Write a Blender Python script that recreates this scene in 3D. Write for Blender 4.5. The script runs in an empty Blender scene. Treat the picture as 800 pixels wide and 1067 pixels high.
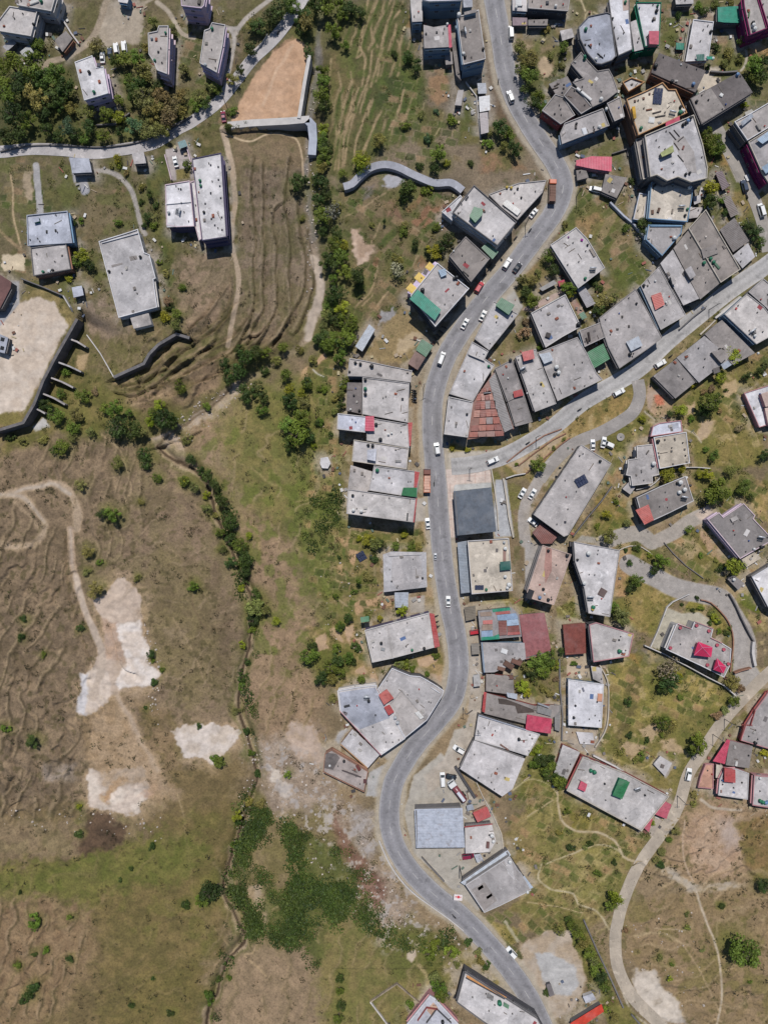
import bpy, bmesh, math, random
import numpy as np
from mathutils import Vector, Matrix
random.seed(7)
R = math.radians
SC = bpy.context.scene
COL = SC.collection

CAM_H = 247.0            # drone height over the town, metres
M = 1.0 / 3.0            # metres of ground seen per photo pixel
KEXP = 1.0               # set below: radiance per unit albedo at the chosen exposure

TILES = dict(
 P=(0,0,1.0),
 A1=(0,0,4), A2=(200,0,4), A3=(400,0,4), A4=(600,0,4), B1=(0,180,4), B2=(200,180,4), B3=(400,180,4), B4=(600,180,4),
 C1=(300,350,4.4444), C2=(450,350,4.4444), C3=(620,350,4.4444), C4=(340,500,4.4444), C5=(480,500,4.4444), C6=(620,500,4.4444),
 D1=(310,650,4.4444), D2=(460,650,4.4444), D3=(620,650,4.4444), E1=(370,800,3.81), E2=(550,800,3.2), F1=(370,940,3.81), F2=(550,920,3.2),
 G1=(0,350,4), G2=(0,560,3.556), G3=(180,350,3.556),
 H1=(555,40,7.273), H2=(640,70,7.273), H3=(700,0,8), H4=(730,90,10.67), H5=(650,150,7.273), H6=(700,260,6.67), H7=(540,290,7.273), H8=(0,260,5.336),
 I1=(640,420,8), I2=(740,370,10.67), I3=(670,610,6.667), I4=(715,710,7.624), I5=(340,690,5.714), I6=(420,790,5.333), I7=(375,990,4.324), I8=(0,0,7.273),
 J1=(415,0,6.667), J2=(440,460,6.667), J3=(480,620,5.714), J4=(0,820,4), J5=(190,780,3.719), J6=(330,0,5.333), J7=(340,180,5.338), J8=(60,130,4.21))

def tp(tile, pts):
    ox, oy, s = TILES[tile]
    return [(ox + x / s, oy + y / s) for x, y in pts]

def at(px, py, z=0.0):
    """the point of the place at height z that stands on the sight line of a survey pixel"""
    k = (CAM_H - z) / CAM_H
    return Vector(((px - 400) * M * k, (533.5 - py) * M * k, z))

def lin(c):
    c = c / 255.0
    return c / 12.92 if c <= 0.04045 else ((c + 0.055) / 1.055) ** 2.4

ALB = 0.56
def P(c, k=1.0):
    """surface colour (albedo) from a sampled colour"""
    return tuple(min(0.9, lin(v) * ALB * k) for v in c)

def tag(o, label=None, cat=None, group=None, kind=None):
    if label: o['label'] = label
    if cat: o['category'] = cat
    if group: o['group'] = group
    if kind: o['kind'] = kind
    return o

def empty(name, loc, rz=0.0):
    o = bpy.data.objects.new(name, None)
    o.empty_display_size = 0.3
    o.location = loc
    o.rotation_euler = (0, 0, rz)
    COL.objects.link(o)
    return o

class MB:
    def __init__(s): s.v = []; s.f = []; s.m = []
    def face(s, pts, mi=0):
        b = len(s.v); s.v += [tuple(p) for p in pts]; s.f.append(tuple(range(b, b + len(pts)))); s.m.append(mi)
    def prism(s, poly, z0, z1, mi=0, top=True, bottom=False, mt=None):
        """poly: CCW list of (x, y)"""
        n = len(poly); b = len(s.v)
        zt = z1 if isinstance(z1, (list, tuple)) else [z1] * n
        s.v += [(x, y, z0) for x, y in poly] + [(poly[i][0], poly[i][1], zt[i]) for i in range(n)]
        for i in range(n):
            j = (i + 1) % n
            s.f.append((b + i, b + j, b + n + j, b + n + i)); s.m.append(mi)
        if top: s.f.append(tuple(b + n + i for i in range(n))); s.m.append(mi if mt is None else mt)
        if bottom: s.f.append(tuple(b + n - 1 - i for i in range(n))); s.m.append(mi)
    def ring(s, outer, inner, z0, z1, mi=0):
        n = len(outer); b = len(s.v)
        for pl, z in ((outer, z0), (outer, z1), (inner, z1), (inner, z0)):
            s.v += [(x, y, z) for x, y in pl]
        for i in range(n):
            j = (i + 1) % n
            for k in range(3):
                s.f.append((b + k * n + i, b + k * n + j, b + (k + 1) * n + j, b + (k + 1) * n + i)); s.m.append(mi)
    def box(s, c, size, rz=0.0, mi=0):
        cx, cy, cz = c; sx, sy, sz = (v / 2 for v in size); ca, sa = math.cos(rz), math.sin(rz)
        pl = [(cx + x * ca - y * sa, cy + x * sa + y * ca) for x, y in ((-sx, -sy), (sx, -sy), (sx, sy), (-sx, sy))]
        s.prism(pl, cz - sz, cz + sz, mi, True, True)
    def tube(s, pts, rad, n=6, mi=0, cap=True):
        b0 = len(s.v); rs = rad if isinstance(rad, (list, tuple)) else [rad] * len(pts)
        for i, p in enumerate(pts):
            p = Vector(p)
            d = (Vector(pts[min(i + 1, len(pts) - 1)]) - Vector(pts[max(i - 1, 0)])).normalized()
            a = d.orthogonal().normalized() if abs(d.z) < 0.98 else Vector((1, 0, 0)); a = (a - d * a.dot(d)).normalized(); c = d.cross(a)
            for k in range(n):
                t = 2 * math.pi * k / n
                s.v.append(tuple(p + (a * math.cos(t) + c * math.sin(t)) * rs[i]))
        for i in range(len(pts) - 1):
            for k in range(n):
                l = (k + 1) % n
                s.f.append((b0 + i * n + k, b0 + i * n + l, b0 + (i + 1) * n + l, b0 + (i + 1) * n + k)); s.m.append(mi)
        if cap:
            s.f.append(tuple(b0 + n - 1 - k for k in range(n))); s.m.append(mi)
            e = b0 + (len(pts) - 1) * n
            s.f.append(tuple(e + k for k in range(n))); s.m.append(mi)
    def lathe(s, prof, n=14, c=(0, 0, 0), mi=0):
        b = len(s.v)
        for r, z in prof:
            for k in range(n):
                t = 2 * math.pi * k / n
                s.v.append((c[0] + r * math.cos(t), c[1] + r * math.sin(t), c[2] + z))
        for i in range(len(prof) - 1):
            for k in range(n):
                l = (k + 1) % n
                s.f.append((b + i * n + k, b + i * n + l, b + (i + 1) * n + l, b + (i + 1) * n + k)); s.m.append(mi)
        s.f.append(tuple(b + (len(prof) - 1) * n + k for k in range(n))); s.m.append(mi)
    def mesh(s, name, mats, smooth=False):
        me = bpy.data.meshes.new(name)
        me.from_pydata(s.v, [], s.f)
        for m in (mats if isinstance(mats, (list, tuple)) else [mats]): me.materials.append(m)
        if any(s.m): me.polygons.foreach_set('material_index', s.m)
        if smooth: me.polygons.foreach_set('use_smooth', [True] * len(s.f))
        me.update()
        return me
    def build(s, name, mats, parent=None, color=None, smooth=False, origin=None):
        """vertices are given in place coordinates; the mesh is stored relative to its parent"""
        o0 = Vector(origin) if origin is not None else (Vector(parent.location) if parent is not None and parent.parent is None else Vector((0, 0, 0)))
        if parent is not None and parent.parent is not None and origin is None:
            o0 = Vector(parent.parent.location)
        if o0.length > 0: s.v = [(x - o0.x, y - o0.y, z - o0.z) for x, y, z in s.v]
        o = bpy.data.objects.new(name, s.mesh(name, mats, smooth))
        COL.objects.link(o)
        if parent is not None: o.parent = parent
        elif o0.length > 0: o.location = o0
        if color is not None: o.color = (*color, 1)
        return o

def ccw(poly):
    a = sum(poly[i][0] * poly[(i + 1) % len(poly)][1] - poly[(i + 1) % len(poly)][0] * poly[i][1] for i in range(len(poly)))
    return list(poly) if a > 0 else list(reversed(poly))

def inset(poly, d):
    """CCW polygon moved inwards by d (mitred)"""
    n = len(poly); out = []
    for i in range(n):
        p0, p1, p2 = Vector(poly[i - 1]), Vector(poly[i]), Vector(poly[(i + 1) % n])
        e1 = (p1 - p0).normalized(); e2 = (p2 - p1).normalized()
        n1 = Vector((-e1.y, e1.x)); n2 = Vector((-e2.y, e2.x))
        m = n1 + n2
        k = m.length_squared
        m = n1 if k < 0.05 else m * (2.0 / k)
        if m.length > 2.5: m = m.normalized() * 2.5
        out.append(tuple(p1 + m * d))
    return out

def rect(cx, cy, w, l, a=0.0):
    ca, sa = math.cos(a), math.sin(a)
    return [(cx + x * ca - y * sa, cy + x * sa + y * ca) for x, y in ((-w/2, -l/2), (w/2, -l/2), (w/2, l/2), (-w/2, l/2))]

def new_mat(name, rough=0.85):
    m = bpy.data.materials.new(name); m.use_nodes = True
    nt = m.node_tree; b = nt.nodes['Principled BSDF']
    b.inputs['Roughness'].default_value = rough
    try: b.inputs['Specular IOR Level'].default_value = 0.25
    except Exception: pass
    return m, nt, b

def N(nt, typ, **kw):
    n = nt.nodes.new(typ)
    for k, v in kw.items():
        if k.startswith('i_'):
            key = k[2:]
            n.inputs[int(key) if key.isdigit() else key].default_value = v
        else: setattr(n, k, v)
    return n

def noise(nt, pos, scale, detail=4, rough=0.6, dist=0.0):
    n = N(nt, 'ShaderNodeTexNoise'); n.inputs['Scale'].default_value = scale; n.inputs['Detail'].default_value = detail
    n.inputs['Roughness'].default_value = rough; n.inputs['Distortion'].default_value = dist
    nt.links.new(pos, n.inputs['Vector']); return n.outputs['Fac']

def ramp(nt, fac, stops):
    r = N(nt, 'ShaderNodeValToRGB'); el = r.color_ramp.elements
    while len(el) < len(stops): el.new(0.5)
    for e, (p, c) in zip(el, stops):
        e.position = p; e.color = (c, c, c, 1) if not isinstance(c, (tuple, list)) else (*c, 1)
    nt.links.new(fac, r.inputs['Fac']); return r.outputs['Color']

def mul(nt, a, b, fac=1.0, mode='MULTIPLY'):
    m = N(nt, 'ShaderNodeMix', data_type='RGBA', blend_type=mode)
    if isinstance(fac, float): m.inputs[0].default_value = fac
    else: nt.links.new(fac, m.inputs[0])
    for s, i in ((a, 6), (b, 7)):
        if isinstance(s, tuple): m.inputs[i].default_value = (*s, 1)
        else: nt.links.new(s, m.inputs[i])
    return m.outputs[2]

def bump(nt, b, h, strength=0.5, dist=0.05):
    n = N(nt, 'ShaderNodeBump'); n.inputs['Strength'].default_value = strength; n.inputs['Distance'].default_value = dist
    nt.links.new(h, n.inputs['Height']); nt.links.new(n.outputs['Normal'], b.inputs['Normal'])

def objcol(nt): return N(nt, 'ShaderNodeObjectInfo').outputs['Color']
def wpos(nt): return N(nt, 'ShaderNodeNewGeometry').outputs['Position']

def mat_concrete(name, var=0.5, speck=True, scale=1.0):
    m, nt, b = new_mat(name, 0.9)
    pos = wpos(nt)
    c = objcol(nt)
    n1 = noise(nt, pos, 0.16 * scale, 5, 0.62, 0.4)
    c = mul(nt, c, ramp(nt, n1, [(0.30, 1 - 0.55 * var), (0.47, 1.0 - 0.12 * var), (0.7, 1 + 0.35 * var)]))
    n2 = noise(nt, pos, 0.9 * scale, 5, 0.7)
    c = mul(nt, c, ramp(nt, n2, [(0.33, 1 - 0.26 * var), (0.5, 1.0), (0.72, 1 + 0.14 * var)]))
    if speck:
        br = N(nt, 'ShaderNodeTexBrick'); br.inputs['Scale'].default_value = 1.0; br.inputs['Brick Width'].default_value = 4.2; br.inputs['Row Height'].default_value = 3.4
        br.inputs['Mortar Size'].default_value = 0.0; br.inputs['Color1'].default_value = (.9, .9, .9, 1); br.inputs['Color2'].default_value = (1.08, 1.07, 1.06, 1)
        wn_ = N(nt, 'ShaderNodeMapping'); rot = N(nt, 'ShaderNodeObjectInfo').outputs['Random']; cm = N(nt, 'ShaderNodeCombineXYZ'); rm = N(nt, 'ShaderNodeMath', operation='MULTIPLY', i_1=6.28); nt.links.new(rot, rm.inputs[0]); nt.links.new(rm.outputs[0], cm.inputs[2])
        nt.links.new(pos, wn_.inputs['Vector']); nt.links.new(cm.outputs[0], wn_.inputs['Rotation']); nt.links.new(wn_.outputs[0], br.inputs['Vector']); c = mul(nt, c, br.outputs['Color'])
        n5 = noise(nt, pos, 0.33, 6, 0.75, 1.2); st = ramp(nt, n5, [(0.59, 0.0), (0.70, 0.6)]); c = mul(nt, c, (0.55, 0.52, 0.5), st)
        n6 = noise(nt, wn_.outputs[0], 0.45, 3, 0.6, .6); c = mul(nt, c, ramp(nt, n6, [(0.6, 1.0), (0.68, 1.28)]))
        tint = ramp(nt, rot, [(0.0, (.93, .92, .93)), (0.35, (1.04, 1.02, .99)), (0.7, (.98, .99, 1.02)), (1.0, (1.07, 1.04, 1.0))]); c = mul(nt, c, tint)
        n3 = noise(nt, pos, 2.6 * scale, 2, 0.5)
        c = mul(nt, c, ramp(nt, n3, [(0.27, 0.45), (0.33, 1.0)]))
    nt.links.new(c, b.inputs['Base Color'])
    bump(nt, b, n2, 0.12, 0.05)
    return m

def mat_plain(name, rough=0.6, var=0.25, metal=0.0, scale=1.5):
    m, nt, b = new_mat(name, rough)
    c = mul(nt, objcol(nt), ramp(nt, noise(nt, wpos(nt), scale, 4, 0.65), [(0.3, 1 - var), (0.7, 1 + var * 0.5)]))
    nt.links.new(c, b.inputs['Base Color']); b.inputs['Metallic'].default_value = metal
    return m

def mat_tin(name):
    """corrugated sheet; the ridges follow the mesh's own uv x axis"""
    m, nt, b = new_mat(name, 0.5)
    uv = N(nt, 'ShaderNodeUVMap').outputs['UV']
    sep = N(nt, 'ShaderNodeSeparateXYZ'); nt.links.new(uv, sep.inputs[0])
    w = N(nt, 'ShaderNodeMath', operation='MULTIPLY', i_1=2 * math.pi / 0.55); nt.links.new(sep.outputs[0], w.inputs[0])
    s = N(nt, 'ShaderNodeMath', operation='SINE'); nt.links.new(w.outputs[0], s.inputs[0])
    fl = N(nt, 'ShaderNodeMath', operation='DIVIDE', i_1=1.0); nt.links.new(sep.outputs[0], fl.inputs[0])
    fl2 = N(nt, 'ShaderNodeMath', operation='FLOOR'); nt.links.new(fl.outputs[0], fl2.inputs[0])
    fy = N(nt, 'ShaderNodeMath', operation='DIVIDE', i_1=3.0); nt.links.new(sep.outputs[1], fy.inputs[0])
    fy2 = N(nt, 'ShaderNodeMath', operation='FLOOR'); nt.links.new(fy.outputs[0], fy2.inputs[0])
    comb = N(nt, 'ShaderNodeCombineXYZ'); nt.links.new(fl2.outputs[0], comb.inputs[0]); nt.links.new(fy2.outputs[0], comb.inputs[1])
    wn = N(nt, 'ShaderNodeTexWhiteNoise'); nt.links.new(comb.outputs[0], wn.inputs['Vector'])
    c = mul(nt, objcol(nt), ramp(nt, wn.outputs['Value'], [(0.0, 0.94), (1.0, 1.05)]))
    c = mul(nt, c, ramp(nt, noise(nt, wpos(nt), 0.8, 5, 0.7), [(0.3, 0.7), (0.55, 1.0), (0.75, 1.12)]))
    rs_ = noise(nt, wpos(nt), 0.5, 6, 0.75, 0.8); c = mul(nt, c, (0.62, 0.5, 0.44), ramp(nt, rs_, [(0.55, 0.0), (0.68, 0.75)]))
    c = mul(nt, c, (0.36, 0.34, 0.33), ramp(nt, noise(nt, wpos(nt), 0.23, 4, 0.6), [(0.45, 0.0), (0.75, 0.12)]), 'MIX')
    nt.links.new(c, b.inputs['Base Color'])
    bump(nt, b, s.outputs[0], 0.22, 0.06)
    return m

MAT = {}
MAT['roof'] = mat_concrete('weathered_concrete_roof', 0.62)
MAT['wall'] = mat_concrete('plastered_wall', 0.35, False)
MAT['trim'] = mat_concrete('painted_parapet', 0.35, False)
MAT['paving'] = mat_concrete('concrete_paving', 0.35, True)
MAT['tin'] = mat_tin('corrugated_tin')
MAT['paint'] = mat_plain('car_paint', 0.3, 0.05)
MAT['plastic'] = mat_plain('tank_plastic', 0.5, 0.12)
MAT['metal'] = mat_plain('galvanised_metal', 0.45, 0.2, 0.3)
MAT['rubber'] = mat_plain('tyre_rubber', 0.9, 0.1)
MAT['bark'] = mat_plain('tree_bark', 0.95, 0.3, 0, 6)
MAT['stone'] = mat_concrete('rough_stone_wall', 0.7, True, 2.5)

def mat_glass():
    m, nt, b = new_mat('dark_window_glass', 0.12)
    c = ramp(nt, noise(nt, wpos(nt), 0.7, 2), [(0.3, (0.012, 0.016, 0.02)), (0.7, (0.04, 0.05, 0.06))])
    nt.links.new(c, b.inputs['Base Color'])
    b.inputs['Specular IOR Level'].default_value = 0.5
    return m
MAT['glass'] = mat_glass()

def mat_solar():
    m, nt, b = new_mat('solar_cells', 0.2)
    uv = N(nt, 'ShaderNodeUVMap').outputs['UV']
    br = N(nt, 'ShaderNodeTexBrick'); br.offset = 0.0
    br.inputs['Color1'].default_value = (0.012, 0.016, 0.035, 1); br.inputs['Color2'].default_value = (0.016, 0.02, 0.045, 1)
    br.inputs['Mortar'].default_value = (0.12, 0.13, 0.15, 1); br.inputs['Scale'].default_value = 1.0
    br.inputs['Mortar Size'].default_value = 0.012; br.inputs['Brick Width'].default_value = 0.33; br.inputs['Row Height'].default_value = 0.33
    nt.links.new(uv, br.inputs['Vector']); nt.links.new(br.outputs['Color'], b.inputs['Base Color'])
    return m
MAT['solar'] = mat_solar()

def mat_leaf():
    m, nt, b = new_mat('foliage', 0.65)
    c = objcol(nt)
    at_ = N(nt, 'ShaderNodeAttribute', attribute_name='leaf_tint')
    c = mul(nt, c, at_.outputs['Color'])
    c = mul(nt, c, ramp(nt, noise(nt, wpos(nt), 0.8, 3), [(0.3, 0.75), (0.7, 1.2)]))
    nt.links.new(c, b.inputs['Base Color'])
    tr = N(nt, 'ShaderNodeBsdfTranslucent'); nt.links.new(c, tr.inputs['Color'])
    mx = N(nt, 'ShaderNodeMixShader'); mx.inputs[0].default_value = 0.33
    out = nt.nodes['Material Output']
    nt.links.new(b.outputs[0], mx.inputs[1]); nt.links.new(tr.outputs[0], mx.inputs[2]); nt.links.new(mx.outputs[0], out.inputs['Surface'])
    return m
MAT['leaf'] = mat_leaf()
_rs = np.random.RandomState(11)
_LAT = _rs.rand(256, 256).astype(np.float32)
def vnoise(x, y, seed=0):
    x = x + seed * 17.37; y = y + seed * 31.91
    xi = np.floor(x).astype(np.int32); yi = np.floor(y).astype(np.int32)
    fx = (x - xi).astype(np.float32); fy = (y - yi).astype(np.float32)
    fx = fx * fx * (3 - 2 * fx); fy = fy * fy * (3 - 2 * fy)
    x0 = xi & 255; x1 = (xi + 1) & 255; y0 = yi & 255; y1 = (yi + 1) & 255
    a = _LAT[y0, x0]; b = _LAT[y0, x1]; c = _LAT[y1, x0]; d = _LAT[y1, x1]
    return (a + (b - a) * fx) * (1 - fy) + (c + (d - c) * fx) * fy
def fbm(x, y, oct=4, seed=0, gain=0.5):
    s = 0; a = 1; t = 0
    for o in range(oct):
        s = s + a * vnoise(x * 2 ** o, y * 2 ** o, seed + o * 3); t += a; a *= gain
    return s / t            # 0..1

u = np.arange(-70, 870.1, 1.05); v = np.arange(-70, 1137.1, 1.05)
far = np.array([60, 160, 420, 1200, 4000.0])
u = np.concatenate([u[0] - far[::-1], u, u[-1] + far]); v = np.concatenate([v[0] - far[::-1], v, v[-1] + far])
U, V = np.meshgrid(u, v); U = U.astype(np.float32); V = V.astype(np.float32)
NU, NV = len(u), len(v)
Z = np.zeros_like(U)

def cr(pts, closed=False, step=4.0):
    """Catmull-Rom curve through points"""
    p = [np.array(q, float) for q in pts]; n = len(p)
    if n < 3 and not closed: return [tuple(q) for q in p]
    out = []
    rng = range(n) if closed else range(n - 1)
    for i in rng:
        if closed: a, b, c, d = p[i - 1], p[i], p[(i + 1) % n], p[(i + 2) % n]
        else: a, b, c, d = p[max(i - 1, 0)], p[i], p[i + 1], p[min(i + 2, n - 1)]
        k = max(2, int(np.linalg.norm(c - b) / step))
        for j in range(k):
            t = j / k
            out.append(tuple(0.5 * ((2 * b) + (c - a) * t + (2 * a - 5 * b + 4 * c - d) * t * t + (3 * b - a - 3 * c + d) * t ** 3)))
    if not closed: out.append(tuple(p[-1]))
    return out

def win(pts, pad):
    xs = [p[0] for p in pts]; ys = [p[1] for p in pts]
    i0 = np.searchsorted(u, min(xs) - pad); i1 = np.searchsorted(u, max(xs) + pad)
    j0 = np.searchsorted(v, min(ys) - pad); j1 = np.searchsorted(v, max(ys) + pad)
    return slice(j0, max(j1, j0 + 1)), slice(i0, max(i1, i0 + 1))

def dist(pts, X, Y, closed=False):
    """distance to a polyline and the side (+ = on the left-hand of travel on the page, y down)"""
    best = np.full(X.shape, 1e9, np.float32); side = np.zeros(X.shape, np.float32)
    n = len(pts)
    for i in range(n if closed else n - 1):
        ax, ay = pts[i]; bx, by = pts[(i + 1) % n]
        dx, dy = bx - ax, by - ay; l2 = dx * dx + dy * dy + 1e-9
        t = np.clip(((X - ax) * dx + (Y - ay) * dy) / l2, 0, 1)
        qx = X - (ax + t * dx); qy = Y - (ay + t * dy)
        d = qx * qx + qy * qy
        m = d < best
        best = np.where(m, d, best); side = np.where(m, np.sign(dx * qy - dy * qx), side)
    return np.sqrt(best), -side

def inside(pts, X, Y):
    r = np.zeros(X.shape, bool); n = len(pts)
    for i in range(n):
        ax, ay = pts[i]; bx, by = pts[(i + 1) % n]
        if ay == by: continue
        c = ((ay > Y) != (by > Y)) & (X < (bx - ax) * (Y - ay) / (by - ay) + ax)
        r ^= c
    return r

def sstep(x): x = np.clip(x, 0, 1); return x * x * (3 - 2 * x)

def carve(pts, depth, half, pad=None, p=2.0):
    pts = cr(pts); s = win(pts, (pad or half * 2.4)); d, _ = dist(pts, U[s], V[s])
    Z[s] -= depth * np.exp(-(d / half) ** p)
def drop(pts, depth, fade, sign):
    """the ground on one side of a wall lies lower and climbs back over `fade` pixels"""
    s = win(pts, fade); d, sd = dist(pts, U[s], V[s]); k = 1.0
    for e, q in ((pts[0], pts[1]), (pts[-1], pts[-2])):
        ux, uy = e[0] - q[0], e[1] - q[1]; l = math.hypot(ux, uy); b = np.maximum(((U[s] - e[0]) * ux + (V[s] - e[1]) * uy) / l, 0); k = k * np.exp(-(b / 9) ** 2)
    Z[s] -= np.where(sd * sign > 0, k * depth * (1 - sstep(d / fade)), 0)
def scarp(pts, hgt, w, sign=1, mod=True):
    pts = cr(pts); s = win(pts, w * 3); X, Y = U[s], V[s]
    d, sd = dist(pts, X + 3 * (fbm(X / 9, Y / 9, 2, 5) - .5), Y + 3 * (fbm(X / 9, Y / 9, 2, 8) - .5)); sd = sd * sign
    k = hgt * (0.4 + 1.2 * fbm(X / 14, Y / 14, 2, 3)) if mod else hgt
    Z[s] += k * np.where(sd > 0, 0.55 * np.exp(-(d / w) ** 2), -0.45 * np.exp(-(d / (w * 0.8)) ** 2))

STREAM_A = [(338,-20),(332,40),(330,80),(323,130),(319,170),(322,210),(326,250),(332,290),(330,320),(320,350),(296,372),(268,388),(242,405),(215,428),(196,440),(178,452),(164,466)]
STREAM_B = [(164,466),(180,480),(200,486),(214,506),(224,530),(236,560),(246,585),(258,612),(264,640),(258,675),(252,705),(250,740),(258,765),(264,790),(267,810),(262,830),(250,862),(238,900),(232,925),(243,950),(255,975),(240,1000),(226,1030),(216,1067),(212,1100)]
carve(STREAM_A, 2.2, 30); carve(STREAM_A, 0.9, 6)
carve(STREAM_B, 1.8, 24); carve(STREAM_B, 2.2, 5)
carve([(105,625),(118,660),(125,700),(120,740),(118,790),(112,830)], -0.6, 26)

W_YARD = [(80,332),(25,441),(-30,453)]
W_PLAT = tp('G1',[(475,172),(600,112),(622,72),(660,33),(740,-20),(790,5)])
drop(W_YARD, 4.5, 75, 1)
drop(W_PLAT, 3.0, 45, -1)
drop([(238,135),(318,126)], 2.2, 45, -1)
drop([(330,160),(328,130),(322,125),(312,122),(323,58)], 2.4, 22, -1)
_PATHC = None
PATH_C = tp('J6',[(150,1040),(195,1025),(235,985),(290,940),(345,920),(400,918),(460,935),(520,965),(600,1000),(660,1020)]) + [(470,191),(482,199)]
drop(cr(PATH_C)[:40], 1.8, 30, -1)

TERR = [[(255,-60),(245,100),(258,200),(262,330),(255,430),(265,480),(250,600),(200,700),(150,760)],
 [(295,-40),(297,120),(297,260),(305,340),(295,430),(300,560),(262,630),(235,700),(190,760)],
 [(375,125),(345,150),(335,220),(350,300),(352,480),(350,560),(310,660),(270,720)],
 [(405,-60),(390,130),(400,220),(410,330),(405,430),(415,560),(385,640),(340,700)],
 [(440,120),(455,260),(470,330),(465,480),(430,560),(375,660),(330,720)],
 [(480,240),(500,360),(500,480),(465,600),(430,660)]]
TERR = [tp('B2', t) for t in TERR]
for t in TERR: scarp(t, 1.1, 4.5, -1)
WRAP = [[(288,328),(268,352),(240,368),(205,385),(170,402),(135,408)], [(300,345),(280,362),(250,378),(215,395),(180,412)], [(264,326),(245,350),(215,366),(185,380),(150,398),(122,404)], [(248,318),(225,345),(195,360),(165,380),(140,392)], [(236,300),(214,330),(190,350),(168,366)]]
for t in WRAP: scarp(t, 1.5, 4.5, 1)
SCARPS = [tp('G1',[(575,205),(640,150),(700,105),(760,60),(830,20)]), tp('G1',[(485,235),(560,248),(640,205),(720,150),(800,95),(880,40)]),
 tp('B2',[(170,440),(165,520),(130,600),(60,660),(0,700)]), tp('G3',[(0,140),(70,90),(150,20)]),
 tp('G1',[(610,470),(690,440),(760,430),(820,400)]), [(118,655),(123,672),(128,694),(140,702)],
 tp('G2',[(520,280),(545,340),(560,420),(600,500)]), tp('G2',[(250,0),(250,120),(275,250),(345,470)])]
for t in SCARPS: scarp(t, 1.3, 4.5, 1)
wob = fbm(U / 60, V / 60, 4, 21)
def region(pts, feather=14):
    s = win(pts, feather + 6); X, Y = U[s], V[s]
    d, _ = dist(pts, X, Y, True); i = inside(pts, X, Y)
    return s, sstep(0.5 + np.where(i, d, -d) / (2 * feather))
def terracette(pts, ang, period, hgt, seed):
    s, m = region(pts); X, Y = U[s], V[s]
    q = (X * math.cos(ang) + Y * math.sin(ang)) / period + 3.2 * fbm(X / 55, Y / 55, 3, seed) + 1.1 * fbm(X / 13, Y / 13, 3, seed + 2)
    f = q - np.floor(q); amp = 0.15 + 2.0 * sstep((fbm(X / 22, Y / 22, 2, seed + 5) - .35) / .35)
    Z[s] += m * hgt * amp * (np.where(f < 0.8, f / 0.8, (1 - f) / 0.2) - 0.5)
terracette([(-80,560),(70,560),(92,640),(98,700),(85,760),(80,850),(-80,860)], 0.35, 17, .62, 31)
terracette([(-80,930),(70,945),(95,980),(60,1050),(-80,1090)], 0.15, 17, .5, 37)
terracette([(20,455),(150,455),(160,560),(110,600),(70,520),(10,500)], 0.1, 14, .45, 41)
terracette([(110,700),(118,770),(80,850),(-60,850),(-60,800)], -0.5, 12, .45, 47)
terracette([(640,830),(830,830),(830,1100),(660,1080)], 1.2, 34, 0.4, 51)
terracette([(150,350),(260,330),(300,360),(190,430),(130,420)], 0.9, 16, 0.9, 57)
rough = np.ones_like(U)
ROAD = [(514,-70),(514,-15),(514.5,0),(519,25),(523,50),(527,75),(535,100),(548,125),(564,150),(578,170),(586,190),(584,205),(575,224),(558,247),(533,280),(508,309),(486,337.5),(472,359),(464.5,372),(456,395),(451,417),(450,440),(451,462),(453,485),(455,507),(457.5,545),(462,590),(469,635),(474,657),(477.5,684),(477,706),(471,729),(455,751),(435,774),(420,796),(409,819),(405.4,852),(411,879),(426,905),(451,931),(481,955),(509,984),(533,1013),(551,1040),(564,1067),(573,1090),(590,1140)]
d_road, _ = dist(cr(ROAD, step=10), U, V)
SIDE = [(880,215),(838,245),(800,275),(760,303),(725,331),(695,356),(668,382),(645,397),(620,411),(603,422),(576,445),(547,464),(520,477),(492,484),(470,486)]
LANE_B = [(664,396),(666,412),(660,428),(648,438),(625,451),(605,459),(590,468),(574,484),(562,500)]
LANE_N = [(-40,158),(0,158.5),(32,156),(65,157),(95,160),(125,157.5),(160,150),(185,135),(203,125),(225,108),(245,85),(262,63),(287,38),(309,6),(330,-30)]
LANE_R = [(880,640),(830,680),(800,702),(764,738),(746,760),(730,785),(716,808),(706,840),(688,869),(666,900),(651.5,931),(643,960),(640.5,982),(644,1010),(659,1039),(684,1064),(705,1085)]
LANE_E = [(735,110),(752,145),(770,178),(785,207),(795,235),(800,262)]
d_lane = np.full_like(U, 1e9)
for _l in (SIDE, LANE_B, LANE_N, LANE_R, LANE_E):
    _l = cr(_l, step=12); _s = win(_l, 40); d_lane[_s] = np.minimum(d_lane[_s], dist(_l, U[_s], V[_s])[0])
flat = sstep((np.minimum(d_lane, d_road) - 9) / 8)
town = sstep((d_road - 12) / 40)
big = (U > 345) & (V < 1010)
soft = np.where(big, 0.25, 1.0)
Z += town * soft * ((fbm(U / 70, V / 70, 3, 61) - .5) * 2.4 + (fbm(U / 16, V / 16, 3, 67) - .5) * 0.7)
_q = sstep((150 - np.abs(U - 40)) / 60) * sstep((V - 460) / 40); Z += _q * town * (fbm(U / 4.5, V / 4.5, 3, 75) - .5) * .55
Z += flat * town * (fbm(U / 5, V / 5, 2, 71) - .5) * 0.25
inner = (U > -69) & (U < 869) & (V > -69) & (V < 1136)
Z *= inner

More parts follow.
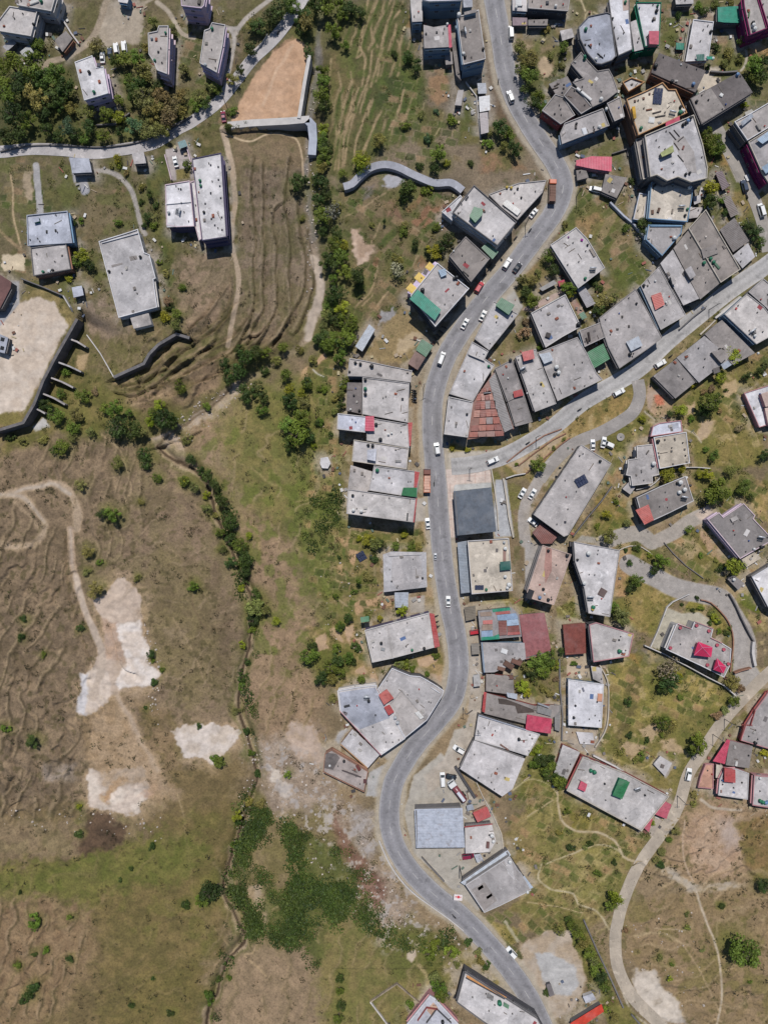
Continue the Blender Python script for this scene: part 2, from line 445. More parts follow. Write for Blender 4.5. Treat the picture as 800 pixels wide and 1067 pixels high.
_bad = None
def gz(x, y):
    """ground height under place coordinates"""
    px = x / M + 400; py = 533.5 - y / M
    i = int(np.clip(np.searchsorted(u, px) - 1, 0, NU - 2)); j = int(np.clip(np.searchsorted(v, py) - 1, 0, NV - 2))
    fx = (px - u[i]) / (u[i + 1] - u[i]); fy = (py - v[j]) / (v[j + 1] - v[j])
    a = Z[j, i] * (1 - fx) + Z[j, i + 1] * fx; b = Z[j + 1, i] * (1 - fx) + Z[j + 1, i + 1] * fx
    return float(a * (1 - fy) + b * fy)
def g(px, py, dz=0.0):
    z = 0.0
    for _ in range(3):
        p = at(px, py, z); z = gz(p.x, p.y)
    p = at(px, py, z + dz); return p

EU = 400 + (U - 400) * CAM_H / (CAM_H - Z)          # survey coordinates of the lifted ground
EV = 533.5 + (V - 533.5) * CAM_H / (CAM_H - Z)
WX = (fbm(U / 14, V / 14, 3, 81) - .5); WY = (fbm(U / 14, V / 14, 3, 87) - .5)
N1 = fbm(U / 38, V / 38, 4, 91); N2 = fbm(U / 9, V / 9, 3, 95); N3 = fbm(U / 3.1, V / 3.1, 2, 99); N3T = fbm(U / 3.3, V / 3.3, 2, 119)
C = np.zeros(U.shape + (3,), np.float32)
def A(c): return np.array(P(c), np.float32)
def mixc(s, col, a): C[s] += (col - C[s]) * a[..., None]
def blend2(c1, c2, t): return A(c1) + (A(c2) - A(c1)) * t[..., None]
t = sstep((N1 - .3) / .4); C[:] = blend2((106, 94, 76), (128, 112, 92), t)
ALL = (slice(None), slice(None))

def poly(tile, pts, col, feather=3.0, warp=5.0, col2=None, alpha=1.0, tex=None):
    pts = tp(tile, pts); f = max(feather, 0.6)
    s = win(pts, f + abs(warp) + 18); X = EU[s] + WX[s] * warp * 2 + (N3[s] - .5) * warp * 1.3; Y = EV[s] + WY[s] * warp * 2 + (N3T[s] - .5) * warp * 1.3
    d, _ = dist(pts, X, Y, True); i = inside(pts, X, Y)
    a = sstep(0.5 + np.where(i, d, -d) / (2 * f)) * alpha
    cc = A(col) if col2 is None else blend2(col, col2, sstep(((N2 if tex is None else tex)[s] - .32) / .36))
    mixc(s, cc, a)
def line(tile, pts, w, col, feather=0.8, warp=1.5, alpha=1.0, smooth=True):
    pts = tp(tile, pts)
    if smooth: pts = cr(pts)
    s = win(pts, w + 22); X = EU[s] + WX[s] * warp * 2; Y = EV[s] + WY[s] * warp * 2
    d, _ = dist(pts, X, Y)
    a = sstep(0.5 + (w / 2 - d) / (2 * feather)) * alpha
    mixc(s, A(col), a)
def flecks(pts, tile, col, scale, thr, alpha=0.7, seed=3, feather=10, soft=0.08):
    """scattered blotches of another ground cover inside an area"""
    pts = tp(tile, pts); s = win(pts, feather + 4); X, Y = EU[s], EV[s]
    d, _ = dist(pts, X, Y, True); i = inside(pts, X, Y)
    m = sstep(0.5 + np.where(i, d, -d) / (2 * feather))
    n = fbm(X / scale, Y / scale, 3, seed)
    dk = 1 - sstep((C[s].mean(-1) - .10) / .05) if sum(col) < 330 else 1.0
    mixc(s, A(col), m * dk * alpha * sstep((n - thr) / soft))

DRY = (112, 98, 82); DRY2 = (128, 112, 95); TAN = (152, 132, 108); GRN = (82, 84, 46); GRN2 = (104, 98, 62); OLV = (96, 86, 56)
SAND = (203, 186, 168); ROCK = (214, 204, 196); CONC = (166, 158, 150); LANE = (160, 150, 138); BRN = (134, 112, 88); DKG = (54, 62, 30)
SCRUB = (72, 70, 44)

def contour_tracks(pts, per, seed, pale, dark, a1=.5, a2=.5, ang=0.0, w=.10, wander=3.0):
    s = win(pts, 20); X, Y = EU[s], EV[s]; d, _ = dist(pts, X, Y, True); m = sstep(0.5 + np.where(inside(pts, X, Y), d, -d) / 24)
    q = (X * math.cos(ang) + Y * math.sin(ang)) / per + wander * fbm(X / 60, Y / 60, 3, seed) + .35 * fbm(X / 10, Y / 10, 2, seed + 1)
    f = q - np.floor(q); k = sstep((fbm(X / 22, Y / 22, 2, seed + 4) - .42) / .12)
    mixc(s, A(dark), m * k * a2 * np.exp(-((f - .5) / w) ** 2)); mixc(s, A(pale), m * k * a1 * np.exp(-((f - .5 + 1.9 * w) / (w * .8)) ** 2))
poly('P', [(-80,-80),(345,-80),(340,190),(330,350),(190,440),(-80,455)], (112,100,74), 12, 10, (98,92,58))
poly('P', [(-80,455),(160,455),(240,560),(262,650),(250,760),(180,840),(-80,860)], (104,90,76), 14, 12, (120,104,88))
poly('P', [(150,480),(235,570),(255,660),(245,745),(170,730),(140,660),(110,600),(110,540)], (116,100,86), 10, 8, (110,98,78))
poly('P', [(170,560),(215,600),(240,700),(200,740),(165,700),(150,640)], (110,100,72), 14, 10, (104,94,66), 0.6)
poly('P', [(-80,850),(70,840),(190,790),(255,790),(240,900),(245,960),(215,1080),(-80,1150)], (98,86,60), 14, 10, (106,92,66))
poly('P', [(-20,915),(40,895),(100,900),(170,865),(205,880),(190,915),(120,925),(70,940),(10,925)], (82,84,44), 12, 12, (92,90,50), 0.9)
poly('P', [(150,1010),(215,1000),(205,1070),(120,1070)], (92,86,48), 14, 10, None, 0.7)
poly('P', [(-40,925),(70,930),(95,950),(60,1020),(-40,1060)], (110,92,74), 12, 10, (120,102,84), 0.8)
poly('J4', [(370,95),(450,100),(470,140),(545,150),(540,220),(430,270),(350,290),(275,250),(350,180)], (66,50,40), 4, 6, (80,62,50), 0.85)
poly('P', [(185,440),(340,370),(360,470),(360,600),(345,700),(330,780),(265,790),(255,720),(270,640),(240,560),(205,490)], (124,106,88), 10, 10, (134,114,96))
poly('P', [(235,440),(310,395),(335,470),(330,540),(290,560),(255,520)], (92,90,54), 14, 10, (108,98,64), 0.85)
poly('P', [(300,520),(355,500),(362,560),(345,640),(318,610)], (72,82,38), 8, 8, (94,92,52), 0.85)
poly('P', [(330,640),(400,650),(385,700),(345,720),(320,690)], (84,86,44), 6, 8, (126,108,80), 0.8)
poly('P', [(255,780),(330,760),(350,830),(400,900),(440,960),(400,990),(330,930),(285,850)], (132,118,108), 8, 10, (146,132,122))
poly('P', [(250,860),(340,840),(380,900),(390,980),(340,1000),(290,1000),(250,960)], (104,96,62), 10, 8, (112,100,74), 0.9)
poly('P', [(215,1000),(330,985),(345,1090),(215,1090)], (122,106,88), 8, 8, (132,114,96))
poly('P', [(320,960),(440,965),(470,1010),(440,1090),(340,1090)], (116,106,70), 10, 8, (98,96,56))
poly('P', [(395,980),(430,955),(465,985),(455,1015),(410,1020)], (84,88,44), 8, 6, None, 0.8)
poly('J5', [(600,230),(640,370),(700,430),(781,520),(781,640),(700,560),(620,440),(590,330)], (104,74,66), 5, 6, (120,92,84), 0.85)
poly('J5', [(660,200),(740,240),(760,400),(700,420),(640,330)], (150,142,140), 6, 6, (132,122,118), 0.8)
poly('J5', [(330,60),(380,90),(390,130),(340,130)], (200,186,170), 2, 5, None, 0.9)
poly('J5', [(380,130),(430,140),(420,190),(370,190)], (196,182,168), 2, 5, None, 0.85)
poly('J5', [(540,250),(590,270),(590,300),(550,290)], (190,178,164), 2, 4, None, 0.8)
poly('D1', [(-30,460),(60,480),(130,560),(110,660),(40,640),(-20,600),(-60,520)], (186,164,146), 3, 6, (166,146,128))
poly('P', [(-80,40),(80,60),(110,150),(60,158),(-80,158)], (74,72,44), 8, 6, (92,84,56))
poly('A1', [(430,0),(620,0),(590,180),(420,190),(400,150)], (172,158,140), 3, 4, (160,146,128))
poly('A1', [(600,40),(760,60),(800,130),(800,240),(760,330),(600,340)], (122,108,80), 5, 4, (98,92,56))
poly('A1', [(600,390),(720,360),(800,420),(700,480),(600,470)], (106,84,66), 6, 5, (122,100,80))
poly('A1', [(610,660),(690,650),(720,800),(620,800)], (76,84,40), 2, 2, (92,92,50))
poly('B1', [(180,60),(320,60),(320,160),(190,165)], (84,84,48), 3, 3, (100,94,56))
poly('B1', [(380,60),(520,80),(560,200),(480,230),(420,260),(385,330),(400,640),(520,700),(660,700),(700,640),(340,600),(320,400)], (122,108,80), 4, 4, (112,98,70))
poly('B1', [(340,560),(440,510),(500,610),(560,660),(480,700),(380,680)], (140,122,106), 6, 6, (128,112,94))
poly('B1', [(620,30),(700,20),(690,230),(735,250),(740,420),(700,500),(660,330),(640,120)], (78,84,38), 3, 4, (98,94,50))
poly('J8', [(590,60),(640,10),(720,0),(730,110),(660,110)], (86,86,46), 3, 3, (108,98,66))
poly('J8', [(245,290),(295,270),(335,340),(270,345)], (132,108,84), 2, 2)
poly('A2', [(170,130),(300,130),(200,310),(150,340)], (122,104,84), 5, 4, (100,86,62))
poly('A2', [(0,500),(110,520),(130,640),(0,720)], (88,84,46), 4, 4, (112,100,66))
poly('B2', [(-60,350),(150,320),(175,440),(165,520),(100,620),(0,690),(-60,640)], (124,108,86), 5, 5, (136,116,96))
poly('A2', [(150,540),(460,530),(475,640),(500,720),(180,740)], (122,104,80), 3, 3, (112,98,72))
poly('B2', [(200,-20),(480,-20),(500,240),(520,400),(495,500),(450,620),(380,680),(270,690),(150,740),(190,520),(210,200)], (114,98,80), 4, 4, (124,108,90))
flecks([(200,-20),(480,-20),(520,400),(450,620),(150,740),(190,520)], 'B2', (100,92,58), 16, .52, .5, 12)
poly('P', [(120,420),(170,400),(215,375),(262,352),(300,350),(290,370),(240,395),(190,425),(150,430)], (116,98,80), 5, 5, (134,114,94))
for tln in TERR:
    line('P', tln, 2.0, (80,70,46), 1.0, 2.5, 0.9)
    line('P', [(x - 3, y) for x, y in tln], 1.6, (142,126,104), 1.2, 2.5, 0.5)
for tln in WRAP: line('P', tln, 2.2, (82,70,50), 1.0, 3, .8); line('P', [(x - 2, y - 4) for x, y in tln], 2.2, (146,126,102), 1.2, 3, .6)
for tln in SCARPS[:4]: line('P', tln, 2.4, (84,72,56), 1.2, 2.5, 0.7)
poly('A2', [(425,148),(478,190),(484,235),(445,488),(250,505),(160,520),(185,450),(260,320),(340,215)], (196,160,130), 1.5, 2, (186,150,120))
line('A2', [(300,440),(340,330),(390,240),(420,190)], 3, (208,178,150), 2, 3, .6)
line('A2', [(240,470),(300,370),(350,290)], 2, (178,142,112), 1.5, 3, .6)
line('A2', [(345,215),(410,165),(430,155)], 3, (110,88,66), 1, 3, .6)
poly('J6', [(60,300),(120,180),(250,0),(480,0),(530,80),(520,420),(590,560),(480,780),(300,880),(200,980),(80,960),(60,600)], (96,90,56), 4, 5, (84,84,46))
poly('J6', [(420,440),(480,400),(590,420),(590,560),(480,780),(380,800),(420,620)], (70,82,36), 6, 6, (86,90,46), .9)
poly('J6', [(330,420),(440,360),(460,460),(400,600),(310,610)], (58,70,34), 8, 6, None, .75)
poly('J6', [(70,300),(140,280),(210,420),(230,600),(150,900),(90,940),(60,600)], (122,104,72), 8, 5, (108,96,62), .85)
poly('J6', [(520,80),(540,190),(515,220),(495,150)], (150,120,84), 2, 3)
for l in ([(285,0),(255,150),(240,260),(270,330),(250,480),(215,600),(160,720),(140,930)], [(340,0),(300,130),(310,200),(340,260)],
          [(410,0),(350,140),(310,260),(290,420),(215,620),(175,760),(150,920)], [(430,210),(460,250),(465,330),(450,420)], [(440,200),(420,260)],
          [(80,330),(70,480),(100,620),(110,780),(100,940)], [(120,400),(140,560),(125,740),(120,940)], [(190,400),(195,560),(160,690),(120,800)],
          [(300,560),(250,700),(215,800),(205,960)], [(360,620),(310,720),(260,850)], [(330,680),(290,760),(250,860)], [(490,490),(450,620),(400,720)],
          [(540,520),(500,620),(470,680)], [(460,60),(400,150),(360,300),(330,450)], [(375,190),(350,300),(300,480)], [(240,260),(220,320),(250,300)]):
    line('J6', l, 2.3, (156,134,102), .9, .8, .9)
poly('A3', [(185,320),(255,300),(275,350),(260,420),(225,445),(185,410)], (150,120,92), 2, 2, (140,112,84))
poly('A3', [(160,440),(260,470),(240,560),(160,630),(130,590)], (100,92,60), 3, 3, (86,84,48))
line('A3', [(250,470),(230,540),(160,630)], 1.2, (150,136,100)); line('A3', [(165,430),(140,540),(125,600)], 1.2, (146,132,98)); line('A3', [(325,500),(260,590)], 1.2, (140,124,88))
poly('A3', [(330,350),(385,370),(400,600),(300,600)], (84,88,42), 3, 3, (104,96,58))
poly('A3', [(400,620),(500,610),(590,700),(400,720)], (140,110,84), 4, 4, (104,96,60))
poly('A3', [(418,130),(440,130),(470,300),(520,480),(600,610),(560,640),(490,520),(430,400)], (104,86,66), 2, 2)
poly('J7', [(60,110),(400,60),(640,140),(560,420),(480,620),(330,760),(200,860),(100,760),(120,420)], (96,90,56), 5, 5, (116,100,74))
poly('J7', [(135,320),(180,310),(220,390),(270,420),(240,500),(180,510),(140,430)], (170,144,122), 2.5, 4, (190,166,146))
poly('J7', [(320,160),(400,140),(420,270),(330,240)], (126,98,78), 2, 3)
for q in ([(430,215),(520,110),(550,120),(480,220)], [(470,270),(560,180),(600,200),(500,300)], [(590,200),(690,150),(694,190),(520,330)], [(500,500),(530,460),(580,490),(530,545)], [(260,500),(290,430),(310,450),(280,550)], [(640,290),(680,260),(694,310),(650,320)]):
    poly('J7', q, (142,106,80), 1.2, 1.5, (128,96,72))
for q in ([(280,400),(320,360),(350,390),(310,420)], [(300,370),(360,310),(390,340),(340,385)], [(230,640),(260,550),(275,570),(250,640)], [(500,330),(600,260),(620,300),(540,340)], [(560,150),(610,110),(650,130),(590,185)], [(150,150),(210,140),(200,200),(150,200)]):
    poly('J7', q, (70,82,38), 1.2, 2, (86,90,46))
for l in ([(70,260),(200,200),(330,110)], [(245,400),(290,300),(310,260)], [(520,440),(470,530),(370,620),(250,800)], [(390,610),(300,720),(230,820)], [(420,215),(500,120)], [(200,740),(260,680)], [(480,300),(540,350),(500,460)], [(160,750),(250,650),(290,520)]):
    line('J7', l, 1.6, (158,136,106), .9, 1.5, .8)
poly('J7', [(300,30),(400,10),(430,50),(380,80),(320,60)], (162,160,164), 1.5, 4)
poly('J7', [(200,90),(270,70),(250,140),(210,150)], (120,112,112), 3, 4, None, .7)
poly('J7', [(390,760),(470,690),(560,870),(500,960),(460,1060),(200,1040),(280,900)], (140,122,90), 2, 2, (130,114,84))
poly('J7', [(480,880),(540,890),(500,960),(420,1000),(380,1010),(400,930)], (176,156,126), 2, 3)
poly('J7', [(310,770),(380,745),(370,800),(300,850)], (150,146,146), 1.5, 4)
poly('C1', [(190,50),(260,180),(230,350),(220,500),(130,480),(60,350),(60,200),(120,100)], (110,98,66), 6, 6, (94,90,52))
for q in ([(130,110),(170,70),(180,100),(130,140)], [(60,170),(95,140),(90,190),(40,230)], [(100,250),(130,330),(120,380),(95,330)], [(160,400),(200,370),(240,440),(190,470)], [(110,590),(170,560),(230,600),(200,660),(100,670)], [(130,640),(220,610),(210,670),(130,670)]):
    poly('C1', q, (172,142,114), 1.2, 2)
line('C1', [(115,155),(140,180),(165,190)], .9, (206,198,186))
poly('C1', [(250,420),(300,470),(290,580),(230,570)], (150,132,108), 2, 2, (120,108,76))
poly('C4', [(0,260),(110,180),(110,235),(250,330),(265,520),(180,690),(0,720)], (128,112,84), 3, 4, (98,94,56))
poly('C4', [(120,240),(400,240),(470,200),(465,310),(440,335),(270,335),(120,300)], (90,92,48), 2, 3, (122,110,76))
for q in ([(115,600),(140,570),(175,600),(140,630)], [(110,575),(160,560),(130,640)], [(60,260),(110,260),(100,310),(70,310)], [(90,660),(120,650),(120,690),(90,700)], [(270,525),(310,530),(310,600),(275,590)], [(110,320),(150,330),(125,400),(105,380)], [(50,400),(80,390),(75,480),(40,480)], [(180,560),(250,540),(240,580),(190,590)]):
    poly('C4', q, (164,136,108), 1.2, 2)
for q in ([(85,420),(105,420),(105,480),(95,505)], [(75,320),(90,320),(95,380),(80,370)], [(130,250),(190,240),(240,300),(140,305)], [(30,500),(60,500),(60,600),(40,560)], [(130,440),(170,440),(165,520),(140,510)], [(90,560),(130,560),(130,640),(95,640)]):
    poly('C4', q, (66,82,36), 1.4, 3, None, .85)
line('C4', [(130,245),(190,270),(220,300)], 1.2, (168,156,116)); line('C4', [(0,500),(90,495),(180,520),(265,520)], .9, (110,92,72)); line('C4', [(20,570),(60,560),(110,600)], .8, (176,156,130))
poly('C4', [(385,545),(455,535),(455,615),(385,615)], (172,162,150), .7, 0)
poly('C4', [(410,90),(455,80),(460,195),(405,195)], (176,166,154), .8, 1)
poly('C4', [(430,200),(470,180),(480,330),(500,560),(465,620),(455,500),(470,340)], (150,130,106), 2, 2, (120,108,76))
poly('D1', [(50,20),(190,0),(260,0),(300,60),(330,150),(340,200),(440,190),(660,110),(690,250),(560,230),(430,200),(350,280),(180,300),(60,200)], (106,98,58), 3, 4, (142,122,92))
for q in ([(80,60),(130,40),(140,110),(90,140)], [(140,30),(180,20),(215,90),(170,70)], [(215,20),(255,0),(265,60),(240,100)], [(275,60),(305,60),(310,130),(285,130)], [(550,170),(640,140),(640,180),(560,200)], [(260,210),(310,190),(320,230),(270,235)], [(615,230),(690,240),(700,290),(650,270)], [(330,240),(370,230),(380,280),(340,270)]):
    poly('D1', q, (180,152,124), 1.2, 2.5)
poly('D1', [(90,230),(170,90),(230,130),(240,220),(120,290)], (66,82,36), 3, 5, (84,88,44), .8)
poly('D1', [(430,180),(530,170),(560,220),(450,205)], (82,86,42), 2, 4)
poly('D1', [(330,690),(460,620),(420,700),(400,800),(320,800),(320,740)], (178,174,170), 1.2, 2, (164,158,152))
poly('D1', [(390,610),(700,310),(690,390),(600,500),(440,640)], (176,166,154), 1.2, 1)
poly('D1', [(190,500),(245,480),(190,560),(170,540)], (168,164,162), 1.5, 2)
line('D1', [(20,570),(-20,540)], 5, (196,172,152), 2, 3)

poly('P', [(535,-80),(880,-80),(880,420),(620,460),(540,500),(500,480),(470,455),(520,330),(570,270),(605,190),(570,140),(540,80)], (128,114,86), 4, 4, (102,96,60))
poly('A3', [(540,130),(690,100),(700,200),(640,350),(600,430),(550,330)], (140,122,94), 4, 5, (106,98,60))
for q in ([(575,170),(650,140),(670,180),(600,200)], [(640,240),(690,240),(710,290),(660,330),(630,290)]): poly('A3', q, (176,154,126), 2, 3)
poly('A3', [(560,200),(640,240),(640,400),(670,460),(620,450),(560,330)], (70,72,38), 3, 4, None, .85)
poly('A4', [(0,0),(130,0),(130,80),(20,120)], (118,106,78), 2, 3, (98,92,58))
for l in ([(35,95),(40,60),(65,50),(70,90)], [(20,0),(40,45)], [(75,50),(110,70)]): line('A4', l, 1.6, (178,162,130))
poly('A4', [(360,0),(590,0),(580,80),(480,90),(440,250),(350,210)], (78,84,42), 3, 4, (104,98,58))
line('A4', [(355,88),(480,90)], 1.2, (166,154,128)); line('A4', [(440,30),(425,200)], 1, (160,146,114))
poly('A4', [(555,170),(700,150),(710,260),(640,300),(560,260)], (112,106,62), 2, 3, (140,122,88))
poly('A4', [(570,95),(690,95),(690,170),(570,180)], (146,138,134), 1.5, 3, (112,106,100))
poly('A4', [(720,160),(800,140),(800,240),(700,260),(715,200)], (176,138,92), 3, 4, (140,116,76))
poly('A4', [(520,340),(600,320),(600,360),(510,385)], (196,182,164), 1, 2)
poly('A4', [(170,285),(320,250),(300,330),(240,330)], (128,112,72), 2, 3, (100,94,54))
poly('A4', [(80,590),(210,560),(215,640),(60,660)], (98,96,54), 2, 3, (120,108,78))
poly('A4', [(540,560),(610,560),(640,720),(560,720)], (96,92,50), 2, 3, (146,116,72))
poly('B4', [(0,60),(130,100),(240,220),(290,290),(340,370),(270,460),(170,540),(90,560),(50,470),(120,390),(0,230)], (94,94,48), 3, 3, (108,100,58))
poly('B4', [(0,190),(90,160),(110,200),(60,290),(20,260)], (146,120,82), 3, 4)
for q in ([(130,160),(175,170),(110,310),(75,290)], [(170,260),(230,240),(240,270),(180,355),(135,330)]): poly('B4', q, (150,126,96), 1.2, 1.5)
poly('B4', [(190,360),(340,380),(260,470),(180,480),(150,420)], (80,90,36), 3, 4, None, .8)
line('B4', [(120,390),(180,370),(220,310)], 1.2, (128,118,74)); line('B4', [(85,430),(130,480)], 1, (160,146,110))
poly('B4', [(190,50),(260,60),(240,200),(180,130)], (140,118,82), 2, 2, (110,100,60))
poly('B4', [(530,0),(650,0),(720,100),(790,300),(740,340),(700,260),(660,180),(540,130)], (100,96,52), 2, 3, (132,114,70))
poly('B4', [(690,190),(760,200),(790,310),(740,340)], (70,72,46), 2, 3, (96,90,56))
poly('H7', [(0,0),(250,0),(380,-40),(420,60),(300,110),(120,160),(60,230),(0,120)], (140,118,80), 3, 3, (104,98,54))
poly('H7', [(440,60),(560,0),(700,0),(790,130),(600,290),(580,190)], (96,90,52), 2, 3, (128,110,84))
poly('H7', [(0,300),(70,310),(160,500),(120,560),(0,580)], (104,88,64), 2, 3, (84,82,46))
poly('B3', [(730,200),(800,120),(800,240),(740,290)], (96,98,50), 2, 3)
poly('B3', [(560,430),(640,370),(720,290),(740,430),(620,500),(600,540)], (146,122,86), 2, 3, (104,96,54))
poly('B3', [(520,680),(580,600),(620,680),(560,740)], (110,96,72), 2, 3, (86,82,50))
poly('B3', [(480,520),(530,470),(580,560),(545,600)], (172,166,158), 1, 1)
poly('H2', [(560,0),(800,0),(760,60),(640,200)], (190,178,162), 1.5, 3)
poly('C2', [(330,590),(430,520),(580,420),(800,300),(800,410),(640,470),(540,600),(470,690),(430,640),(390,640)], (150,130,92), 1.2, 2, (124,108,72))
poly('C2', [(345,590),(420,530),(570,440),(640,420),(520,560),(470,650),(400,640)], (166,150,128), 1, 1.5, (136,118,90))
poly('C2', [(60,510),(200,500),(210,540),(70,560)], (146,132,86), 1.5, 2, (112,106,58))
poly('C3', [(0,330),(170,230),(190,270),(150,345),(0,410)], (136,116,76), 1.5, 2, (104,96,56))
poly('J2', [(150,80),(470,60),(560,80),(640,60),(560,150),(470,190),(160,200)], (184,174,160), 1.5, 1)
poly('C3', [(245,220),(330,260),(370,300),(330,390),(240,350)], (176,154,136), 1.5, 3, (150,128,108))
poly('C3', [(275,270),(315,275),(320,320),(280,325)], (176,110,90), 1.5, 2)
poly('C3', [(20,460),(90,440),(240,340),(280,390),(180,480),(110,600),(60,711),(0,640)], (112,104,62), 2, 3, (92,92,48))
poly('C3', [(400,300),(560,200),(650,150),(690,250),(720,400),(790,520),(760,600),(680,620),(460,590),(420,420)], (122,110,68), 3, 4, (108,100,58))
poly('C3', [(580,220),(650,200),(665,260),(600,290)], (168,146,114), 2, 3)
poly('C3', [(410,320),(470,310),(450,370),(400,380)], (172,150,120), 2, 3); poly('C3', [(480,400),(550,390),(540,460),(480,480)], (172,150,124), 2, 3)
line('C3', [(640,150),(670,220),(700,250)], 2.2, (118,112,60)); line('C3', [(680,270),(600,300),(560,350)], 1.6, (112,104,56)); line('C3', [(680,290),(720,400),(760,500)], 1.4, (158,140,104))
line('C3', [(560,360),(620,420),(660,520),(690,600)], 1.4, (146,130,94)); line('C3', [(410,430),(460,450),(490,490)], 1.4, (190,176,150)); line('C3', [(230,350),(270,385)], 1.6, (186,174,156))
poly('C3', [(650,130),(800,70),(800,220),(700,250)], (122,108,70), 3, 4, (98,92,50))
poly('C3', [(460,630),(690,640),(690,690),(440,711)], (130,112,84), 3, 4, (104,98,58))
poly('C6', [(500,20),(700,0),(800,0),(800,220),(700,110),(600,160),(540,140)], (128,110,78), 3, 4, (96,92,50))
poly('C6', [(700,120),(780,50),(800,60),(800,210),(745,170)], (156,134,96), 2, 3, (126,112,70))
poly('C6', [(0,80),(100,40),(180,80),(180,200),(100,290),(0,300)], (130,112,72), 2, 3, (96,92,48))
poly('C6', [(110,320),(165,310),(150,540),(85,540)], (158,128,98), 1, 1)
poly('C6', [(160,310),(260,340),(330,420),(420,520),(330,590),(280,711),(170,700),(80,560),(150,540)], (134,118,76), 2, 3, (112,104,58))
poly('C6', [(320,290),(430,220),(520,240),(610,380),(600,440),(560,480),(500,455),(420,400)], (122,108,78), 2, 3, (100,94,52))
poly('C6', [(480,190),(630,370),(600,400),(540,350),(480,260)], (156,132,110), 1.5, 2)
poly('C6', [(340,300),(430,260),(480,320),(440,380)], (148,132,104), 3, 4)
poly('C6', [(650,560),(700,490),(760,620),(700,600)], (86,92,36), 1.5, 2, (100,100,44))
poly('C6', [(690,610),(790,640),(800,711),(740,711)], (134,120,86), 2, 3)
line('C6', [(430,240),(500,330),(560,370)], 1, (156,140,104))
poly('I3', [(640,70),(700,30),(800,150),(800,200),(750,180),(680,130)], (84,92,34), 1, 1)
poly('I3', [(330,90),(420,90),(440,130),(390,200),(290,150)], (120,112,56), 1, 1); poly('I3', [(450,190),(500,150),(580,220),(610,300),(580,350),(470,300)], (126,114,66), 1, 1)
poly('D3', [(40,190),(150,140),(330,130),(500,230),(640,330),(640,400),(540,510),(470,560),(420,690),(380,800),(290,780),(180,690),(20,600),(70,430)], (118,108,66), 2, 3, (104,98,56))
poly('D3', [(240,230),(400,330),(470,420),(300,440),(140,480),(160,380)], (134,124,74), 3, 4, (122,112,64))
poly('D3', [(400,230),(480,230),(600,330),(600,380),(480,400),(400,320)], (144,130,80), 3, 3, (126,114,66))
poly('D3', [(50,200),(150,180),(150,280),(120,350),(80,330)], (140,126,78), 2, 3)
poly('D3', [(150,210),(210,220),(180,400),(120,580),(80,560),(120,420)], (88,80,52), 3, 5, None, .85)
poly('D3', [(380,310),(440,370),(560,400),(610,390),(540,490),(440,440)], (92,90,50), 3, 5, None, .85)
for q in ([(200,490),(270,460),(300,490),(260,550)], [(110,570),(150,540),(240,580),(160,630)], [(300,540),(350,530),(440,620),(310,590)]): poly('D3', q, (160,140,114), 2, 4)
poly('D3', [(180,120),(300,130),(350,180),(220,190)], (116,108,108), 4, 5, None, .7)
poly('D3', [(150,140),(230,150),(200,200)], (150,114,70), 3, 4, None, .6)
line('D3', [(0,590),(80,620),(220,670),(300,590)], 1.3, (150,138,92)); poly('D3', [(265,655),(300,610),(355,650),(325,710)], (160,152,146), .8, 2)
line('D3', [(-10,570),(45,480),(55,330),(20,200)], 3, (176,160,132), 1, 1)
poly('J3', [(330,440),(420,370),(580,340),(590,640),(440,650),(350,620)], (78,84,38), 2.5, 4, (104,92,62))
poly('J3', [(420,490),(560,450),(570,600),(480,620)], (120,104,82), 3, 5, None, .7)
poly('J3', [(560,80),(680,0),(740,150),(600,180)], (88,94,44), 2, 3, (112,106,62)); line('J3', [(580,70),(640,130),(730,155)], 1.3, (170,162,110))
poly('J3', [(100,20),(270,0),(400,40),(460,90),(340,110),(290,70),(110,60)], (92,94,46), 2, 2, (124,112,72)); line('J3', [(130,10),(150,50),(280,35)], 1.4, (178,166,124))
poly('J3', [(0,60),(90,50),(110,460),(110,560),(40,686),(50,400)], (156,140,120), 2, 3, (176,160,140))
for q in ([(10,70),(90,60),(95,160),(30,160)], [(60,290),(110,280),(120,430),(70,440)]): poly('J3', q, (106,98,86), 2, 3)
poly('J3', [(625,355),(745,350),(755,480),(635,490)], (190,172,148), .8, 1, (178,158,132))
poly('D2', [(570,480),(720,490),(710,590),(620,590),(560,530)], (172,160,146), 1, 1, (156,140,122))
poly('D2', [(60,490),(150,480),(150,560),(90,670),(-30,790),(-60,760),(20,600)], (182,172,158), 1, 1)
poly('D2', [(380,600),(460,510),(540,520),(540,600),(510,690),(570,760),(560,800),(320,800),(340,740)], (112,104,60), 2.5, 4, (92,92,46))
line('D2', [(330,770),(400,720),(490,740),(540,800)], 1.2, (168,158,120)); line('D2', [(420,680),(470,690)], 1.2, (156,148,104))
poly('I6', [(0,300),(60,100),(210,-30),(290,40),(400,220),(480,260),(550,430),(560,520),(440,700),(420,853),(300,760),(180,640),(60,530)], (176,168,156), 1.2, 1, (168,160,148))
poly('I6', [(560,420),(680,380),(830,430),(830,830),(560,853),(720,740),(560,520)], (118,104,72), 3, 4, (102,94,56))
poly('E2', [(-60,190),(60,80),(110,90),(280,140),(440,220),(340,330),(300,460),(200,544),(-20,544),(-40,330)], (116,104,70), 3, 4, (128,114,80))
poly('E2', [(0,140),(90,100),(110,170),(60,200),(0,240)], (130,120,78), 2, 3, (118,110,66)); poly('E2', [(130,140),(270,180),(250,210),(150,200)], (112,104,54), 2, 3)
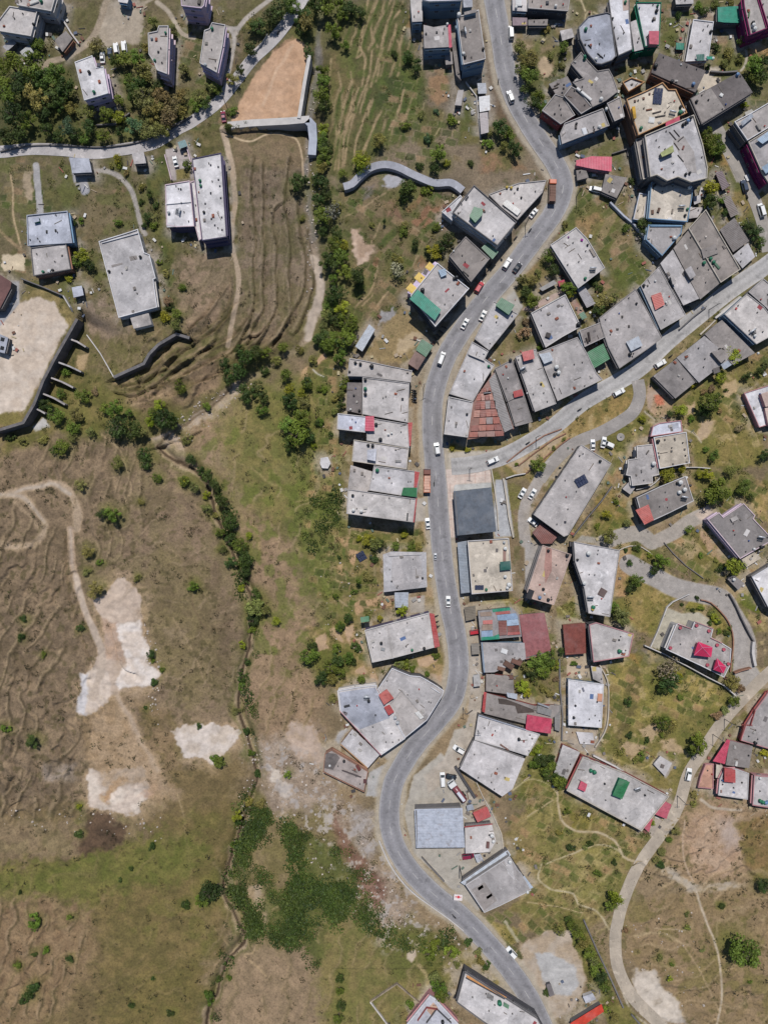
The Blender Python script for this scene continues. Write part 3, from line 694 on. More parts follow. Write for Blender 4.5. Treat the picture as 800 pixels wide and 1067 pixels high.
poly('E2', [(40,340),(150,290),(250,255),(310,290),(300,310),(200,350),(130,425),(60,400)], (146,134,94), 2, 3, (124,116,70)); poly('E2', [(55,340),(150,300),(170,340),(130,400),(70,385)], (98,98,56), 2, 3, (128,118,78))
poly('E2', [(160,410),(300,330),(310,370),(220,450),(160,460)], (150,138,100), 2, 3, (130,118,78))
line('E2', [(95,80),(110,170),(160,210),(230,215),(290,245),(320,300),(370,315)], 2, (188,170,140), .8, 1); line('E2', [(0,160),(80,110)], 1.5, (168,152,120))
line('E2', [(45,320),(35,370),(80,405),(150,420),(165,455),(230,480),(270,540)], 1.6, (184,170,140), .8, 1); line('E2', [(0,450),(80,460),(180,485)], 1.2, (168,152,118))
line('E2', [(60,320),(150,285),(240,255),(300,275),(315,300)], 1.4, (182,168,134), .8, 1)
poly('E2', [(500,150),(540,80),(700,60),(830,140),(830,400),(700,420),(560,390),(440,330),(400,330)], (140,120,100), 3, 4, (128,110,90))
poly('E2', [(540,160),(660,130),(700,200),(720,300),(660,370),(560,340),(510,250)], (152,128,110), 6, 6, (160,138,120)); poly('E2', [(640,180),(710,170),(710,260),(660,280)], (172,156,146), 8, 5, None, .7)
poly('E2', [(690,180),(830,150),(830,380),(760,380),(720,300)], (118,98,68), 4, 5, (106,94,58))
poly('E2', [(420,330),(500,340),(560,395),(690,385),(740,400),(830,500),(830,544),(760,440),(680,415),(540,425),(480,380)], (180,166,148), 3, 5, (160,146,128))
line('E2', [(575,105),(620,135),(710,140)], 2.5, (184,168,148), 1, 1.5); line('E2', [(520,170),(515,290),(550,380)], 1.2, (172,152,132)); line('E2', [(550,410),(570,470),(600,544)], 2, (188,172,150), 1, 1)
poly('F2', [(330,60),(830,0),(830,480),(560,480),(450,330),(330,260),(300,150)], (130,112,90), 4, 5, (118,102,78))
flecks([(330,60),(830,0),(830,480),(560,480),(330,260)], 'F2', (100,94,54), 18, .55, .6, 44)
line('F2', [(555,20),(590,120),(630,230),(645,380),(625,480)], 2, (184,168,146), .9, 1); line('F2', [(500,190),(570,290),(640,440)], 1, (150,132,108)); line('F2', [(420,150),(530,155)], 1.2, (160,142,118), 1, 2)
poly('F2', [(360,290),(410,285),(440,330),(500,400),(530,470),(400,470),(350,350)], (206,192,176), 2.5, 4, (190,176,160)); line('F2', [(360,180),(440,170),(530,210)], 2.5, (158,142,116), 2, 4, .7)
poly('F2', [(-20,200),(60,160),(140,160),(180,230),(190,330),(150,420),(60,480),(-20,480)], (166,148,128), 2, 3, (178,162,144))
poly('F2', [(22,238),(75,232),(120,260),(160,280),(165,340),(140,375),(75,372),(45,320)], (178,174,170), 1.5, 2.5)
poly('F2', [(130,120),(190,130),(250,300),(340,480),(270,480),(200,330),(160,220)], (88,88,40), 2, 3, (104,96,54)); line('F2', [(300,320),(340,420),(400,480)], 2, (182,170,152)); poly('F2', [(270,420),(330,400),(390,480),(270,480)], (90,90,44), 2, 3, (112,104,64))
poly('F1', [(520,70),(650,110),(640,160),(600,180),(530,80)], (138,124,80), 2, 2, (112,104,58)); line('F1', [(590,80),(650,150)], 3, (180,172,150), .8, 3, .6)
poly('F1', [(400,190),(560,200),(620,330),(560,360),(440,270),(370,330),(350,270)], (152,140,122), 2, 4, (120,110,74))
poly('F1', [(205,200),(240,190),(245,215),(225,240),(205,225)], (190,172,150), 1, 1); line('F1', [(255,250),(285,300),(280,370)], 4, (150,136,104), 1.5, 2)
poly('F1', [(270,380),(310,360),(350,400),(300,430),(250,420)], (150,128,106), 2, 3)
line('G1', [(-40,660),(60,655),(140,630),(230,622),(290,650),(322,720),(322,810)], 9, (158,140,122), 2, 3); line('G1', [(60,690),(120,745),(170,820)], 4, (150,132,114), 2, 3, .8)
line('G1', [(0,660),(60,655),(140,632),(230,625),(290,655)], 3, (196,180,162), 1.5, 3, .7)
line('G2', [(262,-30),(268,70),(280,150),(305,250),(350,350),(375,440),(365,530),(335,620)], 7.5, (164,144,126), 1.2, 2); line('G2', [(262,-30),(268,70),(280,150),(305,250),(350,350)], 2, (190,172,154), 1, 2, .7)
for q in ([(420,140),(470,140),(540,220),(560,400),(600,520),(560,570),(430,600),(380,700),(290,690),(280,560),(360,480),(370,320),(330,230)], [(630,690),(900,680),(900,780),(790,870),(640,800)], [(310,840),(560,830),(630,930),(520,1050),(310,1020)]): poly('G2', q, (170,150,130), 11, 6, (156,136,114), .75)
poly('G2', [(430,152),(460,152),(522,210),(525,305),(430,322),(385,300),(345,235),(400,205)], (198,178,160), 1, 2.5, (188,168,150))
poly('G2', [(385,300),(440,320),(470,470),(430,555),(400,590),(380,480)], (176,152,134), 1.5, 2.5, (164,140,122))
poly('G2', [(360,440),(470,470),(440,562),(415,600),(370,640),(330,600),(345,480)], (192,172,154), 3, 4, (178,158,138))
poly('G2', [(440,320),(520,310),(525,350),(550,410),(548,460),(590,510),(555,548),(480,542),(440,562),(425,540),(470,470),(465,420),(440,380)], (220,208,198), 1.6, 3.2, (204,188,174))
poly('G2', [(310,500),(350,480),(400,500),(420,590),(390,630),(345,672),(300,660),(285,640)], (208,190,174), 1.2, 2.5, (196,178,160)); poly('G2', [(305,500),(330,500),(318,660),(285,640)], (200,194,192), 2, 3)
poly('G2', [(300,660),(400,610),(440,590),(520,720),(600,850),(570,930),(340,870),(310,780)], (140,120,98), 4, 5, (126,108,86))
poly('G2', [(470,620),(520,720),(600,900),(560,940),(500,800)], (158,136,116), 5, 4, None, .8); line('G2', [(430,575),(480,660),(515,730)], 3.5, (182,162,142), 1.5, 2, .8)
poly('G2', [(500,600),(640,640),(700,800),(600,870),(540,740)], (104,92,60), 6, 5, (120,102,80), .8)
poly('G2', [(640,712),(700,692),(795,688),(900,720),(850,780),(785,845),(745,812),(685,812),(650,760)], (210,196,184), 1.2, 4, (194,178,162))
poly('G2', [(335,862),(400,868),(470,850),(530,850),(545,900),(600,930),(550,960),(505,1022),(410,1015),(335,985),(325,920)], (214,198,182), 1.5, 3.5, (202,184,168))
poly('G2', [(375,960),(400,920),(470,878),(478,905),(430,940),(395,975)], (150,110,70), 2.5, 5, (190,160,120), .8); poly('G2', [(560,900),(610,925),(560,965),(530,960)], (190,156,132), 3, 4, None, .8)
poly('G2', [(160,850),(280,840),(290,900),(170,900)], (138,128,124), 4, 5, None, .7)
poly('H8', [(-40,420),(110,300),(200,262),(300,285),(360,345),(375,420),(250,680),(140,900),(60,915),(-40,910)], (196,178,160), 2, 3, (202,186,170))
poly('H8', [(150,170),(340,245),(420,380),(380,430),(300,285),(200,262),(110,300)], (116,104,66), 2, 3, (138,122,82)); poly('H8', [(-40,910),(60,915),(140,890),(130,960),(-40,1000)], (134,118,82), 2, 3, (108,100,60))
poly('H8', [(10,30),(140,20),(140,110),(30,120),(5,80)], (206,188,160), 1, 2)
poly('G1', [(185,340),(210,380),(150,400),(140,380)], (190,186,182), 1, 1.5); poly('G1', [(330,80),(370,70),(350,150),(320,140)], (168,146,114), 2, 3)
poly('G1', [(200,150),(430,160),(540,290),(420,420),(250,400),(0,500),(0,430),(220,380)], (88,86,46), 6, 6, (108,98,62))
line('G1', [(420,410),(500,470),(530,560),(545,640),(515,720)], 1.6, (152,134,112), 1, 2, .8); line('G1', [(470,570),(480,640),(400,650)], 1.2, (146,128,106), 1, 2, .7)
line('G1', [(545,290),(640,260),(740,200),(800,150)], 2, (146,126,104), 1, 1.5)
line('P', STREAM_A, 7, (148,132,116), 2, 4, .85); line('P', STREAM_A[:7], 5, (120,114,110), 2, 5, .8); line('P', [(326,270),(333,295),(330,320),(320,350)], 9, (190,174,158), 2, 4, .85)
poly('G1', [(620,430),(660,410),(700,400),(760,440),(800,560),(720,540),(660,480)], (178,160,142), 2, 4, (160,142,124)); poly('G3', [(0,340),(60,310),(180,240),(240,170),(250,210),(170,290),(60,340)], (176,160,142), 2, 4, (150,134,118))
line('P', STREAM_B, 5, (92,74,58), 1.5, 3, .8); line('P', STREAM_B[14:22], 5, (150,134,118), 2, 4, .6)
for l in ([(243,545),(256,600),(268,640),(285,640)],): line('P', l, 1.2, (140,122,102), 1, 2, .4)
line('G3', [(290,490),(360,545),(400,560),(430,590),(455,615),(500,605)], 1.5, (166,148,112), .8, 1.5); line('G3', [(90,430),(170,440),(230,465),(290,490)], 1.4, (150,134,104), .8, 1.5)
poly('G3', [(90,430),(200,430),(230,520),(260,620),(210,640),(150,540)], (140,120,104), 4, 5, (130,112,96), .8); poly('G3', [(360,500),(440,460),(470,480),(410,560),(370,540)], (132,114,96), 5, 5, None, .7)
for l in ([(200,370),(270,330),(320,300)], [(210,410),(290,350)], [(420,680),(440,760),(460,870)], [(455,680),(480,780),(470,800)], [(300,700),(330,800)]): line('G3', l, 2.5, (74,84,38) if l[0][0] > 400 else (136,122,84), 2.5, 3, .6)
line('G2', [(670,80),(700,160),(715,240),(760,340)], 1.6, (100,84,68), 1.2, 2.5, .6); line('G2', [(640,300),(720,440),(780,560)], 1.4, (150,130,110), 1.2, 3, .5); line('G2', [(580,0),(680,80)], 1.2, (140,122,104), 1, 2, .5)
line('J4', [(740,30),(770,150),(780,280),(800,340)], 1.6, (142,126,100), 1, 1.5, .8); line('J5', [(5,270),(30,440),(45,600),(100,665),(190,770)], 1.5, (140,122,94), 1, 1.5, .8); line('J5', [(320,700),(270,790),(240,800),(300,855),(325,885)], 1.5, (158,138,112), 1, 1.5, .8)
poly('J5', [(250,540),(300,530),(350,600),(340,670),(320,720),(310,650),(250,590)], (164,146,124), 2, 4, (146,128,106)); poly('J5', [(140,470),(190,460),(190,530),(150,520)], (178,168,158), 2, 4, None, .8)
line('J4', [(0,540),(150,510),(270,505),(350,530),(420,490),(440,450)], 2.5, (140,118,98), 1.5, 2, .8); line('J4', [(365,580),(355,700),(345,760)], 1.5, (134,116,96), 1, 2, .7); line('J4', [(310,360),(320,450),(340,520)], 1.2, (150,132,110), 1, 1.5, .6)
poly('J4', [(660,550),(720,520),(740,550),(690,570)], (66,54,50), 3, 5, None, .8)
flecks([(-60,455),(160,455),(240,560),(262,650),(250,760),(180,840),(-60,1100),(-60,860)], 'P', (78,72,48), 6, .62, .65, 5); flecks([(-60,455),(160,455),(262,650),(180,840),(-60,860)], 'P', (90,78,62), 20, .55, .5, 9, 10, .15)
flecks([(200,440),(340,400),(350,700),(260,760),(270,640)], 'P', (86,84,46), 7, .63, .55, 15); flecks([(560,830),(820,830),(820,1080),(560,1080)], 'P', (84,80,46), 6, .64, .6, 18)
flecks([(535,0),(800,0),(800,820),(500,1000),(480,600)], 'P', (76,80,40), 7, .62, .5, 19); flecks([(0,0),(340,0),(330,350),(0,440)], 'P', (74,74,40), 7, .6, .45, 23)
flecks([(340,0),(440,0),(450,380),(340,380)], 'P', (66,74,34), 6, .6, .45, 27); flecks([(540,300),(820,380),(820,800),(560,800)], 'P', (168,150,116), 9, .64, .5, 29); flecks([(260,770),(350,790),(460,980),(400,990),(290,840)], 'P', (176,166,158), 5, .6, .7, 33)

line('P', ROAD, 31, (172,160,142), 2.5, 2.5, .9)
def lane(tile, pts, w, col=LANE, alpha=1.0): line(tile, pts, w, col, .7, .8, alpha)
lane('A1', [(470,-40),(440,20),(420,80),(390,150),(340,200),(270,240),(200,262),(180,300)], 6.5, (158,142,122)); lane('A2', [(330,-5),(250,55),(200,110),(185,140)], 4.5, (170,160,150))
lane('A2', [(165,130),(178,160),(165,250),(140,350)], 4, (168,160,152)); lane('A2', [(120,110),(160,120),(195,118)], 4.5, (170,162,154))
lane('A1', [(655,10),(700,45),(730,90),(760,140),(810,160)], 4.5, (172,158,140)); lane('A1', [(560,30),(620,5),(660,-20)], 3, (160,146,126))
lane('J8', [(150,200),(220,205),(280,235),(325,290),(350,370),(370,450),(385,480)], 5, (160,152,144)); lane('J8', [(70,150),(95,170),(110,230),(120,290)], 9, (158,156,160))
lane('B1', [(152,-30),(160,60),(168,165)], 7, (164,160,158)); lane('B1', [(45,0),(55,80),(60,200),(90,310)], 2, (170,148,116)); lane('B1', [(-10,230),(40,280),(90,320)], 3, (150,128,98)); poly('B1', [(100,0),(140,0),(140,130),(105,100)], (160,142,118), 2, 3)
lane('A2', [(128,535),(150,620),(175,740)], 6, (176,156,134)); lane('B2', [(165,-20),(180,100),(165,280),(190,400),(195,480),(170,620),(150,720)], 5, (172,152,130), .9); lane('A2', [(150,565),(240,590),(330,555),(430,575),(455,640),(465,740)], 1.6, (190,168,138))
line('P', [(330,40),(331,80),(326,110),(322,135)], 6, (128,122,118), 2, 4, .8)
poly('B1', [(300,0),(385,-20),(385,20),(310,40)], (160,158,160), 1, 1)
poly('H8', [(60,170),(110,175),(110,300),(10,420),(-20,440),(-20,400)], (160,158,160), .8, 0)
lane('C2', [(700,480),(640,520),(590,560),(540,610),(500,660),(470,720)], 9, (156,150,144)); lane('C5', [(370,-20),(330,60),(300,110),(290,200),(300,290)], 12, (162,154,148)); poly('C5', [(295,290),(375,300),(310,545),(320,560),(298,560)], (166,160,156), .8, 0)
poly('C5', [(160,0),(210,0),(245,260),(160,265),(150,200)], (176,176,178), .8, 0)
lane('C6', [(40,290),(120,260),(200,250),(260,290)], 16, (160,152,144)); lane('C6', [(500,160),(440,190),(370,240),(290,280)], 15, (166,156,146)); poly('C6', [(460,160),(520,115),(545,150),(490,190)], (196,178,162), .8, 0)
lane('I3', [(-100,-150),(70,-60),(230,20),(420,60),(540,90),(620,200),(690,330),(720,450),(700,580)], 20, (160,153,148)); poly('I3', [(440,30),(600,60),(640,200),(760,400),(770,560),(620,600),(630,380),(560,200),(460,110),(380,60)], (160,153,148), 1, 0)
poly('I3', [(610,600),(780,560),(830,640),(700,830),(600,780),(680,700)], (164,156,148), 1, 0)
poly('C5', [(560,255),(700,280),(680,300),(520,285)], (150,146,140), 1, 1)
poly('I3', [(165,155),(265,195),(385,185),(470,245),(440,290),(350,250),(335,290),(240,262),(150,455),(50,430)], (176,168,150), .8, 0)
poly('E2', [(395,205),(440,150),(480,150),(470,210),(420,250)], (166,154,142), 1, 1)
poly('H4', [(270,490),(310,480),(460,760),(540,1067),(390,1067),(190,600)], (158,150,140), 1, 0)
poly('H6', [(40,500),(180,410),(260,360),(240,400),(60,550)], (176,168,160), 1, 1); poly('H6', [(330,430),(470,320),(480,345),(330,490)], (184,178,172), .8, 0)
poly('H3', [(170,60),(360,100),(350,180),(180,160)], (160,140,122), 1, 2, (180,168,152))
poly('P', [(540,20),(600,20),(600,60),(545,45)], (128,112,82), 3, 3, (100,94,60))

poly('P', [(300,395),(345,400),(362,470),(358,560),(345,660),(320,640),(300,560),(285,470)], (84,92,42), 12, 10, (100,104,52), .6)
poly('P', [(220,430),(310,390),(320,470),(290,540),(240,520)], (98,100,54), 14, 10, (112,106,64), .6)
flecks([(190,430),(345,390),(360,600),(340,700),(270,700),(240,560)], 'P', (88,98,42), 12, .54, .65, 61, 12, .14)
for q_, c_ in (([(560,640),(800,560),(800,800),(600,800)], (98,98,48)), ([(545,20),(800,20),(800,330),(600,300)], (92,96,46)), ([(430,500),(800,440),(800,560),(560,560)], (100,100,50)), ([(535,800),(690,870),(640,980),(540,960)], (104,104,54)), ([(0,160),(170,160),(120,330),(0,300)], (90,94,46)), ([(-60,870),(230,830),(230,1000),(-60,930)], (92,96,46)), ([(350,60),(440,0),(440,190),(350,190)], (88,98,44))):
    flecks(q_, 'P', c_, 15, .52, .6, 66, 10, .16)
contour_tracks(tp('J6', [(70,300),(250,0),(480,0),(520,200),(590,560),(440,800),(200,960),(70,940)]), 9.5, 93, (150,130,98), (72,84,36), .85, .95, .28, .18, 1.0)
contour_tracks(tp('B2', [(200,-20),(480,-20),(520,400),(450,620),(200,720)]), 8, 95, (140,122,98), (92,84,56), .4, .4, .05, .1, 1.0)
for l in ([(164,466),(180,480),(200,486),(214,506),(224,530),(236,560),(246,585),(258,612),(264,640),(258,675),(252,705),(250,740),(258,765),(264,790)], [(262,830),(250,862),(238,900),(232,925),(243,950),(255,975),(240,1000),(226,1030),(216,1067)]):
    line('P', l, 15, (86,90,46), 5, 7, .6); line('P', l, 7.5, (162,144,124), 2, 6, .6); line('P', l, 3.0, (66,54,40), 1.0, 5, .85)
poly('H7', [(380,140),(420,130),(500,260),(450,280)], (156,122,112), 1, 1); poly('H7', [(20,240),(330,90),(345,120),(95,260)], (180,156,146), 1, 1)
line('H3', [(615,420),(620,480),(600,550),(570,590)], 2.5, (176,166,150), .8, .5)
poly('J8', [(472,110),(570,85),(596,150),(600,240),(500,245)], (170,160,156), .8, 1); poly('J8', [(520,200),(580,190),(585,240),(525,245)], (124,112,66), 1, 1)
poly('D2', [(110,150),(180,150),(190,420),(150,540),(85,680),(20,730),(-60,790),(-80,700),(40,600),(120,450),(135,300)], (182,170,156), 1.2, 1.5, (170,158,144))
for q_ in ([(345,588),(430,525),(460,545),(395,600)], [(440,520),(560,445),(580,460),(475,540)], [(400,610),(470,560),(500,590),(440,640)], [(490,545),(590,470),(625,455),(520,570)]): poly('C2', q_, (176,156,130), .8, 1.5, (158,138,112))
poly('P', [(-60,905),(60,895),(160,868),(245,830),(235,930),(215,1090),(100,1090),(110,965),(80,938),(-60,925)], (92,86,48), 12, 12, (106,94,58), .55)
poly('P', [(-60,850),(60,855),(110,845),(160,850),(150,872),(60,895),(-60,905)], (116,100,84), 8, 10, (126,110,92), .7)
poly('P', [(-60,935),(60,938),(92,950),(100,985),(75,1040),(20,1075),(-60,1090)], (118,98,78), 10, 10, (130,110,88), .75)
poly('P', [(-40,915),(60,900),(130,885),(170,868),(225,880),(190,915),(80,935),(-40,932)], (86,92,42), 10, 10, (98,98,52), .75)
poly('J4', [(370,95),(450,100),(470,140),(545,150),(540,220),(430,270),(350,290),(300,250),(350,180)], (64,50,40), 4, 6, (82,64,52), .85)
poly('P', [(95,745),(125,728),(165,795),(190,830),(165,842),(150,820),(110,822),(95,795)], (154,134,114), 7, 7, (140,120,100), .8)
line('G2', [(285,150),(305,250),(350,350),(378,440),(370,520),(345,590)], 7, (188,170,152), 1.5, 3, .85); line('G2', [(430,575),(480,660),(530,760),(580,860)], 6, (172,152,132), 3, 3, .7)
def plots(pts, ang, cw, ch, seed, cols, a=.75, thr=.5):
    s = win(pts, 6); X, Y = EU[s] + WX[s] * 5, EV[s] + WY[s] * 5; d, _ = dist(pts, X, Y, True); m = sstep(0.5 + np.where(inside(pts, X, Y), d, -d) / 10)
    p = (X * math.cos(ang) + Y * math.sin(ang)) / cw; q = (Y * math.cos(ang) - X * math.sin(ang)) / ch; p = p + .5 * (np.floor(q) % 2)
    h = _LAT[(np.floor(q).astype(int) * 7 + seed) & 255, (np.floor(p).astype(int) * 13 + seed * 5) & 255]; fp, fq = p - np.floor(p), q - np.floor(q)
    e = np.minimum(np.minimum(fp, 1 - fp) * cw, np.minimum(fq, 1 - fq) * ch); on = m * (h > thr) * a * (1 - sstep((C[s].mean(-1) - .115) / .03)); k = (h - thr) / (1 - thr) * len(cols)
    for i, c in enumerate(cols): mixc(s, A(c), on * ((k >= i) & (k < i + 1)) * sstep((e - .3) / .7))
    mixc(s, A((160,144,114)), on * .5 * (1 - sstep(e / .8)))
_gc = [(72,84,36), (146,120,92), (92,96,50), (122,106,74), (60,72,32)]
for q_, an, sd_ in (([(345,195),(470,205),(430,320),(345,360)], .55, 3), ([(335,380),(352,380),(352,600),(320,640),(318,520)], .15, 7), ([(345,550),(440,550),(440,720),(340,720)], .1, 9), ([(545,120),(610,100),(610,160),(580,180)], .6, 11), ([(560,60),(600,60),(590,120),(560,110)], .3, 12), ([(690,0),(800,0),(800,120),(700,130)], .05, 13), ([(600,190),(690,240),(680,290),(620,310)], -.6, 15), ([(700,170),(760,200),(790,260),(740,260)], -.5, 17), ([(700,370),(800,360),(800,440),(710,450)], .5, 19), ([(620,470),(800,500),(800,600),(620,600)], .5, 21), ([(560,650),(600,640),(600,700),(540,730)], .1, 23), ([(630,690),(770,700),(700,800),(620,790)], .4, 25), ([(530,800),(600,820),(680,870),(630,950),(530,930)], .5, 27), ([(0,165),(60,170),(60,300),(0,290)], .1, 29), ([(110,30),(240,30),(240,130),(110,150)], .3, 31), ([(395,60),(470,60),(480,170),(400,170)], .2, 33), ([(480,960),(600,930),(620,1000),(560,1040)], .7, 35)):
    plots(q_, an, 11, 8, sd_, _gc, .7, .55)
poly('J2', [(160,195),(470,190),(480,285),(222,300),(216,345),(240,667),(180,667),(160,300)], (206,188,176), .7, 0); poly('J2', [(222,300),(478,285),(480,330),(214,350)], (186,184,180), .6, 0)
for l in ([(232,200),(228,300)], [(300,200),(298,290)], [(368,200),(366,290)], [(436,195),(438,285)], [(160,245),(475,235)], [(165,300),(222,300)], [(168,360),(216,360)], [(172,420),(222,420)], [(176,480),(226,480)], [(178,540),(230,540)], [(180,600),(234,600)], [(190,300),(206,667)]): line('J2', l, .7, (190,160,146), .5, 0, .8, False)
line('P', [(-20,514),(15,516),(35,527),(47,545),(40,562),(20,570),(-20,560)], 7, (160,142,124), 2, 3, .9); line('P', [(-20,514),(15,516),(35,527),(47,545)], 3, (184,168,150), 1.5, 2, .6)
poly('J5', [(385,270),(470,330),(560,370),(640,430),(680,540),(640,640),(560,680),(540,700),(560,800),(520,840),(470,760),(340,730),(310,550),(400,530),(470,480),(420,420)], (70,80,36), 4, 6, (86,90,46), .8)
poly('J5', [(270,230),(340,240),(340,300),(260,390),(280,480),(240,530),(190,510),(185,440),(240,340)], (72,80,38), 4, 6, (92,92,50), .55); poly('J5', [(170,550),(230,545),(320,660),(310,720),(270,750),(210,710),(190,620)], (72,80,38), 4, 6, (92,92,50), .55)
contour_tracks([(-60,480),(70,560),(95,700),(85,850),(-60,860)], 15, 31, (140,124,104), (64,56,40), .55, .75, .35)
contour_tracks([(20,455),(160,460),(150,560),(100,600),(60,510)], 12, 41, (142,126,106), (66,58,42), .5, .6, .1)
contour_tracks([(-60,930),(70,945),(95,980),(60,1060),(-60,1100)], 15, 37, (142,124,104), (62,58,36), .5, .7, .15)
contour_tracks([(100,480),(235,560),(258,660),(245,780),(150,700),(110,580)], 26, 63, (136,120,104), (92,80,64), .45, .35, .9, .06)
contour_tracks([(200,440),(345,400),(350,620),(330,760),(270,770),(262,620)], 24, 67, (150,132,110), (98,92,56), .4, .4, .2, .07)
contour_tracks([(0,860),(230,820),(240,960),(210,1090),(0,1090)], 30, 71, (118,104,76), (80,76,44), .35, .4, .6, .08)
contour_tracks([(640,840),(830,830),(830,1090),(680,1080)], 22, 73, (154,136,112), (98,84,60), .45, .45, 1.1, .08)
contour_tracks([(120,250),(240,220),(240,350),(180,420),(100,410)], 18, 77, (142,124,100), (84,74,50), .45, .4, .5, .08)
contour_tracks([(220,880),(350,960),(440,980),(420,1090),(215,1090)], 22, 79, (142,124,100), (92,84,56), .4, .4, .3, .08)
contour_tracks([(540,800),(690,870),(640,980),(540,960)], 14, 83, (150,138,100), (84,82,44), .45, .4, .7, .1)
def build_ground():
    X = (U - 400) * M; Y = (533.5 - V) * M
    co = np.stack([X, Y, Z], -1).reshape(-1, 3).astype(np.float32)
    me = bpy.data.meshes.new('ground')
    idx = np.arange(NU * NV, dtype=np.int32).reshape(NV, NU)
    q = np.stack([idx[1:, :-1], idx[1:, 1:], idx[:-1, 1:], idx[:-1, :-1]], -1).reshape(-1, 4)
    nf = len(q)
    me.vertices.add(len(co)); me.vertices.foreach_set('co', co.ravel())
    me.loops.add(nf * 4); me.loops.foreach_set('vertex_index', q.ravel())
    me.polygons.add(nf); me.polygons.foreach_set('loop_start', np.arange(0, nf * 4, 4, dtype=np.int32))
    me.polygons.foreach_set('use_smooth', np.ones(nf, bool))
    me.update(calc_edges=True)
    ca = me.color_attributes.new('soil', 'FLOAT_COLOR', 'POINT')
    ca.data.foreach_set('color', np.concatenate([C.reshape(-1, 3), SMOOTH.reshape(-1, 1)], 1).astype(np.float32).ravel())
    m, nt, b = new_mat('soil_and_grass', 0.95)
    pos = wpos(nt)
    an = N(nt, 'ShaderNodeAttribute', attribute_name='soil'); at_ = an.outputs['Color']; sm = an.outputs['Alpha']
    n1 = noise(nt, pos, 1.6, 5, 0.72, 0.3); n2 = noise(nt, pos, 0.35, 5, 0.65)
    c = mul(nt, at_, ramp(nt, n1, [(0.3, 0.58), (0.48, 0.98), (0.7, 1.32)]), sm)
    c = mul(nt, c, ramp(nt, n2, [(0.3, 0.85), (0.7, 1.12)]))
    nt.links.new(c, b.inputs['Base Color'])
    bump(nt, b, n1, 0.9, 0.18)
    me.materials.append(m)
    o = bpy.data.objects.new('ground', me); COL.objects.link(o); o['kind'] = 'structure'
    return o

def ribbon_pts(pts, w, step=3.0):
    c = cr(pts, step=step)
    out = []
    for i, p in enumerate(c):
        a = np.array(c[max(i - 1, 0)]); b = np.array(c[min(i + 1, len(c) - 1)]); t = (b - a) / (np.linalg.norm(b - a) + 1e-9)
        n = np.array([-t[1], t[0]])
        out.append((np.array(p), n))
    return out
def px_xy(q): return ((q[0] - 400) * M, (533.5 - q[1]) * M)
def ribbon(name, pts, w, lift, mat, color, off=0.0, step=3.0, thick=0.0, parent=None, seg=None, zfix=None):
    rp = ribbon_pts(pts, w, step); mb = MB(); prev = None; av = []
    cross = [-.5, -.25, 0, .25, .5]
    for k, (p, n) in enumerate(rp):
        row = []
        for cx in cross:
            x, y = px_xy(p + n * (off + cx * w)); row.append((x, y, (max(gz(x, y), gz(*px_xy(p))) + lift) if zfix is None else zfix))
        if prev and (seg is None or seg(k)):
            for i in range(len(cross) - 1): mb.face([prev[i], row[i], row[i + 1], prev[i + 1]]); av += [i * .25, i * .25, (i + 1) * .25, (i + 1) * .25]
            if thick:
                a, b = prev, row
                for i in (0, -1):
                    q = [a[i], b[i], (b[i][0], b[i][1], b[i][2] - thick), (a[i][0], a[i][1], a[i][2] - thick)]
                    mb.face(q if i == 0 else q[::-1]); av += [0.0] * 4
        prev = row
    o = mb.build(name, mat, parent, color)
    o.data.attributes.new('across', 'FLOAT', 'POINT').data.foreach_set('value', np.array(av, np.float32))
    return o

def mat_asphalt():
    m, nt, b = new_mat('worn_asphalt', 0.85)
    pos = wpos(nt)
    c = mul(nt, objcol(nt), ramp(nt, noise(nt, pos, 0.12, 5, 0.6), [(0.3, 0.82), (0.7, 1.15)]))
    c = mul(nt, c, ramp(nt, noise(nt, pos, 1.1, 4, 0.7), [(0.3, 0.85), (0.7, 1.12)]))
    n4 = noise(nt, pos, 0.3, 3, 0.5); c = mul(nt, c, ramp(nt, n4, [(0.36, 0.8), (0.40, 1.0), (0.62, 1.0), (0.66, 1.1)]))
    wv = N(nt, 'ShaderNodeTexVoronoi', feature='DISTANCE_TO_EDGE'); wv.inputs['Scale'].default_value = 0.35; nt.links.new(pos, wv.inputs['Vector'])
    c = mul(nt, c, ramp(nt, wv.outputs['Distance'], [(0.0, 0.72), (0.012, 1.0)]))
    uv = N(nt, 'ShaderNodeAttribute', attribute_name='across').outputs['Fac']
    w = ramp(nt, uv, [(0.0, 1.22), (0.12, 1.05), (0.27, 0.86), (0.42, 1.02), (0.5, 1.08), (0.6, 1.02), (0.74, 0.86), (0.88, 1.05), (1.0, 1.22)])
    c = mul(nt, c, w)
    e1 = N(nt, 'ShaderNodeMath', operation='SUBTRACT', i_1=0.5); nt.links.new(uv, e1.inputs[0])
    e2 = N(nt, 'ShaderNodeMath', operation='ABSOLUTE'); nt.links.new(e1.outputs[0], e2.inputs[0])
    e3 = N(nt, 'ShaderNodeMath', operation='MULTIPLY_ADD', i_1=0.16); nt.links.new(noise(nt, pos, 0.22, 4, 0.65), e3.inputs[0]); nt.links.new(e2.outputs[0], e3.inputs[2])
    df = ramp(nt, e3.outputs[0], [(0.545, 0.0), (0.595, 0.7)])
    c = mul(nt, c, P((160, 146, 126)), df, 'MIX')
    nt.links.new(c, b.inputs['Base Color']); bump(nt, b, noise(nt, pos, 9, 2), 0.3, 0.02)
    return m
MAT['asphalt'] = mat_asphalt()
rd = ribbon('main_road', ROAD, 21.5, 0.10, MAT['asphalt'], P((141, 138, 140)), thick=0.14); rd['kind'] = 'structure'
mk = ribbon('road_edge_line', ROAD, 0.42, 0.106, MAT['trim'], P((176, 172, 164)), off=-9.7); mk['kind'] = 'structure'
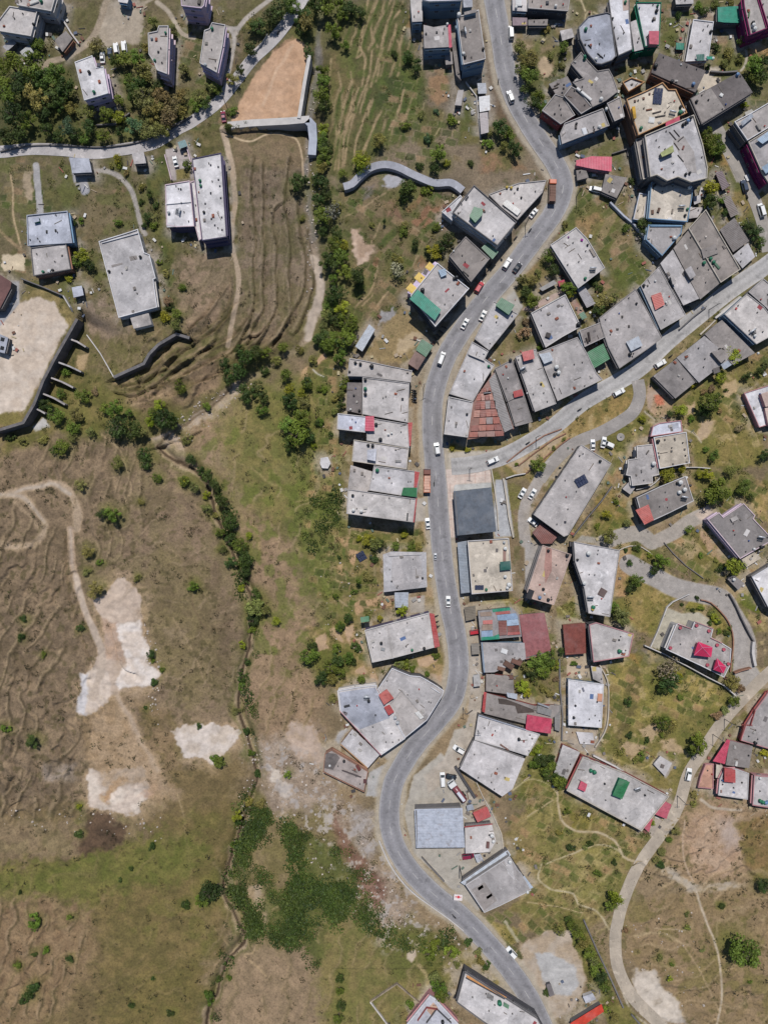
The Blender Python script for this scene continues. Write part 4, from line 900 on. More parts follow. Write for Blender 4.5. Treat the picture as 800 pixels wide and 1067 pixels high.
mk = ribbon('road_edge_line', ROAD, 0.42, 0.106, MAT['trim'], P((176, 172, 164)), off=9.7); mk['kind'] = 'structure'
mk = ribbon('road_centre_line', ROAD, 0.4, 0.106, MAT['trim'], P((190, 186, 180)), seg=lambda k: (k % 9) < 3); mk['kind'] = 'structure'
sd = ribbon('side_street', SIDE, 18, 0.06, MAT['asphalt'], P((170, 166, 163)), thick=0.10); sd['kind'] = 'structure'
sd = ribbon('concrete_lane', LANE_B, 13, 0.05, MAT['paving'], P((158, 152, 146)), thick=0.08); sd['kind'] = 'structure'
sd = ribbon('village_lane', LANE_N, 12.5, 0.06, MAT['paving'], P((176, 171, 170)), thick=0.10); sd['kind'] = 'structure'
sd = ribbon('country_lane', LANE_R, 12.5, 0.06, MAT['paving'], P((176, 164, 148)), thick=0.10); sd['kind'] = 'structure'
sd = ribbon('back_lane', LANE_E, 13, 0.05, MAT['paving'], P((160, 152, 142)), thick=0.08); sd['kind'] = 'structure'
pc = ribbon('raised_footpath', PATH_C, 7.6, 0.16, MAT['paving'], P((164, 164, 170)), thick=2.6, zfix=0.45); pc['kind'] = 'structure'
RC = dict(g1=(190,185,183), g2=(170,164,161), g3=(142,135,131), g4=(114,107,105), w=(212,209,210), bl=(170,173,183), pk=(186,164,154), cr=(188,178,164), wb=(196,197,206))
WC = dict(wh=(196,190,185), gy=(112,108,107), lv=(196,176,192), bl=(120,138,154), mg=(128,44,88), gn=(30,112,84), og=(186,142,100), pkw=(186,134,136), cr=(200,186,160), dk=(84,82,84), pr=(88,80,104), rd=(150,78,74), sk=(120,150,175), br=(150,110,90), pp=(206,184,190))
TC = dict(green=(50,116,74), teal=(29,133,109), pink=(194,73,96), rose=(186,86,101), red=(178,77,75), salmon=(189,98,89), slate=(89,96,106), steel=(167,172,180), rust=(135,80,66), maroon=(151,95,95), grey=(127,124,122), sage=(98,132,105), dgrey=(105,98,94), dteal=(31,92,81), blue=(143,163,182))

def colr(c, d): return P(d[c]) if isinstance(c, str) else P(c)
BREF = {}
ORD = ['first','second','third','fourth','fifth','sixth','seventh','eighth','ninth','tenth','eleventh','twelfth','thirteenth','fourteenth','fifteenth','sixteenth','seventeenth','eighteenth','nineteenth','twentieth']

def base_z(poly): return min(gz(x, y) for x, y in poly)

def add_uv(o, ax, orig):
    """uv in metres along the sheets of a tin roof"""
    me = o.data; uvl = me.uv_layers.new(name='UVMap'); px_ = Vector((-ax.y, ax.x)); og = Vector(orig[:2])
    off = Vector(o.parent.location[:2]) if o.parent else Vector((0, 0))
    if o.parent and o.parent.parent: off = Vector(o.parent.parent.location[:2])
    for lp in me.loops:
        c = me.vertices[lp.vertex_index].co; p = Vector((c.x, c.y)) + off - og
        uvl.data[lp.index].uv = (p.dot(ax), p.dot(px_))

def windows_on(poly, z0, zr, parent, wall_col, cap=8):
    n = len(poly); made = 0; led = MB(); any_l = False
    order = sorted(range(n), key=lambda i: -(Vector(poly[(i + 1) % n]) - Vector(poly[i])).length)
    for i in order:
        a, b = Vector(poly[i]), Vector(poly[(i + 1) % n]); e = b - a; L = e.length
        if L < 2.8: continue
        t = e / L; nn = Vector((t.y, -t.x)); mid = (a + b) / 2
        if mid.length < 1: continue
        facing = nn.dot(-mid) / mid.length
        h = zr - z0
        shown = h * mid.length / CAM_H / M * facing
        if facing < 0.2 or shown < 2.2: continue
        st = max(1, int(h / 3.0)); rz = math.atan2(t.y, t.x)
        for s in range(st):
            zc = zr - 1.6 - 3.0 * s
            if zc - 0.7 < z0: continue
            k = max(1, int(L / 3.6))
            if shown > 3.5:
                c = mid + nn * 0.28; led = MB(); led.box((c.x, c.y, zc + 0.95), (L * 0.96, 0.56, 0.1), rz); led.build('window_ledge', MAT['wall'], parent, tuple(min(.8, v * 1.1) for v in wall_col))
            for j in range(k):
                if made >= cap: break
                c = a + t * (L * (j + .5) / k) + nn * 0.03
                mb = MB()
                fr = 0.09; ww, hh = 1.35, 1.25
                mb.box((c.x, c.y, zc), (ww, 0.12, hh), rz, 0)
                q = c + nn * 0.035
                mb.box((q.x - t.x * ww * .235, q.y - t.y * ww * .235, zc), (ww * .40, 0.12, hh - 2 * fr), rz, 1)
                mb.box((q.x + t.x * ww * .235, q.y + t.y * ww * .235, zc), (ww * .40, 0.12, hh - 2 * fr), rz, 1)
                mb.build('window', [MAT['trim'], MAT['glass']], parent, P((190, 186, 180))); made += 1

def tin_axis(poly, along):
    n = len(poly)
    e = max(((Vector(poly[(i + 1) % n]) - Vector(poly[i])) for i in range(n)), key=lambda q: q.length).normalized()
    return e if along else Vector((-e.y, e.x))

def house(name, ref, more, tile, pts, h, roof='g2', wall='gy', par=None, items=(), ph=0.6, cat='house', tin=None, win_cap=8, pw=0.25, gable=False, holes=()):
    """a flat-roofed house: pts trace the roof outline; h is the roof's height over the ground"""
    pp = tp(tile, pts)
    cxp = sum(p[0] for p in pp) / len(pp); cyp = sum(p[1] for p in pp) / len(pp)
    if cxp > 560 and cyp < 430: h *= .86 if cyp < 190 else .68; ph *= .8
    elif cxp > 535: h *= .74; ph *= .8
    zg = g(cxp, cyp).z; zr = zg + h
    top = zr + (ph if par else 0)
    outer = ccw([(lambda q: (q.x, q.y))(at(x, y, top)) for x, y in pp])
    cx = sum(p[0] for p in outer) / len(outer); cy = sum(p[1] for p in outer) / len(outer)
    foot = inset(outer, 0.18 if not tin else 0.35)
    zb = min(base_z(foot), zg) - 0.4
    root = empty(name, (cx, cy, zg))
    tag(root, ref + ((' ' + more) if more else ''), cat); root['label'] = root['label'].replace(' ,', ',')
    wc = colr(wall, WC)
    if tin:
        tilt = 0.5
        axis = tin_axis(outer, tin.endswith('_along')); tcol = colr(roof, TC)
        mb = MB(); mb.prism(foot, zb, zr - 0.18, top=True); mb.build('wall', MAT['wall'], root, wc)
        mb = MB(); og = outer[0]; perp = axis
        ds = [Vector(p).dot(axis) for p in outer]; lo, hi = min(ds), max(ds)
        if gable:
            px_ = Vector((-axis.y, axis.x)); ds = [Vector(p).dot(px_) for p in outer]; lo, hi = min(ds), max(ds)
        zt = [zr + tilt * ((d - lo) / (hi - lo + 1e-6) - .5) * 0.8 for d in ds]
        n = len(outer)
        zu = [z - 0.07 for z in zt]
        b = len(mb.v)
        mb.v += [(outer[i][0], outer[i][1], zu[i]) for i in range(n)] + [(outer[i][0], outer[i][1], zt[i]) for i in range(n)]
        for i in range(n):
            j = (i + 1) % n; mb.f.append((b + i, b + j, b + n + j, b + n + i)); mb.m.append(0)
        mb.f.append(tuple(b + n + i for i in range(n))); mb.m.append(0)
        mb.f.append(tuple(b + n - 1 - i for i in range(n))); mb.m.append(0)
        ro = mb.build('roof', MAT['tin'], root, tcol); add_uv(ro, Vector((-axis.y, axis.x)) if True else axis, og)
    else:
        mb = MB(); mb.prism(foot, zb, zr - 0.22, top=False); mb.build('wall', MAT['wall'], root, wc)
        mb = MB(); mb.prism(outer, zr - 0.22, zr, bottom=True); mb.build('roof', MAT['roof'], root, tuple(v * random.Random(ref).uniform(.86, 1.12) for v in colr(roof, RC)))
        if par:
            mb = MB(); mb.ring(outer, inset(outer, pw), zr, top); mb.build('parapet', MAT['trim'], root, colr(par, {**WC, **RC}))
    if h > 2.6: windows_on(foot, max(zb, zg - 3), zr, root, wc, win_cap)
    if not tin and cat in ('house', 'villa', 'shop', 'hall') and len(outer) < 16:
        rr = random.Random(ref); il = inset(outer, .55); a0 = max(abs(sum(il[i][0] * il[(i + 1) % len(il)][1] - il[(i + 1) % len(il)][0] * il[i][1] for i in range(len(il)))) / 2, 1)
        e_ = max(((Vector(outer[(i + 1) % len(outer)]) - Vector(outer[i])) for i in range(len(outer))), key=lambda q: q.length); rz_ = math.atan2(e_.y, e_.x)
        xs_ = [q[0] for q in il]; ys_ = [q[1] for q in il]; want = int(min(9, 2 + a0 / 28)) if cat != 'villa' else 6; made = 0
        for _ in range(200):
            if made >= want: break
            x, y = rr.uniform(min(xs_), max(xs_)), rr.uniform(min(ys_), max(ys_))
            if not inside(il, np.array([[x]]), np.array([[y]]))[0, 0]: continue
            made += 1; kk = rr.random(); mb = MB()
            if kk < .45: mb.box((x, y, zr + .3), (.3, .3, .6), rz_); nm_, cl_ = 'column_stub', (96, 92, 90)
            elif kk < .62: mb.box((x, y, zr + .06), (rr.uniform(1.2, 3.2), .18, .12), rz_ + rr.choice((0, 1.57, .4))); nm_, cl_ = 'timber_beam', rr.choice(((92, 76, 62), (120, 112, 104), (70, 62, 58)))
            elif kk < .8:
                w_ = rr.uniform(.5, 1.3); mb.box((x, y, zr + .18), (w_, w_ * .7, .36), rz_); mb.box((x + .1, y, zr + .45), (w_ * .6, w_ * .5, .18), rz_ + .3); nm_, cl_ = 'brick_stack', rr.choice(((150, 92, 74), (130, 122, 116), (176, 170, 164)))
            elif kk < .92: mb.box((x, y, zr + .02), (rr.uniform(.8, 2.0), rr.uniform(.6, 1.4), .04), rz_ + rr.uniform(-.3, .3)); nm_, cl_ = 'drying_cloth', rr.choice(((196, 190, 184), (150, 72, 76), (92, 112, 150), (190, 170, 110), (206, 200, 196), (110, 104, 102)))
            else: mb.lathe([(0, 0), (.22, 0), (.24, .5), (.2, .55), (.02, .56)], 8, (x, y, zr)); nm_, cl_ = 'bucket', rr.choice(((60, 84, 140), (44, 44, 48), (170, 60, 56)))
            mb.build(nm_, MAT['wall'], root, P(cl_))
    counts = {}
    BREF[ref] = (root, zr, zg, outer)
    for it in items: roof_item(it, tile, zr, root, ref, counts)
    finish_items(ref, counts)
    return root

TANKC = dict(k=((34,35,38),'black'), g=((40,116,84),'green'), w=((214,212,208),'white'), b=((110,140,176),'blue'), y=((196,168,70),'yellow'), s=((176,178,180),'silver'))
_proto = {}
def copy_tree(o, parent=None):
    c = o.copy(); COL.objects.link(c)
    if parent is not None: c.parent = parent
    for ch in o.children: copy_tree(ch, c)
    return c
def protos_tank():
    root = empty('water_tank', (0, 0, 0))
    mb = MB(); mb.lathe([(0, 0), (.52, 0), (.55, .05), (.55, .3), (.53, .33), (.55, .36), (.55, .62), (.53, .65), (.55, .68), (.55, .95), (.5, 1.06), (.3, 1.17), (.24, 1.18)], 16)
    mb.build('body', MAT['plastic'], root, (0, 0, 0), True, (0, 0, 0))
    mb = MB(); mb.lathe([(0, 1.16), (.25, 1.16), (.26, 1.24), (.2, 1.27), (0.02, 1.28)], 14); mb.build('lid', MAT['plastic'], root, (0, 0, 0), False, (0, 0, 0))
    return root
def new_tank(col, loc, s):
    if 'tank' not in _proto: _proto['tank'] = r = protos_tank()
    else: r = copy_tree(_proto['tank'])
    r.location = loc; r.scale = (s, s, s)
    c = P(TANKC[col][0])
    for ch in r.children: ch.color = (*[v * (1.0 if ch.name.startswith('body') else 0.8) for v in c], 1)
    return r

def solar(loc, rz, nx, ny, tilt=0.15, size=(1.0, 1.65), name='solar_array'):
    root = empty(name, loc, rz)
    W, L = nx * size[0], ny * size[1]; zl = 0.35; zh = zl + L * math.sin(tilt); y0, y1 = -L * math.cos(tilt) / 2, L * math.cos(tilt) / 2
    fr = MB()
    for sx in (-.42, .42):
        for y, z in ((y0 * .85, zl), (y1 * .85, zh)): fr.tube([(sx * W, y, 0), (sx * W, y, z)], .03, 5)
    fr.build('frame', MAT['metal'], root, P((170, 172, 176)), origin=(0, 0, 0))
    for i in range(nx):
        for j in range(ny):
            x0, x1 = -W / 2 + i * size[0] + .03, -W / 2 + (i + 1) * size[0] - .03
            ta, tb = (j + .02) / ny, (j + .98) / ny
            ya, yb = y0 + (y1 - y0) * ta, y0 + (y1 - y0) * tb; za, zb = zl + (zh - zl) * ta, zl + (zh - zl) * tb
            mb = MB(); mb.face([(x0, ya, za), (x1, ya, za), (x1, yb, zb), (x0, yb, zb)])
            mb.face([(x0, ya, za - .04), (x0, yb, zb - .04), (x1, yb, zb - .04), (x1, ya, za - .04)])
            for q in (((x0, ya, za), (x0, yb, zb)), ((x1, yb, zb), (x1, ya, za)), ((x0, yb, zb), (x1, yb, zb)), ((x1, ya, za), (x0, ya, za))):
                a, b = q; mb.face([a, b, (b[0], b[1], b[2] - .04), (a[0], a[1], a[2] - .04)])
            o = mb.build('panel', MAT['solar'], root, origin=(0, 0, 0))
            uvl = o.data.uv_layers.new(name='UVMap')
            for lp in o.data.loops:
                c = o.data.vertices[lp.vertex_index].co; uvl.data[lp.index].uv = (c.x, c.y)
    return root
def solar_heater(loc, rz):
    """evacuated-tube water heater: tilted dark tube panel under a white cylinder"""
    root = empty('solar_water_heater', loc, rz)
    mb = MB()
    for k in range(12):
        x = -.9 + k * .164; mb.tube([(x, -.8, .15), (x, .7, 1.0)], .045, 5)
    mb.build('tube_panel', MAT['glass'], root, origin=(0, 0, 0))
    mb = MB(); mb.tube([(-1.1, .8, 1.15), (1.1, .8, 1.15)], .26, 10); mb.build('hot_water_cylinder', MAT['metal'], root, P((206, 206, 208)), True, (0, 0, 0))
    mb = MB()
    for x in (-.9, .9): mb.tube([(x, .8, 0), (x, .8, 1.0)], .03, 4); mb.tube([(x, -.8, 0), (x, -.8, .15)], .03, 4)
    mb.build('stand', MAT['metal'], root, P((150, 150, 152)), origin=(0, 0, 0))
    return root
def dish(loc, rz):
    root = empty('satellite_dish', loc, rz)
    mb = MB(); ring = []
    tilt = Matrix.Rotation(R(50), 3, 'X')
    prev = None
    for k in range(5):
        r = .42 * k / 4; z = .12 * (k / 4) ** 2; cur = []
        for j in range(14):
            t = 2 * math.pi * j / 14; p = tilt @ Vector((r * math.cos(t), r * math.sin(t), z)); cur.append((p.x, p.y, p.z + .75))
        if prev:
            for j in range(14): mb.face([prev[j], prev[(j + 1) % 14], cur[(j + 1) % 14], cur[j]])
        prev = cur
    mb.build('reflector', MAT['metal'], root, P((190, 190, 192)), origin=(0, 0, 0))
    mb = MB(); mb.tube([(0, 0, 0), (0, 0, .75)], .03, 5); mb.tube([(0, 0, .75), (0, -.5, 1.1)], .02, 4); mb.build('mast', MAT['metal'], root, P((120, 120, 122)), origin=(0, 0, 0))
    return root

def roof_item(it, tile, zr, root, ref, counts):
    k = it[0]
    if k == 't':                       # ('t', colour, x, y[, scale])
        _, c, x, y = it[:4]; s = it[4] if len(it) > 4 else 1.0
        (px, py), = tp(tile, [(x, y)])
        p = at(px, py, zr + 0.6); p.z = zr
        r = new_tank(c, p, s * random.uniform(.95, 1.08)); r.rotation_euler.z = random.uniform(0, 6)
        tag(r, None, 'water tank'); counts.setdefault(('tank', c), []).append((r, px, py))
    elif k in ('s', 'x', 'd'):
        x, y, a = it[1:4]; (px, py), = tp(tile, [(x, y)]); p = at(px, py, zr + .4); p.z = zr
        if k == 's': r = solar(p, R(-a), it[4], it[5]); tag(r, None, 'solar panel'); counts.setdefault(('solar', 0), []).append((r, px, py))
        elif k == 'x': r = solar_heater(p, R(-a)); tag(r, None, 'solar heater'); counts.setdefault(('heater', 0), []).append((r, px, py))
        else: r = dish(p, R(-a)); tag(r, None, 'satellite dish'); counts.setdefault(('dish', 0), []).append((r, px, py))
    elif k == 'r':                     # stair head: ('r', poly, h, roofcol, wallcol)
        _, poly, h, rc, wc = it
        outer = ccw([(lambda q: (q.x, q.y))(at(px, py, zr + h)) for px, py in tp(tile, poly)])
        mb = MB(); mb.prism(inset(outer, .12), zr if h > 0 else base_z(outer) - .4, zr + h - .12, top=False); o = mb.build('stair_room' if h > 0 else 'low_wing', MAT['wall'], root, colr(wc, WC))
        mb = MB(); mb.prism(outer, zr + h - .12, zr + h, bottom=True); mb.build('stair_roof', MAT['roof'], o, colr(rc, RC), origin=root.location)
    elif k == 'c':                     # tin canopy on posts: ('c', poly, h, colour)
        _, poly, h, tc = it[:4]
        outer = ccw([(lambda q: (q.x, q.y))(at(px, py, zr + h)) for px, py in tp(tile, poly)])
        ax = tin_axis(outer, False)
        ds = [Vector(p).dot(ax) for p in outer]; lo, hi = min(ds), max(ds)
        mb = MB(); n = len(outer); zt = [zr + h + .25 * ((d - lo) / (hi - lo + 1e-6) - .5) for d in ds]
        mb.v += [(outer[i][0], outer[i][1], zt[i] - .06) for i in range(n)] + [(outer[i][0], outer[i][1], zt[i]) for i in range(n)]
        for i in range(n):
            j = (i + 1) % n; mb.f.append((i, j, n + j, n + i)); mb.m.append(0)
        mb.f.append(tuple(n + i for i in range(n))); mb.f.append(tuple(n - 1 - i for i in range(n))); mb.m += [0, 0]
        o = mb.build('tin_canopy', MAT['tin'], root, colr(tc, TC)); add_uv(o, Vector((-ax.y, ax.x)), outer[0])
        if len(it) > 4:
            wl = MB(); wl.prism(inset(outer, .25), zr, zr + h - .25, top=False); wl.build('canopy_wall', MAT['wall'], o, colr(it[4], WC), origin=root.location)
        else:
            ps = MB()
            for (x, y), z in zip(inset(outer, .2), zt): ps.tube([(x, y, zr if h > 0 else gz(x, y) - .1), (x, y, z - .06)], .05, 5)
            ps.build('canopy_post', MAT['metal'], o, P((110, 110, 112)), origin=root.location)
    elif k == 'w':                     # low wall across the roof: ('w', pts, h, colour)
        _, pts, h, cl = it
        q = [at(px, py, zr + h) for px, py in tp(tile, pts)]
        mb = MB()
        for a, b in zip(q, q[1:]):
            e = Vector((b.x - a.x, b.y - a.y)); m_ = (a + b) / 2; mb.box((m_.x, m_.y, zr + h / 2 + .001), (e.length + .2, .22, h), math.atan2(e.y, e.x))
        mb.build('dividing_wall', MAT['trim'], root, colr(cl, {**WC, **RC}))
    elif k == 'p':                     # painted or patched roof area: ('p', poly, colour)
        _, poly, cl = it
        outer = ccw([(lambda q: (q.x, q.y))(at(px, py, zr)) for px, py in tp(tile, poly)])
        mb = MB(); mb.prism(outer, zr, zr + .06); mb.build('roof_patch', MAT['roof'], root, colr(cl, RC))
    elif k == 'm':                     # heap of building material, one small box: ('m', x, y, w, l, h, angle, colour)
        _, x, y, w_, l_, h_, a, cl = it
        (px, py), = tp(tile, [(x, y)]); p = at(px, py, zr + h_)
        mb = MB(); ol = rect(p.x, p.y, w_, l_, R(-a)); mb.prism(ol, zr, zr + h_); il = inset(ccw(ol), min(w_, l_) * .12); mb.prism(il, zr + h_, zr + h_ + .08)
        mb.build('roof_box', MAT['wall'], root, P(cl) if not isinstance(cl, str) else colr(cl, WC))

def order_words(rows):
    """rows: (object, px, py). returns a phrase for each that tells it from the others"""
    n = len(rows); xs = [r[1] for r in rows]; ys = [r[2] for r in rows]
    vert = (max(ys) - min(ys)) >= (max(xs) - min(xs))
    rows = sorted(rows, key=lambda r: r[2] if vert else r[1])
    if n == 2: w_ = ['upper one of two', 'lower one of two'] if vert else ['left one of two', 'right one of two']
    elif n == 3: w_ = ['topmost of three', 'middle one of three', 'lowest of three'] if vert else ['leftmost of three', 'middle one of three', 'rightmost of three']
    else: w_ = [f"{ORD[i]} from the {'top' if vert else 'left'}" for i in range(n)]
    return list(zip([r[0] for r in rows], w_))
KINDW = dict(tank='water tank', solar='dark blue solar panels in a frame', heater='solar water heater with steel cylinder', dish='round grey satellite dish')
def finish_items(ref, counts):
    for (kind, c), rows in counts.items():
        nm = (TANKC[c][1] + ' plastic ' if kind == 'tank' else '') + KINDW[kind]
        if len(rows) == 1: rows[0][0]['label'] = f"{nm} on the {ref}"
        else:
            for o, wd in order_words(rows):
                l_ = f"{nm} on the {ref}, {wd}"
                for cut_ in (' plastic', ' in a frame', ' one', ' the', ' the'):
                    if len(l_.split()) > 16: l_ = l_.replace(cut_ + ' ', ' ', 1)
                o['label'] = l_
            for o, _, _ in rows: o['group'] = f"{nm}s on the {ref}"

def shed(name, ref, more, tile, pts, h, col, wall='gy', along=False, cat='shed', items=(), gable=False, win_cap=2):
    return house(name, ref, more, tile, pts, h, col, wall, None, items, cat=cat, tin='tin_along' if along else 'tin', win_cap=win_cap, gable=gable)

def wall_obj(name, label, tile, pts, h, th, col, cat='wall', top=None, below=1.0, smooth=False, mat='wall', base='min', group=None, ztop=None):
    """free-standing or retaining wall along a traced line (the trace follows its top)"""
    pp = tp(tile, pts)
    if smooth: pp = cr(pp, step=5)
    lo = []
    P3 = []
    for px, py in pp:
        z = g(px, py).z
        zt = z + h if ztop is None else ztop
        p = at(px, py, zt); P3.append(Vector((p.x, p.y, zt)))
    n = len(P3); L, Rr = [], []
    for i in range(n):
        a, b = P3[max(i - 1, 0)], P3[min(i + 1, n - 1)]; t = Vector((b.x - a.x, b.y - a.y)); t.normalize(); nn = Vector((-t.y, t.x)) * th / 2
        if 0 < i < n - 1:
            e1 = (P3[i].xy - P3[i - 1].xy).normalized(); c_ = max(.45, abs(t.dot(e1))); nn = nn / c_
        L.append((P3[i].x + nn.x, P3[i].y + nn.y)); Rr.append((P3[i].x - nn.x, P3[i].y - nn.y))
    mb = MB()
    c0 = P3[n // 2]
    zb = [min(gz(*L[i]), gz(*Rr[i])) - below for i in range(n)]
    for i in range(n - 1):
        a, b, c, d = L[i], L[i + 1], Rr[i + 1], Rr[i]; z1, z2 = P3[i].z, P3[i + 1].z; y1, y2 = zb[i], zb[i + 1]
        mb.face([(*a, z1), (*d, z1), (*c, z2), (*b, z2)])
        mb.face([(*a, y1), (*a, z1), (*b, z2), (*b, y2)]); mb.face([(*d, z1), (*d, y1), (*c, y2), (*c, z2)])
        if i == 0: mb.face([(*a, z1), (*a, y1), (*d, y1), (*d, z1)])
        if i == n - 2: mb.face([(*b, y2), (*b, z2), (*c, z2), (*c, y2)])
    o = mb.build(name, MAT[mat], None, colr(col, {**WC, **RC}), origin=(c0.x, c0.y, zb[n // 2]))
    o.location = (c0.x, c0.y, zb[n // 2])
    tag(o, label, cat, group, 'thing')
    return o

def sheets(root, tile, zr, rows):
    """single sheets of another colour lying on a tin roof"""
    for poly_, col in rows:
        outer = ccw([(lambda q: (q.x, q.y))(at(px, py, zr)) for px, py in tp(tile, poly_)])
        mb = MB(); mb.prism(outer, zr, zr + .05); ax = tin_axis(outer, True)
        o = mb.build('roof_sheet', MAT['tin'], root, P(col)); add_uv(o, ax, outer[0])
H = house
H('house','pale grey house in the corner','with a light lower roof half','A1',[(40,24),(157,42),(130,150),(-6,128),(-10,90)],6,'g1','wh','wh',[('t','k',140,100,.8)],.4)
H('house','large mottled house above the corner house','with clutter on its roof','A1',[(60,-40),(240,-40),(215,46),(72,20)],6.5,'g2','wh','wh',[('t','g',172,4,.9),('m',143,6,1.2,3,.5,70,(200,196,190)),('m',120,20,1.0,1.2,.4,20,(150,120,110)),('m',70,6,1,1,.4,0,(120,110,104))],.4)
H('hut','small square hut','with pinkish brown walls beside the dirt track','A1',[(228,168),(276,128),(304,160),(262,216)],3.2,'g3','br',None,cat='hut')
H('house','white-roofed house','with lavender walls beside four parked cars','A1',[(312,258),(385,230),(402,280),(432,276),(452,388),(352,418)],7.2,'w','lv','w',[('t','k',372,300,.9),('t','g',392,382,.9),('m',412,270,1.2,1.2,.5,0,(90,90,96))],.25)
H('house','tall grey house with a white side','beside the shrub garden','A1',[(617,136),(655,128),(662,106),(703,106),(700,200),(697,308),(655,292),(640,255),(620,225)],9,'g2','pp','g1',[('t','s',632,158,.8),('t','g',645,250,.8),('t','g',690,135,.7),('m',660,215,.6,.6,.4,0,(60,60,64))],.35)
H('house','lavender block at the upper lane','with a brown flat roof','A2',[(-48,-40),(62,-40),(52,22),(40,34),(-44,24)],8.5,'g3','lv','lv',[('m',30,6,1,1.5,.6,10,(90,84,80))],.3)
H('hut','small white-roofed hut','at the top edge beside the dirt yard','A1',[(485,-20),(542,-20),(532,14),(495,8)],3.5,'w','sk',None,cat='hut')
H('house','long grey lodge','with lavender end wall above the lane','A2',[(52,125),(72,118),(84,92),(140,102),(128,190),(104,302),(32,262)],8,'g2','lv','g1',[('t','g',84,118,.9),('t','s',56,270,.9),('m',60,180,1,1,.3,0,(120,116,110))],.35,win_cap=12)
H('hut','grey lane-side shelter','beside the curved driveway','A1',[(290,656),(372,660),(384,718),(302,722)],3.2,'bl','gy',None,cat='hut')
H('hut','dark-fronted small house below the lane','with a square grey roof','A1',[(550,638),(600,634),(610,680),(560,684)],3.5,'g2','dk',None,cat='hut')
H('house','blue-trimmed house','with a grey roof near the school ground','B1',[(112,176),(282,158),(302,292),(116,304)],4,'bl','sk','bl',[('r',[(138,190),(162,184),(166,202),(142,208)],1.2,'bl','gn'),('m',195,245,.5,1,.4,0,(60,60,60)),('m',232,240,.5,.8,.4,0,(60,60,60))],.5)
H('house','brick-edged grey house','joined below the blue-trimmed house','B1',[(128,312),(276,292),(296,402),(140,430)],4,'g2','br','gy',[('t','g',180,412,.8),('t','k',220,405,.7),('m',205,408,1,1,.5,20,(200,200,200))],.4)
H('villa','long white-edged villa','on the dry plateau','B1',[(412,285),(520,252),(575,234),(602,332),(624,340),(650,440),(640,444),(656,560),(495,604)],4.2,'g1','wh','w',[('w',[(425,292),(578,250)],.5,'w'),('r',[(540,592),(616,570),(634,632),(558,650)],-.9,'g2','wh'),('t','k',585,350,.8),('t','k',455,410,.8),('p',[(540,350),(570,345),(575,360),(545,368)],'g3'),('p',[(465,385),(510,375),(512,382),(468,395)],'g3')],.45,cat='villa')
H('hut','tiny tin-topped hut','between the villa and the school ground','B1',[(300,478),(342,470),(350,510),(308,520)],2.6,'bl','dk',None,cat='hut')
H('house','short white block with purple trim','and grey skylight frame on its roof','J8',[(472,262),(580,244),(600,445),(520,448),(478,440)],5,'w','pr','pp',[('x',528,380,100),('r',[(478,430),(512,428),(514,448),(480,450)],.3,'w','gn'),('w',[(474,348),(584,338)],.4,'w'),('t','k',540,280,.5),('t','s',488,385,.9)],.35)
H('house','long white block with purple trim','and a row of roof vents','J8',[(590,148),(718,122),(742,492),(634,508)],7.5,'w','pr','pr',[('t','g',625,244,.8),('t','g',628,266,.8),('t','k',642,382,.8)]+[('m',x,y,.5,.5,.3,0,(70,70,80)) for x,y in ((672,176),(705,184),(672,298),(706,240),(712,268),(716,320),(720,405),(690,440),(672,300),(675,412),(648,345),(722,460))],.3,win_cap=10)
H('school_block','school block with a rust roof','beside the sand playground','H8',[(-60,120),(0,138),(66,180),(60,215),(0,330),(-60,330)],4,'br' if False else (120,88,84),'gy',None,[],cat='school')
H('grandstand','concrete grandstand frame','standing on the sand playground','H8',[(0,470),(48,490),(28,578),(0,570),(-30,560),(-30,470)],3,'bl','gy',None,[('m',16,500,1.3,1.3,.05,15,(40,42,46)),('m',14,548,1.3,1.3,.05,15,(40,42,46))],cat='grandstand')
H('house','narrow block with a pale roof','at the edge of the stepped field','J1',[(80,-20),(165,-20),(168,148),(95,152)],6,'g1','bl',None)
H('house','blue-grey block','with a white balcony at the top edge','J1',[(165,-60),(440,-60),(442,0),(215,8),(165,-4)],8.5,'g1','bl','w',[],.5,win_cap=8)
H('house','small flat slate block','touching the main road at the top','J1',[(445,-40),(512,-40),(514,48),(452,52)],4,'bl','bl',None)
H('house','grey square block with a pink side','above the stepped field','J1',[(174,172),(244,188),(345,172),(365,325),(178,335)],6.5,'g2','bl',None,[('c',[(343,170),(362,172),(372,328),(352,330)],.25,'pink'),('m',266,222,.6,.6,.4,0,(60,60,64)),('m',192,232,.6,.6,.4,0,(60,60,64)),('t','w',340,165,.7)],win_cap=8)
H('house','long grey block','with blue walls beside the main road','J1',[(408,112),(455,102),(545,72),(556,62),(606,408),(450,448)],8,'g3','bl','g1',[('t','w',420,104,1.2),('x',448,226,80),('r',[(455,84),(540,62),(542,84),(458,104)],1.6,'g3','bl'),('t','w',452,372,.9),('t','k',462,392,.8),('t','k',588,338,.8)],.3,win_cap=10)
H('house','narrow annex','squeezed between two blue-walled blocks','J1',[(365,268),(398,262),(435,560),(400,520)],3,'g3','gy',None)
H('hut','grey lean-to','below the narrow annex','J1',[(320,365),(372,358),(378,445),(328,450)],2.6,'g3','gy',None,cat='hut')
H('hut','pale oblong hut','standing in the green field','A3',[(308,376),(332,374),(322,440),(294,438)],2.5,'g2','gy',None,cat='hut')
shed('shed','white tin shed','on the bank beside the main road','A3',[(395,402),(440,398),(441,460),(398,466)],2.8,(206,204,204))
shed('shed','mottled grey shed','below the white tin shed','A3',[(397,470),(432,468),(436,552),(404,558)],2.8,(160,150,150))
